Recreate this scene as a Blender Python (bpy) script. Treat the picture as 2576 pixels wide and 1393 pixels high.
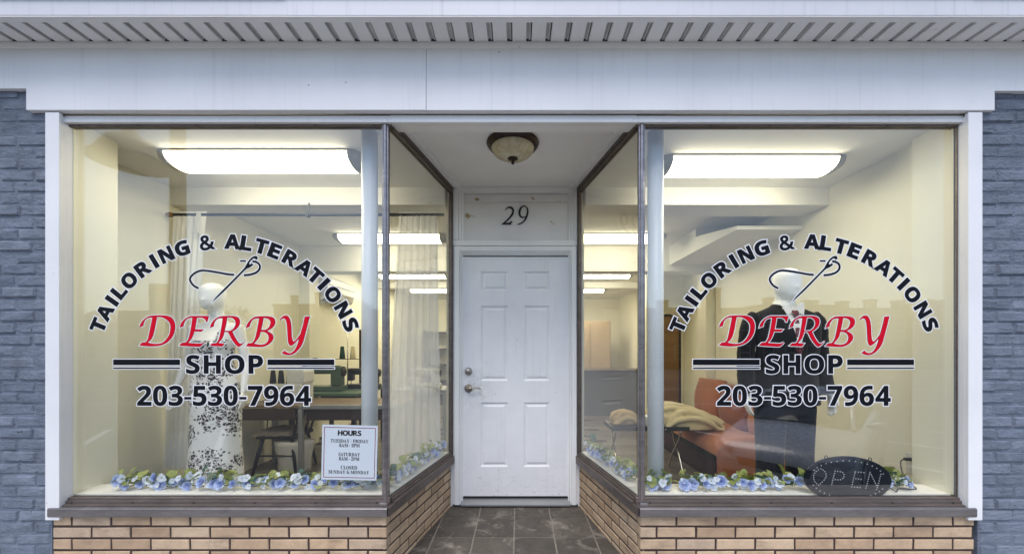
import bpy, bmesh, math, random
from mathutils import Vector, Matrix, noise
from mathutils.geometry import delaunay_2d_cdt
R = math.radians
rnd = random.Random(29)
sc = bpy.context.scene
for o in list(bpy.data.objects):
    bpy.data.objects.remove(o)
col = sc.collection

# ------------------------------------------------------------------ camera
CAM = Vector((0.0, -2.25, 1.356))
FPX = 950.0                      # focal length in pixels of a 2576 px wide picture
cd = bpy.data.cameras.new('camera')
cam = bpy.data.objects.new('camera', cd); col.objects.link(cam)
cam.location = CAM; cam.rotation_euler = (R(90), 0, 0)
cd.sensor_fit = 'HORIZONTAL'; cd.sensor_width = 36.0
cd.lens = 36.0 * FPX / 2576.0
cd.shift_x = -17.0 / 2576.0; cd.shift_y = 175.5 / 2576.0
cd.clip_start = 0.05; cd.clip_end = 600.0
sc.camera = cam

# ------------------------------------------------------------------ sky and sun
SUN_EL, SUN_AZ = R(62), R(195)   # azimuth clockwise from +y; 180 = straight in front of the shop
w = bpy.data.worlds.new('World'); sc.world = w; w.use_nodes = True
nt = w.node_tree; nt.nodes.clear()
sky = nt.nodes.new('ShaderNodeTexSky'); sky.sky_type = 'NISHITA'; sky.sun_disc = False
sky.sun_elevation = SUN_EL; sky.sun_rotation = SUN_AZ
sky.air_density = 1.0; sky.dust_density = 1.5; sky.ozone_density = 1.3; sky.altitude = 0
bg = nt.nodes.new('ShaderNodeBackground'); bg.inputs[1].default_value = 0.13
wo = nt.nodes.new('ShaderNodeOutputWorld')
nt.links.new(sky.outputs[0], bg.inputs[0]); nt.links.new(bg.outputs[0], wo.inputs[0])
sl = bpy.data.lights.new('sun', 'SUN'); sl.energy = 1.25; sl.angle = R(40); sl.color = (1.0, 0.96, 0.93)
so = bpy.data.objects.new('sun', sl); col.objects.link(so)
sd = Vector((math.sin(SUN_AZ) * math.cos(SUN_EL), math.cos(SUN_AZ) * math.cos(SUN_EL), math.sin(SUN_EL)))
so.rotation_euler = (-sd).to_track_quat('-Z', 'Y').to_euler(); so.location = sd * 50
LAMP, LAMP_BACK = 7.0, 19.0                       # glow of the ceiling light diffusers
vs = sc.view_settings
vs.view_transform = 'Standard'; vs.look = 'None'; vs.gamma = 1.0; vs.use_curve_mapping = False
vs.exposure = 0.95
cy = sc.cycles
cy.use_denoising = True
try:
    cy.denoiser = 'OPENIMAGEDENOISE'; cy.denoising_input_passes = 'RGB_ALBEDO_NORMAL'
except Exception:
    pass
cy.max_bounces = 9; cy.diffuse_bounces = 5; cy.glossy_bounces = 4; cy.transparent_max_bounces = 24
cy.transmission_bounces = 4; cy.sample_clamp_indirect = 6.0; cy.caustics_reflective = False; cy.caustics_refractive = False

# ------------------------------------------------------------------ helpers
def Q(qx, qy, y):
    """point at depth y (metres behind the shop glass) that a 2576 px wide print of the photo shows at (qx, qy)"""
    k = (2.25 + y) / FPX
    return Vector(((qx - 1305.0) * k, y, 1.356 - (qy - 872.0) * k))

ORG = {}
def org(o):
    return ORG.get(o.name, Vector((0, 0, 0))) if o else Vector((0, 0, 0))

def tag(o, label=None, cat=None, group=None, kind=None):
    if label: o['label'] = label
    if cat: o['category'] = cat
    if group: o['group'] = group
    if kind: o['kind'] = kind
    return o

def thing(name, loc, label, cat, group=None, rz=0.0):
    o = bpy.data.objects.new(name, None); col.objects.link(o)
    o.empty_display_size = 0.05
    o.location = loc; o.rotation_euler = (0, 0, rz)
    ORG[o.name] = Vector(loc) if rz == 0.0 else Vector((0, 0, 0))
    return tag(o, label, cat, group)

class MB:
    def __init__(s):
        s.v = []; s.f = []; s.sm = []; s.mi = []
        s.cm = 0
    def add(s, vs_, fs, smooth=False):
        b = len(s.v); s.v += [Vector(p) for p in vs_]
        for f in fs:
            s.f.append([b + i for i in f]); s.sm.append(smooth); s.mi.append(s.cm)
        return s
    def box(s, x0, x1, y0, y1, z0, z1):
        v = [(x, y, z) for z in (z0, z1) for y in (y0, y1) for x in (x0, x1)]
        return s.add(v, [(0, 2, 3, 1), (4, 5, 7, 6), (0, 1, 5, 4), (2, 6, 7, 3), (0, 4, 6, 2), (1, 3, 7, 5)])
    def bbox(s, x0, x1, y0, y1, z0, z1, b=0.004):
        """box with chamfered edges"""
        bm = bmesh.new(); bmesh.ops.create_cube(bm, size=1)
        for v in bm.verts:
            v.co = Vector(((x0 + x1) / 2 + v.co.x * (x1 - x0), (y0 + y1) / 2 + v.co.y * (y1 - y0), (z0 + z1) / 2 + v.co.z * (z1 - z0)))
        b = min(b, abs(x1 - x0) * .45, abs(y1 - y0) * .45, abs(z1 - z0) * .45)
        bmesh.ops.bevel(bm, geom=bm.edges[:], offset=b, segments=2, profile=0.6, affect='EDGES')
        s.addbm(bm); return s
    def addbm(s, bm, smooth=False):
        bm.verts.index_update()
        s.add([v.co.copy() for v in bm.verts], [[v.index for v in f.verts] for f in bm.faces], smooth); bm.free()
    def prism(s, poly, z0, z1):
        """plan polygon (x,y) extruded in z"""
        n = len(poly)
        v = [(p[0], p[1], z0) for p in poly] + [(p[0], p[1], z1) for p in poly]
        f = [list(range(n))[::-1], [n + i for i in range(n)]] + [(i, (i + 1) % n, n + (i + 1) % n, n + i) for i in range(n)]
        return s.add(v, f)
    def prismx(s, poly, x0, x1):
        """profile polygon (y,z) extruded in x"""
        n = len(poly)
        v = [(x0, p[0], p[1]) for p in poly] + [(x1, p[0], p[1]) for p in poly]
        f = [list(range(n)), [n + i for i in range(n)][::-1]] + [(i, n + i, n + (i + 1) % n, (i + 1) % n) for i in range(n)]
        return s.add(v, f)
    def prismy(s, poly, y0, y1):
        """facade polygon (x,z) extruded in y"""
        n = len(poly)
        v = [(p[0], y0, p[1]) for p in poly] + [(p[0], y1, p[1]) for p in poly]
        f = [list(range(n)), [n + i for i in range(n)][::-1]] + [(i, n + i, n + (i + 1) % n, (i + 1) % n) for i in range(n)]
        return s.add(v, f)
    def loft(s, rings, cap=True, closed=True, smooth=True):
        n = len(rings[0]); v = [p for r in rings for p in r]; f = []
        m = n if closed else n - 1
        for i in range(len(rings) - 1):
            for j in range(m):
                a = i * n + j; b = i * n + (j + 1) % n
                f.append((a, b, b + n, a + n))
        if cap and closed:
            f.append(list(range(n))[::-1]); f.append([(len(rings) - 1) * n + j for j in range(n)])
        return s.add(v, f, smooth)
    def tube(s, pts, rad, n=8, cap=True, flat=1.0):
        pts = [Vector(p) for p in pts]; rings = []
        up = None
        for i, p in enumerate(pts):
            t = (pts[min(i + 1, len(pts) - 1)] - pts[max(i - 1, 0)]).normalized()
            if up is None:
                up = Vector((0, 0, 1)) if abs(t.z) < 0.9 else Vector((1, 0, 0))
            a = t.cross(up).normalized(); b = a.cross(t).normalized(); up = b
            r = rad[i] if isinstance(rad, (list, tuple)) else rad
            rings.append([p + a * (r * math.cos(2 * math.pi * k / n)) + b * (r * flat * math.sin(2 * math.pi * k / n)) for k in range(n)])
        return s.loft(rings, cap)
    def lathe(s, prof, c, axis='z', n=24):
        """prof: (radius, height)"""
        rings = []
        for r, h in prof:
            ring = []
            for k in range(n):
                a = 2 * math.pi * k / n; x, y = r * math.cos(a), r * math.sin(a)
                if axis == 'z': ring.append(Vector(c) + Vector((x, y, h)))
                elif axis == 'y': ring.append(Vector(c) + Vector((x, h, -y)))
                else: ring.append(Vector(c) + Vector((h, x, y)))
            rings.append(ring)
        return s.loft(rings)
    def sphere(s, c, rx, ry, rz, n=12, m=8):
        prof = []
        rings = []
        for i in range(m + 1):
            t = -math.pi / 2 + math.pi * i / m
            rr = max(math.cos(t), 0.02)
            rings.append([Vector(c) + Vector((rx * rr * math.cos(2 * math.pi * k / n), ry * rr * math.sin(2 * math.pi * k / n), rz * math.sin(t))) for k in range(n)])
        return s.loft(rings)
    def mesh(s, name, mats, off=Vector((0, 0, 0))):
        me = bpy.data.meshes.new(name)
        me.from_pydata([tuple(p - off) for p in s.v], [], s.f)
        if not isinstance(mats, (list, tuple)): mats = [mats]
        for m in mats: me.materials.append(M[m] if isinstance(m, str) else m)
        for p, sm, mi in zip(me.polygons, s.sm, s.mi):
            p.use_smooth = sm; p.material_index = mi
        me.update()
        bm = bmesh.new(); bm.from_mesh(me); bmesh.ops.recalc_face_normals(bm, faces=bm.faces[:]); bm.to_mesh(me); bm.free()
        return me
    def build(s, name, mats, parent=None, label=None, cat=None, group=None, kind=None):
        if parent is None:
            lo = Vector((min(p.x for p in s.v), min(p.y for p in s.v), min(p.z for p in s.v)))
            hi = Vector((max(p.x for p in s.v), max(p.y for p in s.v), max(p.z for p in s.v)))
            off = Vector(((lo.x + hi.x) / 2, (lo.y + hi.y) / 2, lo.z))
        else:
            off = org(parent)
        me = s.mesh(name, mats, off)
        o = bpy.data.objects.new(name, me); col.objects.link(o)
        if parent is None: o.location = off
        else: o.parent = parent
        ORG[o.name] = off
        return tag(o, label, cat, group, kind)

def inst(name, me, parent, loc, rot=(0, 0, 0), scale=None):
    """object sharing mesh data, placed at world loc"""
    o = bpy.data.objects.new(name, me); col.objects.link(o)
    o.parent = parent; o.location = Vector(loc) - org(parent); o.rotation_euler = rot
    if scale: o.scale = scale
    return o

# ------------------------------------------------------------------ materials
M = {}
class NB:
    def __init__(s, name):
        s.m = bpy.data.materials.new(name); s.m.use_nodes = True; M[name] = s.m
        s.t = s.m.node_tree; s.t.nodes.clear()
        s.out = s.n('ShaderNodeOutputMaterial')
    def n(s, ty, **kw):
        x = s.t.nodes.new(ty)
        for k, v in kw.items(): setattr(x, k, v)
        return x
    def l(s, a, b): s.t.links.new(a, b)
    def val(s, sock, v):
        if hasattr(v, 'links') or isinstance(v, bpy.types.NodeSocket): s.l(v, sock)
        else: sock.default_value = v
    def math(s, op, a, b=0.0, c=None, clamp=False):
        x = s.n('ShaderNodeMath', operation=op, use_clamp=clamp)
        s.val(x.inputs[0], a); s.val(x.inputs[1], b)
        if c is not None: s.val(x.inputs[2], c)
        return x.outputs[0]
    def pos(s, scale=(1, 1, 1), obj=False, rot=(0, 0, 0)):
        g = s.n('ShaderNodeTexCoord').outputs['Object'] if obj else s.n('ShaderNodeNewGeometry').outputs['Position']
        mp = s.n('ShaderNodeMapping'); mp.inputs['Scale'].default_value = scale; mp.inputs['Rotation'].default_value = rot
        s.l(g, mp.inputs['Vector']); return mp.outputs[0]
    def noise(s, vec, scale, detail=4.0, rough=0.55, dist=0.0):
        x = s.n('ShaderNodeTexNoise'); s.l(vec, x.inputs['Vector'])
        x.inputs['Scale'].default_value = scale; x.inputs['Detail'].default_value = detail
        x.inputs['Roughness'].default_value = rough; x.inputs['Distortion'].default_value = dist
        return x.outputs['Fac']
    def ramp(s, fac, stops, interp='LINEAR'):
        x = s.n('ShaderNodeValToRGB'); s.l(fac, x.inputs[0]); x.color_ramp.interpolation = interp
        e = x.color_ramp.elements
        while len(e) < len(stops): e.new(0.5)
        for el, (p, c) in zip(e, stops):
            el.position = p; el.color = (c, c, c, 1) if isinstance(c, (int, float)) else (*c, 1)
        return x.outputs[0]
    def mix(s, fac, a, b, blend='MIX'):
        x = s.n('ShaderNodeMix', data_type='RGBA', blend_type=blend)
        s.val(x.inputs[0], fac)
        for sock, v in ((x.inputs[6], a), (x.inputs[7], b)):
            if isinstance(v, tuple): sock.default_value = (*v, 1) if len(v) == 3 else v
            else: s.l(v, sock)
        return x.outputs[2]
    def bump(s, h, strength=0.3, dist=0.01, normal=None):
        x = s.n('ShaderNodeBump'); s.l(h, x.inputs['Height'])
        x.inputs['Strength'].default_value = strength; x.inputs['Distance'].default_value = dist
        if normal is not None: s.l(normal, x.inputs['Normal'])
        return x.outputs[0]
    def pbr(s, color, rough=0.6, metal=0.0, normal=None, spec=0.5, **kw):
        p = s.n('ShaderNodeBsdfPrincipled')
        if isinstance(color, tuple): p.inputs['Base Color'].default_value = (*color, 1)
        else: s.l(color, p.inputs['Base Color'])
        s.val(p.inputs['Roughness'], rough); s.val(p.inputs['Metallic'], metal)
        p.inputs['Specular IOR Level'].default_value = spec
        for k, v in kw.items(): s.val(p.inputs[k], v)
        if normal is not None: s.l(normal, p.inputs['Normal'])
        return p.outputs[0]
    def done(s, sh):
        s.l(sh, s.out.inputs['Surface']); return s.m

def simple(name, c, rough=0.6, metal=0.0, var=0.12, vscale=6.0, bump=0.0, bscale=60.0, obj=False, spec=0.5, aniso=(1, 1, 1), **kw):
    """paint-like colour with uneven tone, fine relief and uneven gloss"""
    b = NB(name); P = b.pos(aniso, obj)
    n1 = b.noise(P, vscale, 5.0, 0.6)
    k = b.ramp(n1, [(0.28, 1 - var), (0.72, 1.0)])
    cc = b.mix(1.0, c, k, 'MULTIPLY')
    rr = b.math('MULTIPLY_ADD', b.noise(P, vscale * 2.3, 3.0), 0.25, rough - 0.12, clamp=True)
    nm = b.bump(b.noise(P, bscale, 4.0, 0.65), bump, 0.004) if bump > 0 else None
    b.done(b.pbr(cc, rr, metal, nm, spec, **kw)); return M[name]

def dirty_white(name, c, streak=0.0, spots=0.0, rough=0.5, bump=0.06, var=0.10):
    b = NB(name); P = b.pos()
    k = b.ramp(b.noise(P, 1.7, 6.0, 0.6), [(0.25, 1 - var), (0.75, 1.0)])
    cc = b.mix(1.0, c, k, 'MULTIPLY')
    if streak:
        st = b.noise(b.pos((28, 28, 0.9)), 1.0, 5.0, 0.65)
        ms = b.math('MULTIPLY', b.ramp(st, [(0.55, 0.0), (0.8, 1.0)]), streak)
        cc = b.mix(ms, cc, tuple(x * 0.45 for x in c))
    if spots:
        v = b.n('ShaderNodeTexVoronoi'); b.l(P, v.inputs['Vector']); v.inputs['Scale'].default_value = 9.0
        sp = b.ramp(v.outputs['Distance'], [(0.022, 1.0), (0.05, 0.0)])
        sel = b.ramp(b.noise(P, 2.6, 3.0), [(0.52, 0.0), (0.6, 1.0)])
        cc = b.mix(b.math('MULTIPLY', b.math('MULTIPLY', sp, sel), spots), cc, (0.10, 0.085, 0.075))
    nm = b.bump(b.noise(P, 220.0, 3.0, 0.7), bump, 0.003)
    b.done(b.pbr(cc, rough, 0.0, nm)); return M[name]

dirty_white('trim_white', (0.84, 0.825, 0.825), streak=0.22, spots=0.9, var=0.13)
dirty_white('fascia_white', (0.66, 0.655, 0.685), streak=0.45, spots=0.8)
dirty_white('soffit_vinyl', (0.90, 0.89, 0.87), streak=0.0, spots=0.6, var=0.16)
dirty_white('entry_white', (0.88, 0.87, 0.85), streak=0.12, spots=0.5, var=0.14)
dirty_white('pole_white', (0.64, 0.67, 0.69), streak=0.25, spots=0.5, rough=0.4)
simple('dark_gap', (0.03, 0.03, 0.032), 0.9, var=0.1)

def peeling():
    b = NB('transom_paint'); P = b.pos()
    k = b.ramp(b.noise(P, 3.0, 6.0), [(0.3, 0.86), (0.7, 1.0)])
    cc = b.mix(1.0, (0.78, 0.765, 0.75), k, 'MULTIPLY')
    n = b.noise(b.pos((9, 9, 16)), 1.0, 5.0, 0.6, 0.6)
    m = b.ramp(n, [(0.66, 0.0), (0.675, 1.0)])
    cc = b.mix(m, cc, (0.36, 0.26, 0.14))
    edge = b.ramp(n, [(0.635, 0.0), (0.66, 1.0)])
    nm = b.bump(b.math('ADD', edge, b.math('MULTIPLY', b.noise(P, 90.0), 0.25)), 0.35, 0.003)
    b.done(b.pbr(cc, 0.6, 0.0, nm))
peeling()

def tan_brick():
    b = NB('tan_brick'); P = b.pos()
    oi = b.n('ShaderNodeObjectInfo').outputs['Random']
    base = b.ramp(oi, [(0.0, (0.42, 0.285, 0.18)), (0.3, (0.53, 0.375, 0.24)), (0.65, (0.60, 0.44, 0.29)), (0.85, (0.48, 0.355, 0.25)), (1.0, (0.57, 0.395, 0.24))])
    k = b.ramp(b.noise(P, 14.0, 6.0, 0.65), [(0.25, 0.76), (0.75, 1.08)])
    cc = b.mix(1.0, base, k, 'MULTIPLY')
    st = b.ramp(b.noise(b.pos((1, 1, 2.2)), 5.0, 5.0, 0.6), [(0.52, 0.0), (0.72, 0.6)])
    cc = b.mix(st, cc, (0.19, 0.13, 0.09))
    sp = b.ramp(b.noise(P, 260.0, 2.0), [(0.62, 0.0), (0.72, 0.6)])
    cc = b.mix(sp, cc, (0.20, 0.12, 0.07))
    nm = b.bump(b.noise(P, 180.0, 4.0, 0.7), 0.45, 0.003)
    b.done(b.pbr(cc, 0.78, 0.0, nm))
tan_brick()
simple('brown_mortar', (0.055, 0.034, 0.030), 0.95, var=0.35, vscale=18, bump=0.5, bscale=150)

def grey_paint():
    b = NB('grey_paint'); P = b.pos((1, 1, 1))
    oi = b.n('ShaderNodeObjectInfo').outputs['Random']
    base = b.mix(oi, (0.185, 0.22, 0.285), (0.25, 0.285, 0.355))
    k = b.ramp(b.noise(P, 9.0, 7.0, 0.7), [(0.25, 0.62), (0.75, 1.18)])
    cc = b.mix(1.0, base, k, 'MULTIPLY')
    chip = b.ramp(b.noise(b.pos((1, 1, 2.5)), 30.0, 3.0, 0.5), [(0.70, 0.0), (0.72, 1.0)])
    cc = b.mix(chip, cc, (0.05, 0.045, 0.05))
    h = b.math('ADD', b.noise(b.pos((1, 1, 1.7)), 28.0, 6.0, 0.7), b.math('MULTIPLY', b.noise(P, 110.0, 4.0, 0.7), 0.4))
    nm = b.bump(h, 1.0, 0.022)
    b.done(b.pbr(cc, 0.62, 0.0, nm, 0.35))
grey_paint()
simple('grey_concrete', (0.30, 0.29, 0.28), 0.9, var=0.5, vscale=9, bump=0.6, bscale=70)

def metal_frame(name, c, rough, metal):
    b = NB(name); P = b.pos((1, 1, 1))
    k = b.ramp(b.noise(b.pos((3, 3, 14)), 2.0, 6.0, 0.7), [(0.25, 0.55), (0.7, 1.0)])
    cc = b.mix(1.0, c, k, 'MULTIPLY')
    rr = b.math('MULTIPLY_ADD', b.noise(P, 24.0, 4.0), 0.35, rough - 0.15, clamp=True)
    nm = b.bump(b.noise(P, 70.0, 4.0), 0.12, 0.003)
    b.done(b.pbr(cc, rr, metal, nm))
metal_frame('bronze_frame', (0.19, 0.155, 0.14), 0.48, 0.55)
metal_frame('bright_frame', (0.33, 0.30, 0.30), 0.30, 0.9)
metal_frame('sill_metal', (0.23, 0.21, 0.205), 0.45, 0.6)
simple('screw_dark', (0.03, 0.025, 0.025), 0.5, 0.4)

def glass():
    b = NB('window_glass')
    g = b.n('ShaderNodeNewGeometry')
    d = b.n('ShaderNodeVectorMath', operation='DOT_PRODUCT'); b.l(g.outputs['Normal'], d.inputs[0]); b.l(g.outputs['Incoming'], d.inputs[1])
    c = b.math('ABSOLUTE', d.outputs['Value'])
    fr = b.math('MULTIPLY_ADD', b.math('POWER', b.math('SUBTRACT', 1.0, c, clamp=True), 5.0), 0.946, 0.054, clamp=True)
    tr = b.n('ShaderNodeBsdfTransparent'); tr.inputs[0].default_value = (0.985, 0.99, 0.98, 1)
    gl = b.n('ShaderNodeBsdfGlossy'); gl.inputs['Roughness'].default_value = 0.0; gl.inputs[0].default_value = (1, 1, 1, 1)
    mx = b.n('ShaderNodeMixShader'); b.l(fr, mx.inputs[0]); b.l(tr.outputs[0], mx.inputs[1]); b.l(gl.outputs[0], mx.inputs[2])
    # thin dust, wipe marks and a few specks on the pane
    df = b.n('ShaderNodeBsdfDiffuse'); df.inputs[0].default_value = (0.75, 0.74, 0.70, 1)
    wipe = b.ramp(b.noise(b.pos((3.0, 3.0, 0.7), rot=(0, R(35), 0)), 2.2, 6.0, 0.7, 0.8), [(0.56, 0.0), (0.82, 0.012)])
    speck = b.ramp(b.noise(b.pos(), 120.0, 2.0), [(0.76, 0.0), (0.79, 0.10)])
    m2 = b.n('ShaderNodeMixShader'); b.l(b.math('ADD', wipe, speck), m2.inputs[0]); b.l(mx.outputs[0], m2.inputs[1]); b.l(df.outputs[0], m2.inputs[2])
    b.done(m2.outputs[0])
glass()

def worn_door():
    """painted steel door: scuffs along the bottom rail, grime round the handle, faint drips"""
    b = NB('door_white'); P = b.pos(); c = (0.87, 0.86, 0.865)
    cc = b.mix(1.0, c, b.ramp(b.noise(P, 2.2, 6.0, 0.65), [(0.25, 0.86), (0.75, 1.0)]), 'MULTIPLY')
    xyz = b.n('ShaderNodeSeparateXYZ'); b.l(b.n('ShaderNodeNewGeometry').outputs['Position'], xyz.inputs[0])
    low = b.math('SUBTRACT', 1.0, b.math('DIVIDE', xyz.outputs[2], 0.55, clamp=True))
    sc_ = b.ramp(b.noise(b.pos((2.2, 1, 5.0)), 9.0, 6.0, 0.75, 1.0), [(0.56, 0.0), (0.70, 1.0)])
    cc = b.mix(b.math('MULTIPLY', b.math('MULTIPLY', sc_, low), 0.8), cc, (0.30, 0.27, 0.24))
    hx = b.math('SUBTRACT', xyz.outputs[0], -0.40); hz = b.math('SUBTRACT', xyz.outputs[2], 0.99)
    dist = b.math('SQRT', b.math('ADD', b.math('MULTIPLY', hx, hx), b.math('MULTIPLY', hz, hz)))
    near = b.math('SUBTRACT', 1.0, b.math('DIVIDE', dist, 0.20, clamp=True))
    gr = b.ramp(b.noise(P, 26.0, 5.0, 0.7), [(0.42, 0.0), (0.66, 1.0)])
    cc = b.mix(b.math('MULTIPLY', b.math('MULTIPLY', gr, near), 0.7), cc, (0.36, 0.33, 0.29))
    st = b.ramp(b.noise(b.pos((34, 34, 1.1)), 1.0, 5.0, 0.65), [(0.56, 0.0), (0.80, 0.22)])
    cc = b.mix(st, cc, (0.45, 0.42, 0.38))
    nick = b.ramp(b.noise(P, 48.0, 2.0), [(0.765, 0.0), (0.785, 1.0)])
    cc = b.mix(nick, cc, (0.22, 0.19, 0.17))
    nm = b.bump(b.noise(P, 160.0, 3.0, 0.7), 0.08, 0.003)
    b.done(b.pbr(cc, b.math('MULTIPLY_ADD', b.noise(P, 9.0), 0.3, 0.28, clamp=True), 0.0, nm))
worn_door()

def tile():
    b = NB('entry_tile'); P = b.pos()
    oi = b.n('ShaderNodeObjectInfo').outputs['Random']
    base = b.mix(oi, (0.062, 0.053, 0.044), (0.10, 0.086, 0.072))
    k = b.ramp(b.noise(P, 11.0, 7.0, 0.7), [(0.25, 0.5), (0.75, 1.25)])
    cc = b.mix(1.0, base, k, 'MULTIPLY')
    wear = b.ramp(b.noise(P, 5.0, 6.0, 0.7, 0.5), [(0.53, 0.0), (0.70, 0.8)])
    cc = b.mix(wear, cc, (0.30, 0.27, 0.23))
    sp = b.ramp(b.noise(P, 75.0, 3.0), [(0.70, 0.0), (0.76, 0.8)])
    cc = b.mix(sp, cc, (0.42, 0.40, 0.37))
    nm = b.bump(b.noise(P, 60.0, 5.0, 0.7), 0.4, 0.004)
    b.done(b.pbr(cc, 0.7, 0.0, nm))
tile()
simple('tile_grout', (0.25, 0.225, 0.19), 0.95, var=0.4, vscale=16, bump=0.4)
simple('sidewalk_concrete', (0.58, 0.555, 0.515), 0.9, var=0.3, vscale=3, bump=0.4)
simple('asphalt', (0.11, 0.11, 0.112), 0.9, var=0.35, vscale=2.0, bump=0.5, bscale=90)
simple('road_paint', (0.75, 0.75, 0.73), 0.8, var=0.3, vscale=5)

# interior
dirty_white('cream_wall', (0.84, 0.81, 0.67), spots=0.15, rough=0.6, bump=0.08, var=0.05)
dirty_white('ceiling_white', (0.86, 0.85, 0.81), spots=0.15, rough=0.7, bump=0.1, var=0.05)
dirty_white('ledge_white', (0.78, 0.76, 0.69), spots=0.3, rough=0.45)
def plank():
    b = NB('floor_plank'); P = b.pos((1.2, 14, 1))
    oi = b.n('ShaderNodeObjectInfo').outputs['Random']
    base = b.ramp(oi, [(0, (0.085, 0.068, 0.055)), (0.5, (0.14, 0.118, 0.098)), (1, (0.19, 0.165, 0.14))])
    k = b.ramp(b.noise(P, 4.0, 6.0, 0.65), [(0.25, 0.6), (0.75, 1.2)])
    b.done(b.pbr(b.mix(1.0, base, k, 'MULTIPLY'), 0.38))
plank()
simple('dark_joint', (0.035, 0.03, 0.026), 0.9)

def emis(name, strength):
    b = NB(name); P = b.pos()
    k = b.ramp(b.noise(P, 2.0, 2.0), [(0.3, 0.93), (0.7, 1.0)])
    e = b.n('ShaderNodeEmission'); b.l(b.mix(1.0, (1.0, 0.915, 0.66), k, 'MULTIPLY'), e.inputs[0]); e.inputs[1].default_value = strength
    b.done(e.outputs[0])
emis('lamp_diffuser', LAMP); emis('lamp_diffuser_bright', LAMP_BACK)
simple('lamp_endcap', (0.42, 0.41, 0.37), 0.35, var=0.2, vscale=20)
simple('lamp_pan', (0.36, 0.34, 0.28), 0.5)
simple('dark_bronze', (0.035, 0.02, 0.014), 0.4, 0.5, var=0.4, vscale=30)
def alabaster():
    b = NB('alabaster_glass'); P = b.pos()
    n = b.noise(P, 11.0, 4.0, 0.5, 2.0)
    c = b.ramp(n, [(0.3, (0.42, 0.36, 0.21)), (0.55, (0.56, 0.50, 0.33)), (0.75, (0.66, 0.62, 0.48))])
    b.done(b.pbr(c, 0.25, 0.0, None, 0.5))
alabaster()

def cloth(name, c, trans=0.0, see=0.0, wscale=700.0, var=0.1, rough=0.9, sheen=0.0):
    b = NB(name); P = b.pos()
    k = b.ramp(b.noise(P, 6.0, 5.0, 0.6), [(0.25, 1 - var), (0.75, 1.0)])
    cc = b.mix(1.0, c, k, 'MULTIPLY')
    nm = b.bump(b.noise(P, wscale, 2.0, 0.7), 0.35, 0.002)
    sh = b.pbr(cc, rough, 0.0, nm, 0.2, **({'Sheen Weight': sheen} if sheen else {}))
    if trans:
        t = b.n('ShaderNodeBsdfTranslucent'); b.l(cc, t.inputs[0])
        mx = b.n('ShaderNodeMixShader'); mx.inputs[0].default_value = trans
        b.l(sh, mx.inputs[1]); b.l(t.outputs[0], mx.inputs[2]); sh = mx.outputs[0]
    if see:
        t = b.n('ShaderNodeBsdfTransparent')
        mx = b.n('ShaderNodeMixShader'); mx.inputs[0].default_value = see
        b.l(sh, mx.inputs[1]); b.l(t.outputs[0], mx.inputs[2]); sh = mx.outputs[0]
    b.done(sh)
cloth('curtain_white', (0.92, 0.91, 0.89), trans=0.08, var=0.05)
cloth('curtain_sheer', (0.90, 0.89, 0.86), trans=0.4, see=0.28)
cloth('orange_fabric', (0.44, 0.16, 0.075), sheen=0.3, var=0.2)
cloth('orange_dark', (0.28, 0.085, 0.04), sheen=0.3, var=0.2)
cloth('cream_fleece', (0.66, 0.56, 0.33), wscale=300, var=0.2, sheen=0.4)
cloth('tan_fleece', (0.50, 0.38, 0.22), wscale=300, var=0.3)
cloth('fuzzy_seat', (0.46, 0.38, 0.29), wscale=200, var=0.6)
cloth('suit_cloth', (0.012, 0.013, 0.017), var=0.3, sheen=0.08)
cloth('trouser_cloth', (0.010, 0.013, 0.020), var=0.3, sheen=0.05)
cloth('shirt_white', (0.80, 0.79, 0.74), var=0.05)
def tie():
    b = NB('tie_cloth'); P = b.pos((1, 1, 1), rot=(0, R(45), 0))
    v = b.n('ShaderNodeTexVoronoi'); b.l(P, v.inputs['Vector']); v.inputs['Scale'].default_value = 70.0
    c = b.ramp(v.outputs['Distance'], [(0.25, (0.30, 0.10, 0.10)), (0.45, (0.10, 0.012, 0.02))])
    b.done(b.pbr(c, 0.5))
tie()
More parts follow.
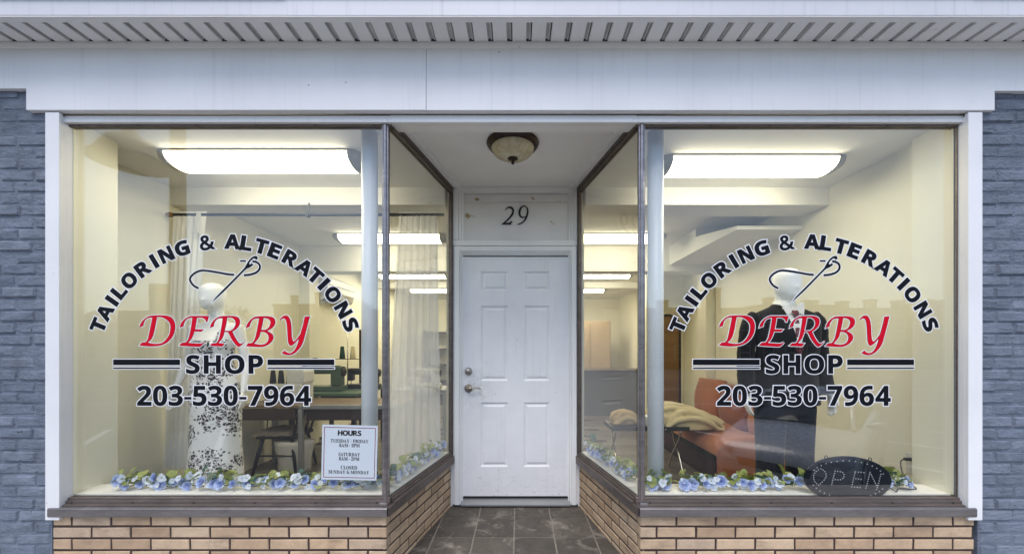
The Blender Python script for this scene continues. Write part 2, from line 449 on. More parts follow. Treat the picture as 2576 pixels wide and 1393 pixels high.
def floral():
    b = NB('floral_cloth'); P0 = b.pos((1, 1, 1), obj=True)
    # clusters of black roses and leafy sprigs printed on white
    def warped(scale, amp):
        w_ = b.n('ShaderNodeTexNoise'); b.l(P0, w_.inputs['Vector']); w_.inputs['Scale'].default_value = scale; w_.inputs['Detail'].default_value = 3.0
        va = b.n('ShaderNodeVectorMath', operation='MULTIPLY_ADD'); b.l(w_.outputs['Color'], va.inputs[0]); va.inputs[1].default_value = (amp, amp, amp); b.l(P0, va.inputs[2])
        return va.outputs[0]
    def vor(P, scale, feat='F1'):
        v = b.n('ShaderNodeTexVoronoi', feature=feat); b.l(P, v.inputs['Vector']); v.inputs['Scale'].default_value = scale; return v.outputs['Distance']
    P1 = warped(16.0, 0.07); P2 = warped(40.0, 0.02)
    blob = b.ramp(vor(P1, 7.0), [(0.52, 1.0), (0.55, 0.0)])
    lines = b.ramp(vor(P2, 42.0, 'DISTANCE_TO_EDGE'), [(0.05, 0.0), (0.10, 1.0)])
    holes = b.ramp(b.noise(P0, 36.0, 2.0), [(0.43, 0.0), (0.47, 1.0)])
    m1 = b.math('MULTIPLY', b.math('MULTIPLY', blob, lines), holes)
    near = b.ramp(vor(P1, 7.0), [(0.68, 1.0), (0.74, 0.0)])
    leaf = b.ramp(vor(P2, 34.0), [(0.32, 1.0), (0.38, 0.0)])
    m2 = b.math('MULTIPLY', leaf, b.math('MULTIPLY', near, b.ramp(b.noise(P0, 19.0, 2.0), [(0.44, 0.0), (0.48, 1.0)])))
    m = b.math('MAXIMUM', m1, m2)
    ink = b.mix(b.noise(P0, 80.0), (0.010, 0.010, 0.012), (0.09, 0.075, 0.085))
    cc = b.mix(m, (0.80, 0.80, 0.79), ink)
    nm = b.bump(b.noise(b.pos((1, 1, 0.6)), 14.0, 4.0), 0.35, 0.02)
    b.done(b.pbr(cc, 0.75, 0.0, nm, 0.3))
floral()
simple('mannequin_white', (0.80, 0.79, 0.76), 0.38, var=0.04)
simple('mannequin_base', (0.35, 0.36, 0.37), 0.3, 0.7)
simple('shoe_black', (0.012, 0.012, 0.012), 0.3)
simple('black_wood', (0.010, 0.009, 0.009), 0.45, var=0.3)
simple('dark_wood', (0.045, 0.022, 0.014), 0.5, var=0.4, vscale=5, aniso=(1, 6, 6))
simple('table_brown', (0.19, 0.125, 0.065), 0.55, var=0.25, vscale=4)
simple('finial_wood', (0.30, 0.17, 0.06), 0.5, var=0.3)
simple('steel_grey', (0.33, 0.34, 0.35), 0.45, 0.5)
simple('machine_green', (0.075, 0.12, 0.075), 0.35, 0.1)
simple('bench_green', (0.085, 0.16, 0.10), 0.35)
simple('machine_white', (0.72, 0.72, 0.69), 0.35)
simple('machine_black', (0.02, 0.02, 0.022), 0.35)
simple('chrome', (0.62, 0.61, 0.58), 0.18, 1.0)
simple('nickel', (0.36, 0.33, 0.30), 0.3, 0.95, var=0.25, vscale=40)
simple('black_plastic', (0.018, 0.018, 0.02), 0.4)
simple('thread_black', (0.015, 0.015, 0.017), 0.8)
simple('thread_cream', (0.62, 0.52, 0.33), 0.8)
simple('thread_pink', (0.62, 0.36, 0.34), 0.8)
simple('thread_green', (0.02, 0.06, 0.05), 0.8)
simple('rod_black', (0.03, 0.032, 0.035), 0.4, 0.3)
simple('white_plastic', (0.75, 0.74, 0.70), 0.4)
simple('air_white', (0.72, 0.71, 0.66), 0.4)
simple('panel_brown', (0.20, 0.105, 0.025), 0.5, var=0.3, vscale=3, aniso=(1, 1, 4))
simple('base_dark', (0.012, 0.010, 0.011), 0.7)
simple('maroon_cloth', (0.035, 0.012, 0.016), 0.8)
simple('cabinet_tan', (0.42, 0.31, 0.19), 0.6, var=0.15)
simple('bin_white', (0.70, 0.68, 0.62), 0.5)
simple('letter_black', (0.006, 0.006, 0.009), 0.5, var=0.05, spec=0.12)
simple('letter_red', (0.60, 0.006, 0.022), 0.6, var=0.06, spec=0.05)
simple('letter_white', (0.84, 0.84, 0.86), 0.6, var=0.03, spec=0.1)
simple('number_black', (0.006, 0.006, 0.006), 0.35)
simple('paper_white', (0.74, 0.79, 0.88), 0.5, var=0.03)
simple('ink_navy', (0.012, 0.02, 0.06), 0.6)
simple('ink_red', (0.28, 0.03, 0.06), 0.6)
simple('sign_black', (0.006, 0.008, 0.014), 0.4, var=0.1, spec=0.15)
simple('led_white', (0.46, 0.47, 0.48), 0.3)
simple('soffit_groove', (0.60, 0.595, 0.58), 0.7, var=0.35, vscale=9)  # greyer than the slats: groove shade painted in along with gathered dirt
# silk flowers
def petal(name, c0, c1, radial=0.0):
    b = NB(name)
    oi = b.n('ShaderNodeObjectInfo').outputs['Random']
    k = b.noise(b.pos((1, 1, 1)), 60.0, 2.0)
    f = b.math('MULTIPLY_ADD', k, 0.6, b.math('MULTIPLY', oi, 0.4), clamp=True)
    if radial:
        ln = b.n('ShaderNodeVectorMath', operation='LENGTH'); b.l(b.n('ShaderNodeTexCoord').outputs['Object'], ln.inputs[0])
        f = b.math('MULTIPLY_ADD', b.math('POWER', b.math('DIVIDE', ln.outputs['Value'], radial, clamp=True), 1.6), 0.75, b.math('MULTIPLY', f, 0.3), clamp=True)
    c = b.mix(f, c0, c1)
    d = b.pbr(c, 0.7); t = b.n('ShaderNodeBsdfTranslucent'); b.l(c, t.inputs[0])
    mx = b.n('ShaderNodeMixShader'); mx.inputs[0].default_value = 0.25; b.l(d, mx.inputs[1]); b.l(t.outputs[0], mx.inputs[2])
    b.done(mx.outputs[0])
petal('petal_blue', (0.07, 0.14, 0.52), (0.56, 0.66, 0.90), 0.042)
petal('petal_white', (0.62, 0.70, 0.82), (0.82, 0.84, 0.86))
petal('leaf_green', (0.15, 0.22, 0.045), (0.46, 0.48, 0.16))
petal('leaf_dark', (0.03, 0.09, 0.07), (0.09, 0.19, 0.14))
petal('tree_leaf', (0.035, 0.07, 0.015), (0.09, 0.13, 0.035))
simple('bark', (0.09, 0.065, 0.045), 0.9, var=0.4, vscale=12)
# street
simple('car_paint', (0.66, 0.67, 0.69), 0.25, 0.15, var=0.03, **{'Coat Weight': 0.8})
simple('car_dark', (0.012, 0.012, 0.013), 0.4)
simple('car_glass', (0.02, 0.024, 0.027), 0.06, spec=0.7)
simple('car_lamp', (0.55, 0.57, 0.6), 0.1, 0.3)
simple('tyre_rubber', (0.02, 0.02, 0.02), 0.85)
simple('house_brick', (0.12, 0.06, 0.045), 0.85, var=0.3, vscale=3, bump=0.4)
simple('house_cream', (0.17, 0.145, 0.105), 0.85, var=0.2, vscale=1)
simple('house_grey', (0.11, 0.11, 0.11), 0.85, var=0.2, vscale=1)
simple('house_white', (0.32, 0.31, 0.29), 0.8, var=0.15, vscale=1)
simple('roof_dark', (0.06, 0.058, 0.06), 0.9, var=0.3)
simple('pane_dark', (0.03, 0.035, 0.04), 0.1)
simple('sign_red', (0.5, 0.03, 0.03), 0.4)
simple('lamp_metal', (0.05, 0.05, 0.055), 0.4, 0.5)

# ------------------------------------------------------------------ the ground
CX = -0.031                                   # middle of the entrance
LF, RF, LB, RB = CX - .743, CX + .743, CX - .5455, CX + .5455   # recess corners: front (y = 0) and back (y = .97)
YB = 0.97
def side_pt(sgn, y, off=0.0):
    """point on the splayed side of the recess; off > 0 moves into the entrance"""
    t = y / YB
    x = CX + sgn * (.743 + (.5455 - .743) * t)
    nx, ny = -sgn * 0.981, -0.1935            # unit normal towards the entrance
    return Vector((x + nx * off, y + ny * off, 0))

MB().prism([(-30, -1.5), (30, -1.5), (30, -.03), (RF, -.03), (RB + .1, 1.05), (LB - .1, 1.05), (LF, -.03), (-30, -.03)], -.30, -.014).build('sidewalk', 'sidewalk_concrete', kind='structure')
MB().box(-300, 300, -300, -1.5, -1.2, -.87).build('parking_lot', 'asphalt', kind='structure')
MB().box(-300, 300, -1.5, 300, -1.2, -.88).build('ground', 'asphalt', kind='structure')
g = MB()
g.box(-30, 30, -1.51, -1.5, -.87, -.02)
g.build('retaining_kerb', 'sidewalk_concrete', kind='structure')
for i, (x, a) in enumerate([(-12.5, -35), (-9.4, -35), (-6.3, -35), (6.5, -42), (9.6, -42), (12.7, -42)]):
    m = MB(); m.box(-.07, .07, -3.0, 2.6, 0, .004)
    o = m.build('parking_line', 'road_paint', kind='structure'); o.location = (x, -5.6, -.866); o.rotation_euler = (0, 0, R(a))
m = MB(); m.box(-40, 40, -.07, .07, 0, .004); o = m.build('lane_line', 'road_paint', kind='structure'); o.location = (0, -12.5, -.866)
m = MB(); m.box(-40, 40, -.07, .07, 0, .004); o = m.build('lane_line', 'road_paint', kind='structure'); o.location = (0, -17.5, -.866)

# entrance tiles
ef = MB().prism([(LF - .05, -.6), (RF + .05, -.6), (RB + .06, 1.0), (LB - .06, 1.0)], -.012, -.004).build('entry_floor', 'tile_grout', kind='structure')
TX, TY = .2875, .30
tile_me = []
for k in range(4):
    r2 = random.Random(k); m = MB(); hx, hy = TX / 2 - .003, TY / 2 - .003
    j = lambda: r2.uniform(-.0012, .0012)
    m.add([(-hx + j(), -hy + j(), -.012), (hx + j(), -hy + j(), -.012), (hx + j(), hy + j(), -.012), (-hx + j(), hy + j(), -.012),
           (-hx + .003, -hy + .003, j()), (hx - .003, -hy + .003, j()), (hx - .003, hy - .003, j()), (-hx + .003, hy - .003, j())],
          [(4, 5, 6, 7), (0, 1, 5, 4), (1, 2, 6, 5), (2, 3, 7, 6), (3, 0, 4, 7)])
    tile_me.append(m.mesh('tile', 'entry_tile'))
for iy in range(-2, 4):
    for ix in range(-3, 3):
        cx_ = -.034 + (ix + .5) * TX; cy_ = .145 + (iy + .5) * TY
        if cy_ > .97 + TY / 2: continue
        inst('tile', rnd.choice(tile_me), ef, (cx_, cy_, 0.0), (0, 0, rnd.choice((0, math.pi))))

# ------------------------------------------------------------------ the shop building
B = thing('shop_building', (0, 0, 0), 'single storey tailor shop front with grey painted brick ends and recessed white entrance', 'building')

# --- tan brick bulkheads below the windows
PITCH, COURSE, BH, BL = .2315, .0695, .0585, .2205
def brick_mesh(name, L, H, D, mat, seed, ch=.004, jit=.0012):
    """front face at y = 0 looking to -y, centre at the face's middle"""
    r2 = random.Random(seed); j = lambda: r2.uniform(-jit, jit)
    hx, hz = L / 2, H / 2
    v = [(-hx + j(), ch, -hz + j()), (hx + j(), ch, -hz + j()), (hx + j(), ch, hz + j()), (-hx + j(), ch, hz + j()),
         (-hx + ch, j(), -hz + ch), (hx - ch, j(), -hz + ch), (hx - ch, j(), hz - ch), (-hx + ch, j(), hz - ch)]
    v += [(x, D, z) for x, y, z in v[:4]]
    m = MB(); m.add(v, [(4, 5, 6, 7), (0, 1, 5, 4), (1, 2, 6, 5), (2, 3, 7, 6), (3, 0, 4, 7), (0, 8, 9, 1), (1, 9, 10, 2), (2, 10, 11, 3), (3, 11, 8, 0)])
    return m.mesh(name, mat)
BRK = {}
def brick_variant(L, H, D, mat, **kw):
    key = (round(L, 3), mat, rnd.randrange(5))
    if key not in BRK: BRK[key] = brick_mesh('brick', L, H, D, mat, hash(key) & 255, **kw)
    return BRK[key]

def brick_run(parent, p0, ang, length, z_top, courses, first_joint, D=.07, both_offset=True):
    """bricks along a line from p0 in direction ang (radians), outward normal to the right of travel"""
    dx, dy = math.cos(ang), math.sin(ang)
    for c in range(courses):
        zc = z_top - (c + .5) * COURSE
        off = first_joint - (PITCH / 2 if c % 2 else 0)
        s = off - PITCH * math.ceil(off / PITCH + 1)
        while s < length:
            a, b_ = max(s, 0) + .005, min(s + PITCH, length) - .005
            if s <= 0: a = 0.0
            if s + PITCH >= length: b_ = length
            if b_ - a > .02:
                L = b_ - a; mid = (a + b_) / 2
                inst('brick', brick_variant(L, BH, D, 'tan_brick'), parent, (p0[0] + dx * mid, p0[1] + dy * mid, zc + rnd.uniform(-.0007, .0007)), (rnd.uniform(-.004, .004), 0, ang + rnd.uniform(-.003, .003)))
            s += PITCH
ZT = .3745
for sgn in (-1, 1):
    x_out = -2.726 if sgn < 0 else 2.666
    xc = LF if sgn < 0 else RF
    m = MB()
    if sgn < 0: m.box(x_out + .004, xc - .004, -.0365, .06, -.25, .372)
    else: m.box(xc + .004, x_out - .004, -.0365, .06, -.25, .372)
    a0, a1 = side_pt(sgn, -.04, -.0035), side_pt(sgn, .975, -.0035); b0, b1 = side_pt(sgn, -.02, -.10), side_pt(sgn, .975, -.10)
    m.prism([(a0.x, -.0355), (a1.x, a1.y), (b1.x, b1.y), (b0.x, -.026)], -.249, .371)
    bk = m.build('brick_bulkhead', 'brown_mortar', B, 'tan brick bulkhead with dark brown joints')
    if sgn < 0:
        brick_run(bk, (x_out, -.04), 0, xc - x_out, ZT, 5, -2.619 + 2.726)
        p = side_pt(-1, -.04); q = side_pt(-1, .965); a = math.atan2(q.y - p.y, q.x - p.x)
        brick_run(bk, (p.x, p.y), a, (q - p).length, ZT, 6, .06)
    else:
        brick_run(bk, (xc, -.04), 0, x_out - xc, ZT, 5, .923 - xc)
        p = side_pt(1, .965); q = side_pt(1, -.04); a = math.atan2(q.y - p.y, q.x - p.x)
        brick_run(bk, (p.x, p.y), a, (q - p).length, ZT, 6, (q - p).length - .06)

# --- painted brick walls at both ends
def grey_wall(x0, x1, x_near, sgn):
    m = MB(); m.box(x0, x1, -.036, .30, -.3, 3.09)
    wl = m.build('painted_wall', 'grey_paint', B, 'grey painted rough brick wall')
    far = MB()
    z = -.28; row = 0
    while z < 2.95:
        h = .066
        L = rnd.choice((.195, .20, .205)); s = x_near + sgn * (-(rnd.random() * .02) - (0 if row % 2 else .10))
        while abs(s - x_near) < 2.2:
            a, b_ = s, s + sgn * L
            lo, hi = min(a, b_), max(a, b_)
            lo = max(lo, x0 + .002); hi = min(hi, x1 - .002)
            vis = abs((lo + hi) / 2 - x_near) < .40 and z > .05
            if hi - lo > .03:
                rot = rnd.uniform(-.012, .012); dz = rnd.uniform(-.003, .003); dy = rnd.uniform(-.004, .003)
                if vis:
                    inst('brick', brick_variant(round(hi - lo - .011, 2), .057, .03, 'grey_paint', ch=.007, jit=.004), wl, ((lo + hi) / 2, -.0415 + dy * .8, z + h / 2 + dz), (0, rot, 0))
                else:
                    far.box(lo + .006, hi - .006, -.0415 + dy * .8, .0, z + .005, z + h - .005)
            s += sgn * (L + rnd.uniform(-.004, .006)); L = .202
        z += .0685; row += 1
    far.build('brick_field', 'grey_paint', wl, kind='stuff')
grey_wall(-5.0, -2.735, -2.742, -1)
grey_wall(2.69, 5.0, 2.70, 1)
for x0, x1 in ((-5.0, -4.85), (4.85, 5.0)):
    m = MB(); m.box(x0, x1, .301, 8.9, -.88, 3.085); m.build('end_wall', 'grey_paint', B)
m = MB(); m.bbox(2.668, 2.70, -.012, .1, -.25, .372, .004); m.build('mortar_return', 'grey_concrete', B)
m = MB(); m.bbox(-2.745, -2.728, -.012, .1, -.25, .372, .004); m.build('mortar_return', 'grey_concrete', B)

# --- eaves: fascia, soffit slats, frieze, head trim
YF, YZ, YT = -.25, -.07, -.033
ZS = 3.1085
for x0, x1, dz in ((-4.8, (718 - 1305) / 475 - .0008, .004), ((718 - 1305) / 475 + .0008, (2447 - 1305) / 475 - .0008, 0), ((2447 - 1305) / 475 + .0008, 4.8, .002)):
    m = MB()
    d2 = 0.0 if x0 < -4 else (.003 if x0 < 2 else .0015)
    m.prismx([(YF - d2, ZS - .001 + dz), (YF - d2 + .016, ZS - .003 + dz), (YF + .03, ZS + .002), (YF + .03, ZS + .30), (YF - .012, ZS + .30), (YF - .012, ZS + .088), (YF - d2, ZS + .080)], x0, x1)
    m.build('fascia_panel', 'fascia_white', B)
m = MB(); m.box(-4.8, 4.8, YF + .035, YZ + .05, ZS + .026, ZS + .05)
sf = m.build('soffit', 'dark_gap', B, 'white vented soffit with grooved slats')
W = .1095
m = MB()
# one slat: flat rib with a stepped groove on its right
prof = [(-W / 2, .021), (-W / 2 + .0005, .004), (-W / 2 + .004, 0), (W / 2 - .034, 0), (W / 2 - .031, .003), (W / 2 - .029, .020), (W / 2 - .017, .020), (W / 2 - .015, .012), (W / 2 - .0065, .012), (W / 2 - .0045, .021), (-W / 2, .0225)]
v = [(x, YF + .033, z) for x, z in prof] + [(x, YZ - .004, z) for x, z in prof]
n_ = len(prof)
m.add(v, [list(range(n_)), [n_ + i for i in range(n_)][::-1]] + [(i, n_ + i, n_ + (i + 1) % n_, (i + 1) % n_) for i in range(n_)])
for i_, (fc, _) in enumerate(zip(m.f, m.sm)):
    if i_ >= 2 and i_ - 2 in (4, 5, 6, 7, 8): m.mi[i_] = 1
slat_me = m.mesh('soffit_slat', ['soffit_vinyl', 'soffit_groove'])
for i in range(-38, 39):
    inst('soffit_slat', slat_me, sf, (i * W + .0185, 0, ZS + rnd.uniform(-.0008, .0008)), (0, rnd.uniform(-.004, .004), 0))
m = MB(); m.box(-4.8, 4.8, YF - .002, YF + .034, ZS - .008, ZS - .0035); m.build('soffit_channel', 'soffit_vinyl', sf)
m = MB(); m.prismx([(YZ - .014, ZS - .003), (YZ - .014, ZS - .014), (YZ - .006, ZS - .032), (YZ + .01, ZS - .032), (YZ + .01, ZS - .003)], -4.8, 4.8); m.build('soffit_channel', 'soffit_vinyl', sf)
XL, XR, XJ = -2.845, 2.751, -.535
ZFB = 2.721
for x0, x1, d in ((XL, XJ - .0008, 0), (XJ + .0008, XR, .0015)):
    m = MB(); m.bbox(x0, x1, YZ + d, YZ + .034, ZFB, 3.10, .003); m.build('frieze_board', 'trim_white', B)
m = MB(); m.bbox(-4.8, XL - .001, YZ + .004, YZ + .034, 2.848, 3.099, .003); m.build('frieze_board', 'trim_white', B)
m = MB(); m.bbox(XR + .001, 4.8, YZ + .004, YZ + .034, 2.834, 3.099, .003); m.build('frieze_board', 'trim_white', B)
m = MB(); m.box(-2.74, 2.70, YZ + .035, -.0, 2.726, 3.09); m.build('frieze_core', 'trim_white', B)
for x0, x1 in ((-2.684, LF + .004 - .0008), (LF + .004 + .0008, RF - .012), (RF - .0104, 2.614)):
    m = MB()
    pr = [(YT + .012, 2.7205), (YT + .004, 2.716), (YT + .001, 2.704), (YT - .002, 2.690), (YT - .003, 2.680), (YT - .001, 2.672), (YT + .03, 2.672), (YT + .032, 2.7205)]
    m.prismx(pr, x0, x1); m.build('head_trim', 'trim_white', B)
m = MB(); m.box(LF + .012, RF - .012, .0, .07, 2.672, 2.76); m.build('entry_header', 'entry_white', B)
for x0, x1, xi in ((-2.745, -2.664, 1), (2.606, 2.688, -1)):
    m = MB()
    m.bbox(x0, x1, -.062, -.042, .352, 2.715, .003)
    xin = x1 if xi > 0 else x0
    lo, hi = (xin - .016, xin) if xi > 0 else (xin, xin + .016)
    m.box(lo + .0005 * xi, hi - .0015 * xi, -.044, .03, .4262, 2.699)
    m.build('corner_board', 'trim_white', B)

# --- windows
ZG0, ZG1 = .448, 2.672
def screws(parent, pts):
    me = SCREW
    for p in pts: inst('screw', me, parent, p)
m = MB(); m.lathe([(.001, -.003), (.004, -.003), (.0045, 0)], (0, 0, 0), 'y', 8); SCREW = m.mesh('screw', 'screw_dark')
def front_window(x0, x1, sgn):
    m = MB(); m.box(x0, x1, 0, .006, ZG0 + .01, ZG1 - .006)
    w_ = m.build('display_window', 'window_glass', B, 'large clear display window pane with red and black lettering on its inside')
    m = MB()
    m.prismx([(-.030, ZG1 + .045), (-.030, ZG1 + .012), (-.022, ZG1 + .010), (-.022, ZG1 + .002), (-.012, ZG1), (-.012, ZG1 - .012), (-.001, ZG1 - .014), (-.001, ZG1 + .045)], x0 - .02, x1 + .02)
    m.prismx([(.007, ZG1 + .045), (.007, ZG1 - .012), (.022, ZG1 - .012), (.022, ZG1 + .045)], x0 - .02, x1 + .02)
    m.build('head_rail', 'bronze_frame', w_)
    m = MB()
    m.prismx([(-.048, .4255), (-.048, .432), (-.030, .434), (-.030, .450), (-.020, .452), (-.020, .464), (-.012, .466), (-.001, .466), (-.001, .4255)], x0 - .02, x1 + .012)
    m.box(x0 - .02, x1 + .012, .007, .02, .4255, .466)
    m.build('bottom_rail', 'bronze_frame', w_)
    m = MB()
    m.prismx([(-.066, .372), (-.070, .378), (-.070, .418), (-.066, .4235), (-.05, .4248), (.01, .4248), (.01, .372)], x0 - .035 if sgn < 0 else x0 - .012, x1 + .012 if sgn < 0 else x1 + .035)
    m.build('sill', 'sill_metal', w_)
    # outer jamb
    xo = x0 if sgn < 0 else x1
    s = 1 if sgn < 0 else -1
    m = MB()
    for a, b_, y0 in ((-.022, -.010, -.03), (-.010, .002, -.02), (.002, .012, -.010)):
        lo, hi = sorted((xo + s * a, xo + s * b_)); m.box(lo, hi - .0004, y0, -.0012, .4268, ZG1 + .013)
    lo, hi = sorted((xo - s * .02, xo + s * .010)); m.box(lo, hi, .0072, .03, .4268, ZG1 + .012)
    m.build('jamb', 'bronze_frame', w_)
    nx = 6
    screws(w_, [(x0 + .08 + (x1 - x0 - .16) * i / (nx - 1), -.0122, ZG1 - .006) for i in range(nx)])
    screws(w_, [(x0 + .06 + (x1 - x0 - .12) * i / (nx - 1), -.0303, .442) for i in range(nx)])
    screws(w_, [(xo - s * .016, -.0303, .55 + .47 * i) for i in range(5)])
    # rounded corner post
    xc = x1 if sgn < 0 else x0
    m = MB()
    prof = []
    for k in range(9):
        t = math.pi * k / 8
        prof.append((xc - s * .0175 + math.cos(t) * .0125, -.014 - math.sin(t) * .011))
    poly = [(xc - s * .0175 + .0185, -.002), (xc - s * .0175 + .0185, -.013)] + prof + [(xc - s * .0175 - .0185, -.013), (xc - s * .0175 - .0185, -.002)]
    m.prism(poly, .4275, ZG1 + .010)
    m.box(xc - s * .0175 - .014, xc - s * .0175 + .014, .0075, .028, .4275, ZG1)
    m.build('corner_post', 'bright_frame', w_)
    m = MB(); m.bbox(xc - s * .018 - .022, xc - s * .018 + .024, -.050, -.028, .4262, .447, .005)
    m.build('corner_clip', 'bright_frame', w_)
    return w_
WL = front_window(-2.688, LF, -1)
WR = front_window(RF, 2.612, 1)
WL['label'] = 'left display window pane in a brown metal frame'; WR['label'] = 'right display window pane in a brown metal frame'

def side_window(sgn):
    y0, y1 = .0, .945
    def strip(o0, o1, ya=y0, yb=y1):
        a, b_ = side_pt(sgn, ya, o0), side_pt(sgn, yb, o0); c, d = side_pt(sgn, yb, o1), side_pt(sgn, ya, o1)
        return [(a.x, a.y), (b_.x, b_.y), (c.x, c.y), (d.x, d.y)]
    m = MB(); m.prism(strip(-.003, .003, .02), ZG0 + .01, ZG1 - .006)
    w_ = m.build('side_window', 'window_glass', B, 'tall side pane of the entrance recess')
    m = MB(); m.prism(strip(-.018, -.004, .015), ZG1 - .010, ZG1 + .05); m.prism(strip(.004, .022, .012), ZG1 - .012, ZG1 + .046); m.prism(strip(.022, .030, .012), ZG1 + .006, ZG1 + .048)
    m.build('head_rail', 'bronze_frame', w_)
    m = MB(); m.prism(strip(.0042, .013, .012), .4262, .466); m.prism(strip(.013, .024, .012), .4262, .451); m.prism(strip(.024, .040, .008), .4262, .435); m.prism(strip(-.018, -.0042, .012), .4262, .466)
    m.build('bottom_rail', 'bronze_frame', w_)
    a = side_pt(sgn, -.068, .052); b_ = side_pt(sgn, .97, .034); 
    poly = [(side_pt(sgn, -.052, .034).x + sgn * .0, -.0685), (b_.x, b_.y), (side_pt(sgn, .97, -.03).x, .97), (side_pt(sgn, .0, -.03).x, -.0)]
    m = MB(); m.prism(poly, .3735, .4242); m.build('sill', 'bronze_frame', w_)
    m = MB(); m.prism(strip(-.012, .014, .944, .962), .4264, 2.70); m.prism(strip(.0145, .022, .950, .9615), .4264, 2.70)
    m.build('jamb', 'bronze_frame', w_)
    return w_
side_window(-1)['label'] = 'left side pane of the entrance recess'
side_window(1)['label'] = 'right side pane of the entrance recess'

# --- entrance: ceiling, wall, transom, door
m = MB(); m.prism([(LF + .02, .0705), (RF - .02, .0705), (RB + .05, 1.02), (LB - .05, 1.02)], 2.719, 2.76)
ec = m.build('entry_ceiling', 'entry_white', B)
for sgn in (-1, 1):
    m = MB()
    for o0, o1, z0 in ((.0305, .062, 2.700), (.0625, .082, 2.709), (.0825, .088, 2.7145)):
        a, b_, c, d = side_pt(sgn, .085, o0), side_pt(sgn, .966, o0), side_pt(sgn, .966, o1), side_pt(sgn, .085, o1)
        m.prism([(a.x, a.y), (b_.x, b_.y), (c.x, c.y), (d.x, d.y)], z0, 2.7188)
    m.build('molding', 'entry_white', ec)
yb = YB
def qd(x): return (x - 1305) / 295.0
def qz(y): return 1.356 - (y - 872) / 295.0
m = MB()   # wall round the door
zt_, zd = 2.7185, qz(605)
m.box(LB - .03, RB + .03, yb + .012, yb + .10, zd + .02, zt_)
tw = m.build('transom', 'transom_paint', B, 'peeling white transom panel above the door')
m = MB(); m.bbox(qd(1166), qd(1429), yb + .004, yb + .011, qz(604), qz(509), .002); m.build('transom_panel', 'transom_paint', tw)
m = MB(); m.bbox(qd(1166), qd(1258), yb + .0045, yb + .011, qz(508.6), qz(489), .002); m.bbox(qd(1258.4), qd(1429), yb + .002, yb + .011, qz(508.2), qz(489), .002); m.build('transom_panel', 'transom_paint', tw)
for grp in (((1134, 1153, -.012), (1153.5, 1160, -.004), (1160.5, 1166, .0)), ((1430, 1436, .0), (1436.5, 1442, -.004), (1442.5, 1460, -.012))):
    m = MB()
    for a, b_, y0 in grp: m.bbox(qd(a), qd(b_) + .001, yb + y0, yb + .03, qz(604.5), zt_ - .0006, .003)
    m.build('post', 'entry_white', tw)
m = MB(); m.bbox(qd(1150), qd(1446), yb - .006, yb + .02, qz(486), zt_ - .0002, .004); m.build('top_molding', 'entry_white', tw)
m = MB(); m.bbox(qd(1133), qd(1461), yb - .014, yb + .04, qz(619), qz(605), .004); m.build('header', 'entry_white', tw)
# door frame
df = MB()
zb_ = qz(1268)
for s0, s1, y0 in ((1138, 1143.5, -.004), (1144, 1156, -.018), (1156.3, 1160, -.008), (1160.2, 1164, .006)):
    df.bbox(qd(s0), qd(s1), yb + y0, yb + .06, zb_ + .002, qz(620), .0025)
for s0, s1, y0 in ((1450, 1455, -.004), (1437, 1449.5, -.018), (1433.3, 1436.7, -.008), (1429.5, 1433, .006)):
    df.bbox(qd(s0), qd(s1), yb + y0, yb + .06, zb_ + .002, qz(620), .0025)
for t0, t1, y0 in ((633, 620.5, -.0172), (637.5, 633.3, -.0072), (641.5, 637.8, .0065)):
    df.bbox(qd(1156), qd(1437), yb + y0, yb + .06, qz(t0), qz(t1), .0025)
DF = df.build('door_frame', 'entry_white', B, 'white moulded door frame')
m = MB(); m.box(qd(1128), qd(1138), yb + .0, yb + .05, -.02, qz(620)); m.box(qd(1455), qd(1466), yb + .0, yb + .05, -.02, qz(620)); m.build('filler_board', 'entry_white', DF)
m = MB(); m.box(qd(1160), qd(1434), yb + .058, yb + .066, qz(1262), qz(640)); m.build('weather_gap', 'dark_gap', DF)
m = MB(); m.prismx([(yb - .035, zb_), (yb - .035, zb_ + .012), (yb + .02, zb_ + .036), (yb + .055, zb_ + .040), (yb + .055, zb_)], qd(1160), qd(1434)); m.build('threshold', 'steel_grey', DF)
# door slab with six raised panels
DX0, DX1, DZ0, DZ1 = qd(1163.5), qd(1429.5), qz(1249), qz(645)
YD = yb + .018
cells_x = [(qd(1208), qd(1278)), (qd(1317), qd(1384))]
cells_z = [(qz(731), qz(681)), (qz(958), qz(768)), (qz(1175), qz(1012))]
m = MB()
xs = [DX0, cells_x[0][0], cells_x[0][1], cells_x[1][0], cells_x[1][1], DX1]
zs = [DZ0, cells_z[2][0], cells_z[2][1], cells_z[1][0], cells_z[1][1], cells_z[0][0], cells_z[0][1], DZ1]
for i in range(5):
    for k in range(7):
        if i in (1, 3) and k in (1, 3, 5): continue
        m.add([(xs[i], YD, zs[k]), (xs[i + 1], YD, zs[k]), (xs[i + 1], YD, zs[k + 1]), (xs[i], YD, zs[k + 1])], [(0, 1, 2, 3)])
m.box(DX0, DX1, YD + .012, YD + .042, DZ0, DZ1)
for a, b_ in (((DX0, DZ0), (DX0, DZ1)), ((DX0, DZ1), (DX1, DZ1)), ((DX1, DZ1), (DX1, DZ0)), ((DX1, DZ0), (DX0, DZ0))):
    m.add([(a[0], YD, a[1]), (b_[0], YD, b_[1]), (b_[0], YD + .014, b_[1]), (a[0], YD + .014, a[1])], [(0, 1, 2, 3)])
door = m.build('door', 'door_white', B, 'white six panel entrance door')
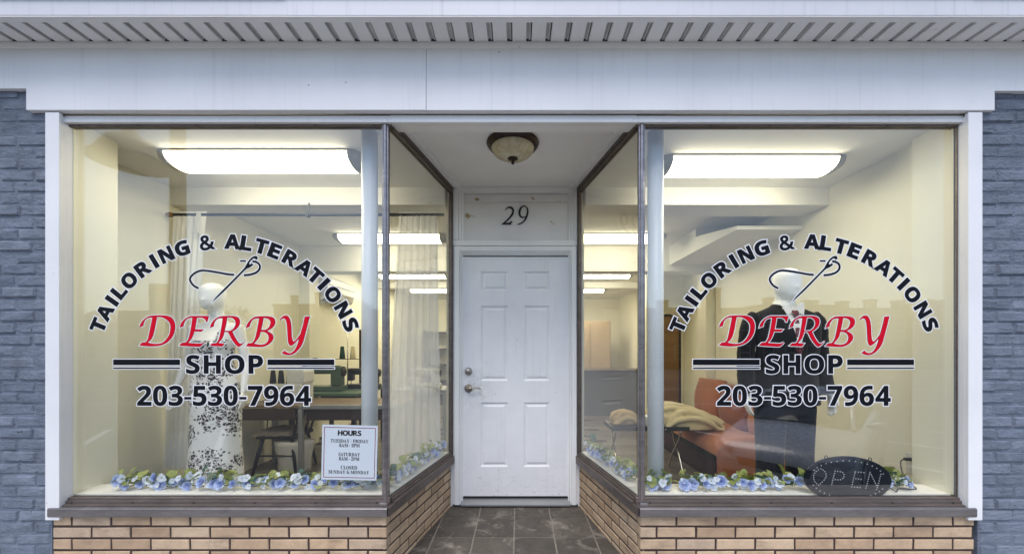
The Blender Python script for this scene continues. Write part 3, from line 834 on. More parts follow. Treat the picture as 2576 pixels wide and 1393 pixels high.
for x0, x1 in cells_x:
    for z0, z1 in cells_z:
        m = MB(); rings = []
        for ins, dep in ((0, 0), (.004, .0015), (.008, .007), (.016, .010), (.020, .010), (.038, .0025), (.040, .002)):
            rings.append([Vector((x0 + ins, YD + dep, z0 + ins)), Vector((x1 - ins, YD + dep, z0 + ins)), Vector((x1 - ins, YD + dep, z1 - ins)), Vector((x0 + ins, YD + dep, z1 - ins))])
        m.loft(rings, cap=False, smooth=False); m.add(rings[-1], [(0, 1, 2, 3)])
        m.build('door_panel', 'door_white', door)
hx_, dz_, lz_ = qd(1178), qz(934), qz(977)
m = MB(); m.lathe([(.001, -.026), (.021, -.026), (.024, -.022), (.030, -.010), (.033, 0)], (hx_, YD, dz_), 'y', 24); m.cm = 1
m.box(hx_ - .0012, hx_ + .0012, YD - .0275, YD - .0255, dz_ - .009, dz_ + .004)
m.build('deadbolt', ['nickel', 'screw_dark'], door)
m = MB(); m.lathe([(.001, -.050), (.010, -.050), (.012, -.046), (.013, -.018), (.026, -.012), (.034, -.004), (.036, 0)], (hx_ - .001, YD, lz_), 'y', 24)
pts = [Vector((hx_ + .002 + t * .112, YD - .043 - .004 * math.sin(t * 3), lz_ + .002 + .012 * math.sin(t * 2.3) - .012 * t * t)) for t in [i / 9 for i in range(10)]]
m.tube(pts, [.009, .0085, .0075, .007, .0065, .0062, .006, .006, .0055, .003], 8)
m.build('lever_handle', 'nickel', door)

# ------------------------------------------------------------------ interior of the shop
ZC = 2.722
XWL, XWR, YBK = -2.99, 2.665, 8.6
I_ = MB()
I_.box(-4.6, 4.6, .031, YBK + .2, ZC, ZC + .12)
I_.build('shop_ceiling', 'ceiling_white', B)
m = MB(); m.box(-4.6, 4.6, -.0, YBK + .2, ZC + .13, 3.09); m.build('roof_slab', 'trim_white', B)
m = MB(); m.box(XWL - .12, XWL, .29, YBK, -.05, ZC); m.build('side_wall', 'cream_wall', B, 'cream left wall inside the shop')
m = MB(); m.box(XWR, XWR + .12, .25, 2.86, -.05, ZC); m.box(XWR + .2, XWR + .3, 2.86, YBK, -.05, ZC); m.box(XWR + .1, XWR + .3, 2.84, 2.9, -.05, ZC); m.build('side_wall', 'cream_wall', B, 'cream right wall inside the shop')
m = MB(); m.box(XWL - .2, XWR + .4, YBK, YBK + .12, -.05, ZC); m.build('back_wall', 'cream_wall', B)
m = MB(); m.box(-4.6, -2.6915, .031, .285, -.05, ZC + .0); m.build('pier', 'cream_wall', B)
m = MB(); m.box(2.6, 4.6, .031, .247, -.05, ZC); m.build('pier', 'cream_wall', B)
for x in (-2.689, 2.5975):
    m = MB(); m.box(x - .0, x + .026, .008, .03, .472, 2.66); m.build('window_bead', 'cream_wall', B)
# walls behind the entrance recess (inside face)
m = MB(); m.box(LB - .06, RB + .06, yb + .101, yb + .16, -.02, ZC - .002); m.build('entry_back', 'cream_wall', B)
# beams
m = MB(); m.box(XWL, LB - .06, .99, 1.28, 2.573, ZC); m.box(RB + .06, XWR, .99, 1.28, 2.573, ZC); m.box(LB - .06, RB + .06, 1.135, 1.28, 2.573, ZC); m.build('ceiling_beam', 'ceiling_white', B)
m = MB(); m.box(XWL, XWR + .2, 2.89, 3.15, 2.384, ZC); m.build('ceiling_beam', 'ceiling_white', B)
m = MB(); m.box(XWL, XWR + .2, 5.75, 5.95, 2.60, ZC); m.build('ceiling_beam', 'ceiling_white', B)
m = MB(); m.box(XWL, XWL + .14, 2.893, 3.147, 0, 2.3835); m.build('wall_pilaster', 'cream_wall', B)
m = MB(); m.box(XWR - .12, XWR + .2, 2.88, 3.12, 0, 2.39); m.build('wall_pilaster', 'cream_wall', B)
m = MB(); m.box(XWR - .45, XWR + .2, 4.3, 4.4, 0, ZC); m.build('wall_pilaster', 'cream_wall', B)
# sloping boxed stair soffit on the right
m = MB()
m.add([(2.05, 1.30, 2.458), (XWR, 1.30, 2.458), (XWR, 1.30, 2.492), (2.05, 1.30, 2.492), (2.05, 2.13, 2.466), (XWR, 2.13, 2.466), (XWR, 2.13, 2.63), (2.05, 2.13, 2.63)],
      [(0, 1, 2, 3), (4, 7, 6, 5), (0, 3, 7, 4), (1, 5, 6, 2), (0, 4, 5, 1), (3, 2, 6, 7)])
m.add([(2.05, 2.1301, 2.466), (XWR, 2.1301, 2.466), (XWR, 2.1301, ZC), (2.05, 2.1301, ZC), (2.05, 2.889, 2.466), (XWR, 2.889, 2.466), (XWR, 2.889, ZC), (2.05, 2.889, ZC)],
      [(0, 1, 2, 3), (4, 7, 6, 5), (0, 3, 7, 4), (1, 5, 6, 2), (0, 4, 5, 1), (3, 2, 6, 7)])
m.build('boxed_soffit', 'ceiling_white', B)
# display ledge behind the glass
def ledge(sgn):
    m = MB()
    xo = -2.69 if sgn < 0 else 2.599
    xi = LF if sgn < 0 else RF
    a = side_pt(sgn, .02, -.006); b_ = side_pt(sgn, .94, -.006); c = side_pt(sgn, .94, -.15); d = side_pt(sgn, .19, -.15)
    m.prism([(xo, .021), (a.x, .021), (b_.x, b_.y), (c.x, c.y), (d.x, .19), (xo, .19)] if sgn < 0 else [(xo, .021), (xo, .19), (d.x, .19), (c.x, c.y), (b_.x, b_.y), (a.x, .021)], .43, .4715)
    m.build('display_ledge', 'ledge_white', B)
    m = MB()
    a = side_pt(sgn, .19, -.13); c = side_pt(sgn, .95, -.13); e = side_pt(sgn, .95, -.11); f_ = side_pt(sgn, .19, -.11)
    lo, hi = sorted((xo, d.x)); m.box(lo, hi, .165, .185, 0, .43)
    m.prism([(a.x, a.y), (c.x, c.y), (e.x, e.y), (f_.x, f_.y)], 0, .43)
    m.build('ledge_skirt', 'cream_wall', B)
ledge(-1); ledge(1)
# steel columns painted white beside the corner posts
for qx, lab in ((930, 'round white painted steel column behind the left window corner'), (1649, 'round white painted steel column behind the right window corner')):
    p = Q(qx, 872, .16); m = MB(); m.lathe([(.0495, .0), (.0495, 2.72)], (p.x, .16, 0), 'z', 32)
    m.build('column', 'pole_white', B, lab)
# plank floor
fl = MB().box(XWL - .1, XWR + .3, .06, YBK, -.06, -.006).build('shop_floor', 'dark_joint', kind='structure')
pm = MB(); PW, PL = .15, .90
pm.add([(-PL / 2 + .0015, -PW / 2 + .0015, 0), (PL / 2 - .0015, -PW / 2 + .0015, 0), (PL / 2 - .0015, PW / 2 - .0015, 0), (-PL / 2 + .0015, PW / 2 - .0015, 0),
        (-PL / 2, -PW / 2, -.006), (PL / 2, -PW / 2, -.006), (PL / 2, PW / 2, -.006), (-PL / 2, PW / 2, -.006)],
       [(0, 1, 2, 3), (0, 4, 5, 1), (1, 5, 6, 2), (2, 6, 7, 3), (3, 7, 4, 0)])
pme = pm.mesh('plank', 'floor_plank')
yy = 1.25; row = 0
cnt = 0
while yy < 6.6:
    x = XWL - .1 + (row * .37 % .9)
    while x < XWR + .2:
        # leave out what stands hidden behind the door wall
        if not (abs(x - CX) < .6 + (yy - 1) * .12):
            inst('plank', pme, fl, (x, yy, 0)); cnt += 1
        x += PL
    yy += PW; row += 1

# ------------------------------------------------------------------ ceiling lights
def ceiling_light(cx_, yc, L, label, group='lit ceiling lights in the shop'):
    t = thing('ceiling_light', (cx_, yc, ZC), label, 'ceiling light', group)
    hw_, dep = .130, .072
    def ring(x, s, zs_):
        return [Vector((x, yc + hw_ * s * math.cos(math.pi * k / 12), ZC - .012 - dep * zs_ * math.sin(math.pi * k / 12) ** .8)) for k in range(13)]
    m = MB(); m.loft([ring(cx_ - L / 2, 1, 1), ring(cx_, 1, 1), ring(cx_ + L / 2, 1, 1)], cap=False, closed=False)
    m.build('diffuser', 'lamp_diffuser' if yc < 3 else 'lamp_diffuser_bright', t)
    m = MB(); m.box(cx_ - L / 2 - .01, cx_ + L / 2 + .01, yc - hw_ - .006, yc + hw_ + .006, ZC - .0115, ZC - .0005)
    m.build('pan', 'lamp_pan', t)
    for s in (-1, 1):
        m = MB(); x0 = cx_ + s * L / 2
        rs = [ring(x0 + s * a, b_, c) for a, b_, c in ((0.0005, 1.03, 1.03), (.02, 1.03, 1.02), (.055, .90, .86), (.085, .62, .55), (.095, .45, .25))]
        rs = [r + [Vector((r[-1].x, r[-1].y, ZC - .001)), Vector((r[0].x, r[0].y, ZC - .001))] for r in rs]
        m.loft(rs); m.build('end_cap', 'lamp_endcap', t)
    return t
ceiling_light(-1.825, .49, 1.27, 'lit ceiling light nearest the glass in the left window')
ceiling_light(1.69, .56, 1.18, 'lit ceiling light nearest the glass in the right window')
ceiling_light(-1.57, 2.42, 1.22, 'second lit ceiling light from the glass, left side, behind the white column')
ceiling_light(1.10, 2.42, 1.22, 'second lit ceiling light from the glass, right side, behind the corner post')
ceiling_light(-1.98, 4.85, 1.22, 'third lit ceiling light from the glass, seen through the sheer curtain')
ceiling_light(1.45, 4.85, 1.22, 'third lit ceiling light from the glass, seen in the right side pane')
ceiling_light(-1.93, 6.70, 1.22, 'farthest lit ceiling light behind the sheer curtain')
ceiling_light(1.38, 6.70, 1.22, 'farthest lit ceiling light seen in the right side pane')

# ------------------------------------------------------------------ entrance lamp and house number
lp = ((1290 - 1305) * 2.53 / 950, .275)
t = thing('porch_light', (lp[0], lp[1], 2.719), 'unlit flush porch light with bronze pan and alabaster glass bowl', 'porch light')
m = MB(); m.lathe([(.10, .0), (.172, -.001), (.175, -.006), (.171, -.016), (.160, -.030), (.147, -.037), (.120, -.038)], (lp[0], lp[1], 2.7185), 'z', 40); m.build('pan', 'dark_bronze', t)
m = MB(); m.lathe([(.143, -.034), (.1425, -.042), (.135, -.058), (.117, -.077), (.090, -.093), (.058, -.103), (.020, -.108), (.002, -.109)], (lp[0], lp[1], 2.7185), 'z', 40); m.build('glass_bowl', 'alabaster_glass', t)
m = MB(); m.lathe([(.034, -.104), (.036, -.109), (.026, -.114), (.010, -.118), (.007, -.124), (.012, -.131), (.011, -.138), (.004, -.145), (.001, -.147)], (lp[0], lp[1], 2.7185), 'z', 20); m.build('finial', 'dark_bronze', t)

def smooth_path(pts, n=6):
    """closed outline through points; a third value of 1 marks a corner"""
    out = []; N = len(pts)
    P = [Vector((p[0], p[1])) for p in pts]; C = [len(p) > 2 for p in pts]
    for i in range(N):
        p0, p1, p2, p3 = P[i - 1], P[i], P[(i + 1) % N], P[(i + 2) % N]
        if C[i]: p0 = p1 - (p2 - p1) * .6
        if C[(i + 1) % N]: p3 = p2 + (p2 - p1) * .6
        for k in range(n):
            t = k / n
            out.append(.5 * ((2 * p1) + (p2 - p0) * t + (2 * p0 - 5 * p1 + 4 * p2 - p3) * t * t + (3 * p1 - p0 - 3 * p2 + p3) * t ** 3))
    return out
def stroke(pts, w, n=5):
    """outline of a round-ended line of width w through points"""
    P = [Vector(p) for p in pts]; L = []
    for i in range(len(P) - 1):
        p0 = P[i - 1] if i else P[0] * 2 - P[1]; p1, p2 = P[i], P[i + 1]; p3 = P[i + 2] if i + 2 < len(P) else P[-1] * 2 - P[-2]
        for k in range(n):
            t = k / n
            L.append(.5 * ((2 * p1) + (p2 - p0) * t + (2 * p0 - 5 * p1 + 4 * p2 - p3) * t * t + (3 * p1 - p0 - 3 * p2 + p3) * t ** 3))
    L.append(P[-1]); a = []; b_ = []
    for i, p in enumerate(L):
        d = (L[min(i + 1, len(L) - 1)] - L[max(i - 1, 0)]).normalized(); nn = Vector((-d.y, d.x)) * w / 2
        a.append(p + nn); b_.append(p - nn)
    return a + b_[::-1]
def area(c): return sum(c[i - 1].x * c[i].y - c[i].x * c[i - 1].y for i in range(len(c))) / 2
def offset(c, d):
    """grow an outline by d (positive area = outer contour)"""
    out = []; n = len(c); s = 1 if area(c) > 0 else -1
    for i in range(n):
        e0 = (c[i] - c[i - 1]); e1 = (c[(i + 1) % n] - c[i])
        if e0.length < 1e-9 or e1.length < 1e-9: out.append(c[i].copy()); continue
        e0.normalize(); e1.normalize()
        n0 = Vector((e0.y, -e0.x)); n1 = Vector((e1.y, -e1.x)); b_ = n0 + n1
        if b_.length < .3: b_ = n0
        b_.normalize(); k = min(1.0 / max(b_.dot(n0), .45), 2.0)
        out.append(c[i] + b_ * d * k)
    return out
def flat_mesh(name, contours, mat, y0, y1):
    """filled outlines (x, z) in a plane facing the street, from depth y0 to y1"""
    y0, y1 = min(y0, y1), max(y0, y1)
    pts = []; eds = []
    for c in contours:
        b_ = len(pts); pts += c; eds += [(b_ + i, b_ + (i + 1) % len(c)) for i in range(len(c))]
    vo, eo, fo = delaunay_2d_cdt(pts, eds, [], 0, 1e-7)[:3]
    def inside(x, z):
        w_ = 0
        for c in contours:
            for i in range(len(c)):
                p, q_ = c[i - 1], c[i]
                if (p.y <= z) != (q_.y <= z):
                    if p.x + (z - p.y) / (q_.y - p.y) * (q_.x - p.x) > x: w_ += 1 if q_.y > p.y else -1
        return w_ != 0
    keep = [f for f in fo if inside(sum(vo[i].x for i in f) / 3, sum(vo[i].y for i in f) / 3)]
    m = MB(); n = len(vo)
    v = [(p.x, y0, p.y) for p in vo] + [(p.x, y1, p.y) for p in vo]
    m.add(v, [tuple(f) for f in keep] + [tuple(i + n for i in f[::-1]) for f in keep])
    return m
def orient(contours):
    """first contour counter-clockwise, holes clockwise"""
    out = []
    big = max(range(len(contours)), key=lambda i: abs(area(contours[i])))
    for i, c in enumerate(contours):
        hole = i != big
        a = area(c)
        out.append(c[::-1] if (a > 0) == hole else c)
    return out

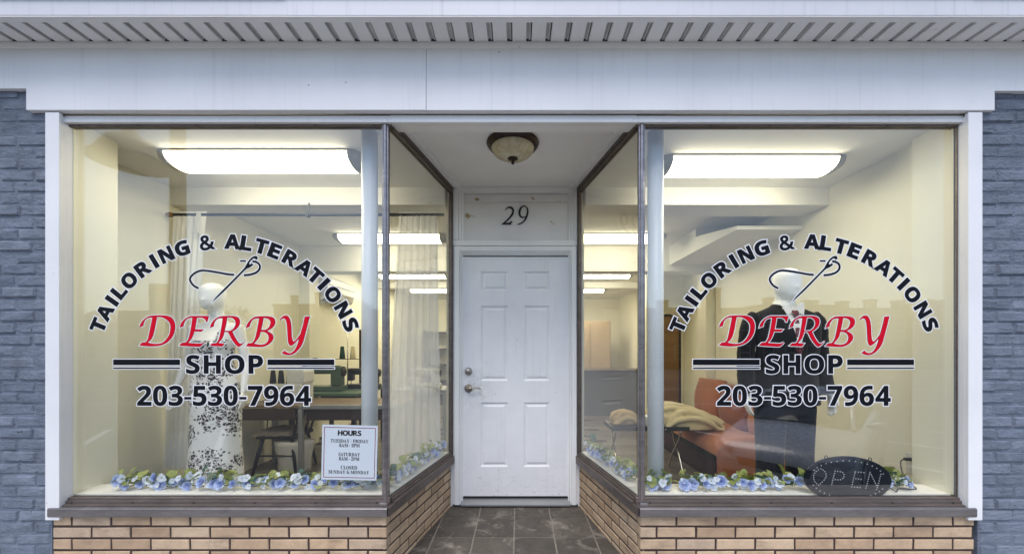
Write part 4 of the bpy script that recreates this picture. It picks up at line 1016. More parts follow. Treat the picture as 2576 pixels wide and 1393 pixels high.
GL = {'sans':{'T':[389,[[(144,0),(144,395),(13,395),(13,480),(375,480),(375,395),(245,395),(245,0)]]],'A':[463,[[(0,0),(169,482),(293,482),(463,0),(354,0),(319,114),(144,114),(109,0)],[(170,199),(295,199),(259,311),(251,340),(240,375),(232,407),(223,374),(212,336),(204,311)]]],'I':[261,[[(21,0),(21,58),(80,85),(80,395),(21,422),(21,480),(240,480),(240,422),(181,395),(181,85),(240,58),(240,0)]]],'L':[379,[[(60,0),(60,480),(162,480),(162,84),(357,84),(357,0)]]],'O':[535,[[(267,-7),(230,-5),(196,1),(166,11),(139,24),(115,41),(95,61),(77,84),(63,111),(53,140),(45,171),(40,205),(39,241),(40,277),(45,311),(53,342),(63,371),(77,397),(95,420),(115,440),(139,456),(166,470),(196,479),(230,485),(268,487),(305,485),(339,479),(369,470),(396,456),(420,440),(440,420),(457,397),(471,370),(482,341),(490,310),(494,277),(496,240),(494,204),(490,171),(482,139),(471,110),(457,84),(440,61),(420,41),(396,24),(369,11),(339,1),(305,-5)],[(267,79),(298,81),(323,89),(344,103),(361,122),(373,146),(382,173),(387,205),(389,240),(387,276),(382,308),(373,336),(361,359),(344,378),(323,392),(298,400),(268,402),(238,400),(212,392),(191,378),(175,359),(162,336),(153,308),(148,276),(146,240),(148,205),(153,173),(162,146),(175,122),(191,103),(212,89),(238,81)]]],'R':[443,[[(60,0),(60,480),(200,480),(246,477),(285,471),(318,459),(345,444),(365,424),(380,399),(389,370),(392,336),(391,320),(388,305),(385,291),(379,278),(372,267),(365,256),(356,246),(346,237),(336,229),(325,221),(314,215),(302,209),(443,0),(330,0),(216,184),(162,184),(162,0)],[(162,267),(195,267),(218,268),(238,271),(254,276),(267,283),(277,293),(283,304),(287,318),(289,333),(287,349),(283,362),(276,373),(266,382),(252,388),(236,393),(216,395),(193,396),(162,396)]]],'N':[546,[[(60,0),(60,480),(189,480),(397,120),(399,120),(398,137),(397,154),(396,170),(396,187),(395,203),(395,220),(394,236),(394,253),(394,480),(486,480),(486,0),(357,0),(148,363),(145,363),(146,346),(147,328),(149,311),(149,294),(150,277),(151,260),(151,243),(151,226),(151,0)]]],'G':[486,[[(262,-7),(211,-3),(167,9),(129,29),(97,56),(71,92),(53,134),(43,184),(39,240),(41,277),(46,311),(55,342),(68,371),(84,397),(104,420),(127,439),(153,456),(183,469),(215,479),(251,484),(289,486),(309,486),(327,484),(346,482),(365,478),(383,474),(400,469),(416,463),(432,457),(398,375),(387,381),(375,386),(362,390),(348,394),(334,397),(319,400),(304,401),(289,402),(267,400),(247,397),(229,390),(212,381),(197,370),(183,357),(171,342),(162,325),(154,306),(148,285),(145,262),(144,238),(145,216),(147,194),(151,174),(156,155),(164,138),(173,123),(184,110),(197,98),(212,89),(229,83),(248,79),(269,78),(279,78),(289,78),(297,79),(305,80),(333,85),(333,185),(242,185),(242,269),(433,269),(433,21),(414,15),(394,9),(374,5),(354,1),(333,-3),(311,-5),(287,-6)]]],'E':[376,[[(60,0),(60,480),(336,480),(336,396),(162,396),(162,291),(324,291),(324,208),(162,208),(162,84),(336,84),(336,0)]]],'S':[370,[[(167,-7),(130,-5),(95,1),(62,10),(31,22),(31,117),(48,110),(66,103),(84,96),(102,90),(120,84),(138,80),(156,78),(175,77),(192,78),(207,81),(219,85),(228,92),(235,99),(240,108),(243,118),(244,128),(242,141),(237,153),(229,163),(217,172),(203,180),(187,189),(170,198),(150,207),(142,211),(133,215),(124,220),(114,225),(105,231),(95,238),(86,245),(77,253),(68,262),(61,272),(54,282),(48,293),(43,306),(39,319),(37,334),(36,350),(39,380),(47,407),(61,431),(80,450),(104,466),(131,477),(163,484),(199,486),(217,486),(235,484),(253,481),(270,478),(287,473),(305,467),(323,460),(341,453),(308,373),(292,380),(277,385),(263,390),(249,394),(236,397),(223,400),(209,401),(195,402),(182,401),(170,398),(160,394),(151,388),(144,381),(140,373),(137,363),(136,353),(137,341),(141,330),(149,321),(158,313),(171,305),(187,296),(205,287),(226,277),(244,268),(260,259),(275,250),(289,241),(301,231),(312,220),(321,208),(329,196),(335,183),(340,168),(342,151),(343,133),(340,103),(332,76),(317,52),(297,31),(272,15),(242,3),(206,-4)]]],'H':[514,[[(60,0),(60,480),(162,480),(162,291),(352,291),(352,480),(453,480),(453,0),(352,0),(352,207),(162,207),(162,0)]]],'P':[422,[[(60,0),(60,480),(214,480),(257,477),(294,470),(324,457),(349,440),(368,418),(381,392),(389,363),(392,330),(390,309),(387,289),(382,270),(374,252),(364,234),(351,219),(335,205),(316,193),(294,183),(268,176),(239,172),(206,171),(162,171),(162,0)],[(162,254),(195,254),(216,255),(234,258),(250,263),(264,271),(275,281),(282,293),(287,309),(289,326),(284,357),(269,379),(243,392),(208,396),(162,396)]]],'U':[508,[[(252,-7),(207,-4),(168,5),(134,21),(107,42),(85,68),(70,98),(60,133),(57,171),(57,480),(158,480),(158,186),(160,159),(165,136),(172,117),(183,103),(196,92),(213,85),(232,80),(255,79),(278,80),(297,85),(314,93),(327,105),(337,120),(344,138),(348,161),(349,187),(349,480),(451,480),(451,169),(449,145),(445,122),(438,100),(429,80),(417,61),(401,44),(384,29),(363,16),(340,6),(313,-1),(284,-5)]]],'&':[492,[[(187,-7),(154,-5),(125,2),(99,13),(77,28),(59,46),(46,69),(38,95),(36,125),(37,149),(43,172),(51,191),(63,208),(79,223),(96,238),(116,252),(139,266),(128,278),(118,291),(108,304),(99,318),(91,332),(85,348),(82,364),(81,382),(83,406),(89,426),(99,444),(114,459),(132,471),(153,480),(177,485),(204,487),(230,485),(252,480),(272,472),(289,460),(303,445),(313,427),(318,407),(320,383),(319,363),(314,344),(305,327),(293,312),(279,297),(262,283),(244,270),(224,258),(354,133),(362,144),(370,155),(377,168),(382,181),(388,195),(393,209),(397,224),(401,240),(461,240),(455,219),(449,198),(442,179),(434,160),(425,142),(415,125),(404,110),(392,95),(490,0),(410,0),(352,56),(336,43),(319,31),(300,20),(281,11),(261,3),(238,-2),(214,-6)],[(188,293),(206,304),(222,315),(235,326),(245,336),(252,347),(258,358),(261,370),(262,383),(261,395),(258,405),(253,415),(246,423),(237,430),(227,435),(215,438),(202,439),(189,438),(177,435),(166,430),(156,424),(148,416),(143,406),(139,395),(138,383),(139,371),(142,360),(146,349),(151,338),(158,328),(167,317),(177,305)],[(189,46),(209,47),(229,49),(246,54),(263,60),(277,67),(291,75),(303,84),(314,93),(175,229),(157,218),(142,207),(129,196),(118,185),(109,173),(103,160),(99,144),(97,127),(99,109),(104,94),(111,80),(122,68),(136,58),(151,51),(169,47)]]],'0':[384,[[(191,-7),(151,-3),(116,10),(88,30),(64,59),(47,95),(34,137),(27,185),(24,240),(25,277),(28,312),(33,344),(40,373),(50,399),(62,421),(76,441),(93,457),(113,470),(136,480),(162,485),(191,487),(232,483),(266,471),(295,450),(318,422),(336,386),(349,344),(357,295),(359,240),(358,203),(355,168),(350,136),(343,107),(333,82),(321,59),(307,39),(290,23),(270,10),(247,1),(221,-5)],[(191,75),(209,78),(223,85),(235,98),(244,116),(250,139),(255,168),(258,201),(259,240),(258,278),(255,312),(250,340),(244,363),(235,382),(223,395),(209,402),(191,405),(174,402),(159,395),(148,382),(139,363),(133,340),(128,312),(126,278),(125,240),(126,201),(128,168),(133,140),(139,117),(148,98),(159,86),(174,78)]]],'1':[384,[[(176,0),(176,277),(176,287),(176,298),(177,310),(177,323),(179,373),(164,358),(144,340),(89,296),(40,357),(194,480),(277,480),(277,0)]]],'2':[384,[[(27,0),(27,71),(147,192),(165,210),(180,226),(194,241),(206,254),(216,267),(225,278),(232,290),(238,300),(242,311),(245,322),(247,333),(248,345),(247,358),(244,370),(239,380),(232,388),(223,394),(213,398),(202,401),(189,402),(176,401),(162,398),(149,394),(136,389),(122,382),(109,373),(95,364),(81,353),(26,418),(36,427),(47,435),(58,443),(70,451),(82,459),(95,465),(108,471),(123,476),(139,481),(157,484),(176,486),(197,486),(219,485),(241,482),(260,477),(278,469),(294,460),(308,449),(320,437),(330,423),(338,408),(344,392),(347,375),(349,357),(348,337),(345,319),(340,301),(333,284),(324,268),(313,252),(301,236),(287,220),(271,203),(254,186),(235,167),(215,148),(153,90),(153,85),(362,85),(362,0)]]],'3':[384,[[(164,-7),(126,-5),(90,0),(57,8),(26,19),(26,105),(41,98),(57,92),(74,86),(90,82),(107,78),(123,76),(138,74),(153,74),(178,75),(199,79),(216,84),(229,93),(239,103),(246,115),(250,130),(251,146),(251,155),(249,164),(246,172),(241,180),(235,186),(227,192),(217,197),(206,200),(192,204),(176,206),(157,207),(136,208),(99,208),(99,285),(136,285),(157,286),(175,288),(191,290),(204,294),(214,298),(223,304),(230,310),(235,317),(239,324),(242,332),(243,341),(244,350),(243,362),(240,373),(235,382),(228,390),(219,396),(207,401),(192,403),(175,404),(159,404),(143,401),(129,398),(116,393),(104,387),(93,381),(82,375),(73,369),(26,439),(41,449),(57,458),(74,466),(92,473),(112,479),(134,483),(157,485),(183,486),(218,484),(249,479),(276,469),(300,456),(319,440),(332,420),(340,398),(343,372),(341,348),(336,327),(326,309),(313,293),(297,279),(280,268),(261,259),(240,253),(240,251),(267,246),(291,238),(311,228),(327,216),(340,200),(350,183),(355,162),(357,140),(356,119),(352,100),(346,82),(337,65),(325,49),(311,35),(294,23),(274,12),(251,4),(225,-2),(196,-6)]]],'4':[384,[[(216,0),(216,99),(11,99),(11,170),(222,480),(315,480),(315,178),(373,178),(373,99),(315,99),(315,0)],[(101,178),(216,178),(216,259),(217,297),(219,338),(220,363),(218,363),(205,337),(201,331),(197,324),(193,318),(189,311)]]],'5':[384,[[(162,-7),(143,-6),(125,-5),(108,-3),(91,0),(75,4),(60,8),(46,13),(33,19),(33,107),(46,101),(60,95),(76,90),(93,85),(110,81),(127,78),(143,76),(158,76),(180,77),(198,81),(214,86),(227,94),(238,105),(245,118),(250,134),(251,152),(245,184),(227,206),(197,220),(155,224),(146,224),(136,223),(126,222),(116,221),(107,219),(98,217),(90,215),(83,214),(42,235),(60,480),(320,480),(320,394),(149,394),(140,300),(165,304),(172,305),(181,306),(190,306),(201,306),(223,305),(243,302),(262,297),(279,289),(296,280),(310,269),(323,256),(333,240),(342,223),(348,204),(352,183),(353,161),(350,124),(341,91),(326,62),(305,38),(278,18),(245,4),(206,-4)]]],'6':[384,[[(199,-7),(175,-5),(152,-1),(131,6),(110,16),(91,29),(75,44),(60,63),(47,85),(37,110),(29,138),(25,169),(24,203),(24,224),(25,245),(27,265),(30,285),(33,305),(38,325),(44,343),(51,362),(59,379),(69,396),(80,411),(93,425),(108,439),(124,450),(142,460),(162,469),(184,476),(209,481),(235,484),(264,485),(297,484),(306,483),(314,482),(322,481),(328,480),(328,399),(322,400),(315,402),(308,403),(301,404),(293,405),(286,405),(278,406),(271,406),(242,404),(218,401),(196,395),(178,387),(163,376),(151,364),(140,350),(132,334),(126,317),(122,298),(119,277),(117,256),(121,256),(128,267),(137,278),(148,287),(160,296),(173,303),(188,308),(206,311),(225,312),(255,309),(282,302),(305,289),(325,272),(341,250),(353,224),(360,194),(362,160),(359,123),(351,90),(337,62),(318,38),(294,18),(266,4),(234,-4)],[(197,75),(211,76),(224,80),(235,86),(245,95),(253,107),(259,121),(263,138),(264,158),(263,175),(260,190),(255,203),(248,214),(239,222),(228,229),(214,232),(199,234),(188,233),(178,231),(169,228),(160,224),(152,219),(145,213),(139,206),(134,199),(130,191),(127,183),(125,175),(124,167),(125,156),(126,145),(129,135),(132,124),(137,114),(142,105),(149,96),(157,89),(165,82),(175,78),(185,75)]]],'7':[384,[[(75,0),(255,394),(18,394),(18,480),(362,480),(362,416),(181,0)]]],'8':[384,[[(192,-7),(154,-5),(121,2),(92,13),(67,28),(48,46),(35,68),(26,93),(24,122),(25,145),(30,166),(39,185),(50,201),(65,216),(80,229),(97,240),(116,251),(100,261),(86,273),(73,285),(61,299),(51,314),(44,331),(40,350),(38,371),(40,389),(44,406),(50,421),(60,435),(71,446),(85,457),(100,466),(117,473),(134,478),(153,482),(172,485),(192,486),(212,485),(232,482),(251,478),(268,473),(285,466),(300,457),(313,446),(324,435),(333,421),(340,406),(344,389),(345,370),(344,350),(339,331),(331,314),(321,299),(308,286),(293,274),(277,263),(259,253),(272,246),(284,239),(296,231),(308,222),(319,213),(329,203),(338,192),(346,180),(352,168),(356,154),(359,140),(360,124),(359,105),(355,87),(348,70),(339,55),(327,41),(313,29),(298,18),(280,9),(260,2),(239,-3),(216,-6)],[(192,296),(203,301),(214,307),(223,314),(232,321),(240,330),(245,339),(249,350),(250,363),(249,374),(246,383),(241,392),(233,399),(225,405),(215,408),(204,411),(191,412),(180,411),(169,408),(159,405),(150,399),(143,392),(138,383),(135,374),(134,363),(135,351),(138,340),(143,331),(151,322),(160,315),(170,308),(181,301)],[(191,68),(208,69),(224,72),(237,77),(247,84),(255,93),(261,103),(265,114),(266,127),(265,136),(263,144),(260,152),(255,159),(250,166),(243,172),(236,178),(229,184),(221,189),(213,194),(204,199),(196,204),(187,209),(173,201),(159,193),(147,184),(137,175),(128,164),(122,153),(119,141),(118,128),(119,115),(122,104),(128,94),(136,85),(146,77),(159,72),(174,69)]]],'9':[384,[[(120,-7),(87,-6),(78,-5),(69,-4),(62,-3),(55,-2),(55,79),(83,75),(91,74),(98,73),(105,73),(113,73),(141,74),(166,77),(187,83),(205,92),(220,102),(233,114),(243,129),(251,144),(257,162),(262,181),(265,201),(267,222),(263,222),(255,211),(246,201),(236,191),(225,183),(212,176),(197,171),(178,168),(156,167),(127,169),(101,176),(78,189),(58,206),(42,228),(31,254),(24,284),(21,318),(24,355),(32,388),(46,416),(65,441),(89,460),(117,474),(149,482),(185,485),(209,483),(231,479),(253,472),(273,462),(292,450),(309,434),(324,415),(336,393),(347,368),(354,340),(359,309),(360,275),(360,254),(358,234),(357,213),(354,193),(350,173),(346,154),(340,135),(333,117),(324,99),(315,83),(303,67),(290,53),(276,40),(260,28),(241,18),(221,9),(199,2),(175,-3),(148,-6)],[(185,244),(196,245),(206,247),(215,250),(224,255),(232,260),(239,266),(245,272),(250,280),(254,287),(257,295),(259,303),(259,311),(259,322),(257,333),(255,344),(251,355),(247,365),(241,374),(235,382),(227,390),(218,396),(209,400),(198,403),(187,404),(173,402),(160,399),(148,392),(138,383),(130,372),(124,357),(121,340),(120,320),(121,303),(124,288),(129,276),(136,265),(145,256),(156,249),(169,246)]]],'-':[216,[[(27,154),(27,206),(189,206),(189,154)]]]},'serif':{'T':[423,[[(92,0),(92,17),(114,19),(130,23),(142,31),(150,42),(154,59),(156,81),(156,433),(149,433),(116,430),(88,420),(65,403),(47,380),(35,352),(29,318),(11,318),(11,455),(410,455),(410,317),(394,317),(375,382),(333,420),(269,433),(263,433),(263,81),(265,58),(269,41),(276,30),(288,23),(305,19),(328,17),(328,0)]]],'U':[492,[[(248,-13),(192,-8),(147,6),(114,29),(91,61),(78,103),(73,155),(73,379),(72,398),(68,413),(61,424),(50,431),(35,436),(15,439),(15,455),(240,455),(240,439),(225,437),(213,435),(202,432),(195,428),(189,422),(185,415),(183,406),(181,394),(181,379),(181,140),(183,104),(191,74),(203,51),(221,35),(245,25),(275,22),(340,37),(379,83),(392,159),(392,378),(391,398),(387,413),(379,423),(368,431),(351,436),(328,439),(328,455),(474,455),(474,439),(456,435),(442,429),(433,421),(427,411),(424,396),(422,378),(422,181),(418,118),(403,69),(380,32),(346,7),(302,-8)]]],'E':[442,[[(14,0),(14,17),(35,18),(51,22),(62,30),(70,41),(74,57),(75,78),(75,369),(74,394),(69,413),(62,425),(51,433),(36,437),(16,439),(16,455),(399,455),(399,320),(383,320),(375,357),(361,386),(340,406),(312,420),(276,428),(232,430),(219,430),(208,429),(200,428),(194,426),(189,422),(186,417),(184,410),(183,400),(183,388),(183,246),(193,246),(221,248),(243,256),(259,269),(272,288),(281,313),(288,345),(304,345),(304,118),(287,118),(284,143),(280,164),(273,181),(264,195),(254,206),(241,213),(225,218),(207,221),(185,222),(183,222),(183,67),(184,53),(187,42),(192,35),(201,31),(213,28),(230,28),(261,29),(289,32),(313,39),(335,48),(354,60),(371,75),(386,94),(399,116),(411,143),(430,143),(402,0)]]],'S':[390,[[(43,-11),(43,158),(62,158),(75,113),(91,77),(111,50),(136,30),(164,19),(197,15),(220,17),(241,24),(257,36),(269,51),(276,69),(279,89),(273,117),(255,140),(225,160),(163,191),(127,210),(99,231),(77,253),(62,276),(53,302),(50,332),(52,358),(57,381),(67,403),(80,421),(96,437),(115,449),(136,459),(160,464),(185,466),(199,466),(213,464),(229,461),(246,458),(264,453),(282,448),(291,446),(300,445),(310,447),(317,454),(320,466),(339,466),(339,319),(322,319),(315,343),(305,365),(293,385),(280,402),(265,417),(248,429),(231,438),(213,443),(194,445),(173,443),(155,437),(140,426),(128,413),(122,398),(120,380),(121,364),(127,349),(137,336),(151,325),(168,314),(189,303),(253,273),(279,260),(300,247),(317,233),(331,219),(342,204),(350,188),(355,171),(358,153),(359,133),(357,106),(350,80),(339,58),(323,38),(304,21),(281,8),(254,-2),(225,-8),(192,-10),(181,-10),(170,-9),(158,-8),(147,-6),(136,-3),(126,1),(115,4),(106,7),(98,9),(85,12),(78,12),(73,10),(69,7),(66,3),(64,-3),(61,-11)]]],'D':[496,[[(20,0),(20,17),(39,19),(53,23),(63,30),(69,39),(73,54),(74,75),(74,374),(72,397),(68,415),(61,426),(50,433),(35,437),(15,439),(15,455),(222,455),(296,449),(357,429),(405,396),(440,351),(461,295),(468,228),(441,101),(362,25),(228,0)],[(222,24),(262,30),(295,47),(319,75),(337,115),(347,166),(351,229),(336,342),(294,410),(223,433),(208,432),(197,429),(190,423),(185,415),(183,402),(182,385),(182,72),(183,55),(185,42),(190,34),(197,29),(208,25)]]],'A':[437,[[(-9,0),(-9,18),(4,19),(14,24),(24,30),(32,41),(41,55),(49,75),(206,466),(224,465),(384,87),(394,65),(403,47),(411,34),(420,25),(430,20),(443,18),(443,0),(229,0),(229,18),(259,21),(277,30),(283,46),(282,54),(279,66),(273,81),(253,132),(103,132),(79,71),(76,59),(75,48),(80,32),(96,21),(124,18),(128,18),(128,0)],[(113,161),(242,161),(177,319)]]],'Y':[426,[[(101,0),(101,17),(122,20),(138,24),(148,32),(155,43),(159,59),(161,81),(161,179),(46,387),(35,406),(24,421),(14,429),(1,435),(-13,438),(-13,455),(207,455),(207,438),(195,438),(184,437),(175,435),(167,432),(161,428),(157,423),(156,416),(157,409),(159,401),(164,392),(248,226),(333,366),(342,382),(347,396),(349,408),(343,424),(326,435),(298,438),(295,438),(295,455),(439,455),(439,438),(428,435),(418,431),(409,424),(400,416),(392,405),(383,392),(268,203),(268,81),(269,59),(273,43),(280,32),(291,24),(307,20),(328,17),(328,0)]]],'F':[404,[[(15,0),(15,17),(36,20),(52,26),(62,34),(69,45),(73,62),(75,84),(75,375),(73,396),(69,412),(61,423),(50,430),(35,435),(14,439),(14,455),(394,455),(394,320),(377,320),(372,345),(365,367),(355,385),(343,400),(328,412),(310,420),(288,426),(261,430),(230,431),(218,431),(208,430),(200,429),(194,428),(189,425),(186,421),(184,416),(182,408),(182,398),(182,247),(190,247),(217,250),(239,257),(256,270),(269,289),(278,314),(284,347),(302,347),(302,118),(285,118),(279,154),(269,181),(257,200),(239,213),(217,221),(189,224),(182,224),(182,81),(183,66),(185,53),(188,43),(193,34),(200,28),(210,24),(222,20),(238,18),(257,17),(257,0)]]],'R':[473,[[(15,0),(15,17),(36,20),(52,24),(62,32),(69,43),(73,59),(75,81),(75,379),(73,398),(69,413),(62,424),(51,431),(36,436),(16,439),(16,455),(217,455),(278,452),(329,442),(367,426),(395,403),(412,372),(417,334),(406,285),(372,248),(315,224),(432,50),(439,40),(446,32),(452,26),(459,21),(468,18),(478,17),(480,17),(480,0),(338,0),(201,212),(182,212),(182,81),(183,59),(187,43),(194,32),(205,24),(221,20),(242,17),(242,0)],[(182,234),(203,234),(235,236),(261,245),(280,258),(293,278),(301,304),(304,336),(295,389),(268,421),(224,431),(209,430),(197,427),(190,422),(185,414),(183,402),(182,385)]]],'I':[261,[[(13,0),(13,17),(34,21),(50,26),(61,32),(69,42),(74,56),(75,75),(75,387),(74,405),(70,419),(63,427),(52,433),(36,437),(13,439),(13,455),(244,455),(244,439),(223,437),(207,433),(196,427),(188,419),(184,405),(183,387),(183,77),(183,64),(185,53),(187,44),(192,37),(198,31),(206,26),(216,23),(230,20),(246,17),(246,0)]]],'M':[634,[[(14,0),(14,17),(34,20),(50,24),(61,32),(69,43),(74,58),(75,79),(75,382),(75,396),(73,407),(71,416),(66,423),(61,428),(53,432),(43,435),(30,437),(15,439),(15,455),(185,455),(317,142),(449,455),(617,455),(617,439),(598,436),(583,430),(573,423),(566,412),(561,397),(560,378),(560,85),(561,68),(562,54),(565,43),(569,34),(574,28),(582,23),(591,20),(602,18),(617,17),(617,0),(396,0),(396,17),(410,19),(423,22),(433,25),(440,29),(446,36),(450,44),(453,54),(454,68),(455,83),(455,399),(288,0),(270,0),(105,389),(105,80),(107,57),(112,41),(120,30),(131,23),(148,19),(169,17),(169,0)]]],'O':[525,[[(261,-11),(228,-9),(198,-3),(169,7),(142,21),(117,38),(94,58),(75,81),(58,106),(45,134),(35,163),(29,195),(28,228),(29,260),(35,292),(45,321),(58,349),(75,374),(95,397),(117,417),(143,434),(170,448),(200,458),(232,464),(265,466),(298,464),(328,458),(357,448),(384,435),(409,418),(431,399),(451,376),(467,351),(481,323),(490,293),(496,261),(498,228),(496,195),(490,163),(481,134),(467,106),(450,81),(430,58),(408,38),(383,21),(355,7),(325,-3),(294,-9)],[(265,12),(328,36),(367,108),(379,228),(376,293),(365,346),(348,389),(324,419),(294,437),(260,443),(196,419),(158,347),(145,228),(149,163),(159,109),(177,67),(201,37),(230,18)]]],'N':[494,[[(403,-11),(107,350),(107,79),(108,57),(112,42),(119,31),(129,24),(145,20),(167,17),(167,0),(18,0),(18,17),(33,18),(45,20),(54,23),(61,27),(67,33),(71,41),(74,51),(75,64),(76,79),(76,388),(56,412),(43,427),(36,433),(31,435),(25,437),(18,439),(18,455),(156,455),(391,169),(391,377),(390,392),(389,404),(386,414),(382,421),(376,427),(369,431),(359,435),(346,437),(331,439),(331,455),(480,455),(480,439),(459,436),(443,432),(433,425),(427,414),(423,398),(422,377),(422,-11)]]],'L':[426,[[(15,0),(15,17),(36,20),(52,24),(62,32),(69,43),(73,59),(75,81),(75,379),(73,399),(69,414),(62,425),(51,432),(36,436),(16,439),(16,455),(250,455),(250,439),(233,438),(219,436),(208,434),(199,430),(193,424),(188,416),(185,407),(183,394),(182,379),(182,83),(182,68),(183,56),(185,47),(188,40),(193,35),(200,31),(208,29),(220,28),(234,28),(264,29),(291,33),(315,40),(335,49),(354,63),(370,80),(384,100),(397,125),(409,154),(427,154),(402,0)]]],'C':[468,[[(257,-11),(213,-7),(174,3),(137,20),(105,43),(78,71),(56,104),(39,142),(29,184),(26,228),(30,273),(39,314),(56,351),(79,384),(106,412),(139,435),(176,452),(216,462),(259,465),(292,463),(328,454),(367,440),(374,437),(381,436),(388,435),(402,439),(413,449),(419,465),(437,465),(437,308),(420,308),(403,347),(381,380),(356,407),(328,427),(298,439),(265,443),(198,419),(157,347),(144,226),(159,114),(203,46),(278,24),(305,26),(331,33),(358,45),(383,61),(407,81),(428,106),(447,89),(395,33),(332,0)]]],'P':[418,[[(15,0),(15,17),(36,20),(52,24),(62,32),(69,43),(73,59),(75,81),(75,379),(73,398),(69,413),(62,424),(51,431),(36,436),(16,439),(16,455),(214,455),(265,454),(306,449),(336,440),(357,429),(375,415),(390,398),(400,378),(407,356),(409,332),(404,296),(390,266),(367,240),(334,221),(292,209),(242,206),(182,206),(182,81),(183,59),(187,43),(194,32),(205,24),(221,20),(242,17),(242,0)],[(182,230),(201,230),(231,232),(255,240),(272,253),(283,271),(290,297),(292,329),(290,361),(285,387),(275,406),(261,420),(241,428),(216,431),(204,430),(195,428),(189,424),(185,418),(183,409),(182,398)]]],'&':[492,[[(187,-7),(144,-3),(107,9),(77,28),(54,54),(40,86),(36,125),(39,157),(48,185),(63,208),(84,228),(109,248),(139,266),(125,282),(112,300),(99,318),(89,337),(83,359),(81,382),(84,413),(95,439),(114,459),(139,475),(169,484),(204,487),(237,484),(266,475),(289,460),(306,439),(317,414),(320,383),(317,357),(308,333),(293,312),(273,293),(250,275),(224,258),(354,133),(365,148),(374,164),(382,181),(389,200),(396,219),(401,240),(461,240),(453,212),(444,185),(434,160),(422,136),(408,115),(392,95),(490,0),(410,0),(352,56),(330,39),(307,24),(281,11),(254,1),(222,-5)],[(188,293),(212,308),(231,322),(245,336),(254,350),(260,366),(262,383),(260,399),(255,412),(246,423),(234,432),(219,437),(202,439),(185,437),(169,432),(156,424),(146,413),(140,399),(138,383),(140,367),(144,352),(151,338),(161,324),(173,309)],[(189,46),(216,47),(241,52),(263,60),(282,70),(299,81),(314,93),(175,229),(152,215),(133,200),(118,185),(106,169),(100,150),(97,127),(100,104),(108,84),(122,68),(141,56),(163,48)]]],'8':[375,[[(183,-7),(148,-5),(118,1),(91,11),(69,24),(51,39),(38,57),(28,78),(22,99),(20,122),(23,150),(32,173),(47,193),(67,211),(91,227),(119,242),(94,259),(74,276),(57,296),(45,316),(38,339),(36,364),(37,385),(42,404),(50,423),(62,441),(79,456),(99,469),(125,478),(156,484),(191,486),(235,483),(271,471),(299,453),(318,429),(330,401),(334,369),(332,344),(324,322),(310,305),(292,289),(270,274),(244,260),(280,240),(309,220),(330,199),(344,177),(352,153),(355,127),(350,88),(335,55),(310,29),(276,9),(234,-3)],[(203,283),(218,293),(230,304),(239,317),(245,332),(249,350),(250,370),(249,383),(247,395),(243,407),(237,418),(230,428),(222,436),(212,442),(200,446),(187,447),(170,445),(156,438),(145,426),(137,410),(132,392),(130,372),(132,351),(139,333),(149,318),(163,306),(181,294)],[(187,32),(208,34),(226,42),(241,55),(253,72),(260,92),(262,116),(259,136),(252,154),(239,170),(220,185),(195,200),(164,216),(150,205),(137,192),(126,178),(118,161),(112,142),(111,120),(113,95),(120,74),(132,56),(147,42),(165,34)]]],'5':[375,[[(165,-7),(133,-5),(106,-1),(84,5),(66,14),(51,24),(40,35),(33,48),(28,61),(27,75),(29,89),(33,101),(42,109),(53,116),(66,120),(81,121),(81,108),(84,96),(88,83),(93,71),(101,61),(111,52),(123,46),(137,42),(154,40),(169,41),(183,45),(195,50),(207,58),(217,69),(226,83),(232,101),(236,122),(237,148),(234,178),(226,203),(213,223),(195,236),(173,244),(146,247),(130,247),(116,246),(103,243),(92,241),(82,238),(71,235),(40,247),(62,480),(316,480),(319,357),(281,357),(275,380),(273,388),(270,394),(267,399),(261,403),(254,405),(244,406),(105,406),(94,281),(102,284),(113,286),(126,288),(140,290),(154,291),(168,291),(216,287),(258,276),(293,256),(319,228),(335,192),(340,148),(338,120),(333,96),(324,75),(312,56),(299,40),(282,27),(265,16),(246,8),(226,1),(205,-3),(185,-6)]]],'2':[375,[[(24,0),(24,69),(123,171),(148,198),(170,223),(187,245),(200,266),(210,287),(218,307),(222,327),(225,349),(226,371),(225,395),(220,413),(212,427),(202,437),(189,443),(174,445),(153,442),(137,432),(126,416),(118,393),(114,364),(112,329),(88,331),(68,336),(50,344),(37,357),(29,374),(26,396),(28,411),(34,426),(43,441),(55,454),(72,465),(92,474),(116,481),(143,485),(174,486),(220,483),(258,473),(288,456),(310,434),(323,407),(328,375),(327,359),(324,344),(319,329),(313,314),(303,298),(291,281),(277,262),(259,242),(238,220),(214,195),(186,168),(154,138),(87,74),(244,74),(257,75),(269,79),(279,86),(288,95),(295,107),(300,120),(305,141),(345,141),(341,0)]]],'-':[216,[[(27,154),(27,206),(189,206),(189,154)]]]}}
def glyph(style, ch, h, wid=None, bold=0.0, shear=0.0, cap=None):
    """outline scaled to cap height h, left at 0, baseline 0; returns contours and width"""
    g_ = GL[style][ch][1]; CAPH = CAP[style]
    s = h / CAPH
    cs = [[Vector((x * s, y * s)) for x, y in c] for c in g_]
    if ch == '-': pass
    x0 = min(p.x for c in cs for p in c); x1 = max(p.x for c in cs for p in c)
    kx = (wid / (x1 - x0)) if wid else 1.0
    cs = [[Vector(((p.x - x0) * kx + p.y * shear, p.y)) for p in c] for c in cs]
    cs = orient(cs)
    if bold: cs = [offset(c, bold) for c in cs]
    return cs, (x1 - x0) * kx
CAP = {}
for st in GL:
    ys = [p[1] for c in GL[st]['E' if st == 'serif' else 'E'][1] for p in c]; CAP[st] = max(ys) - min(ys)

GL['sans']['I'] = [200, [[(55, 0), (145, 0), (145, CAP['sans']), (55, CAP['sans'])]]]
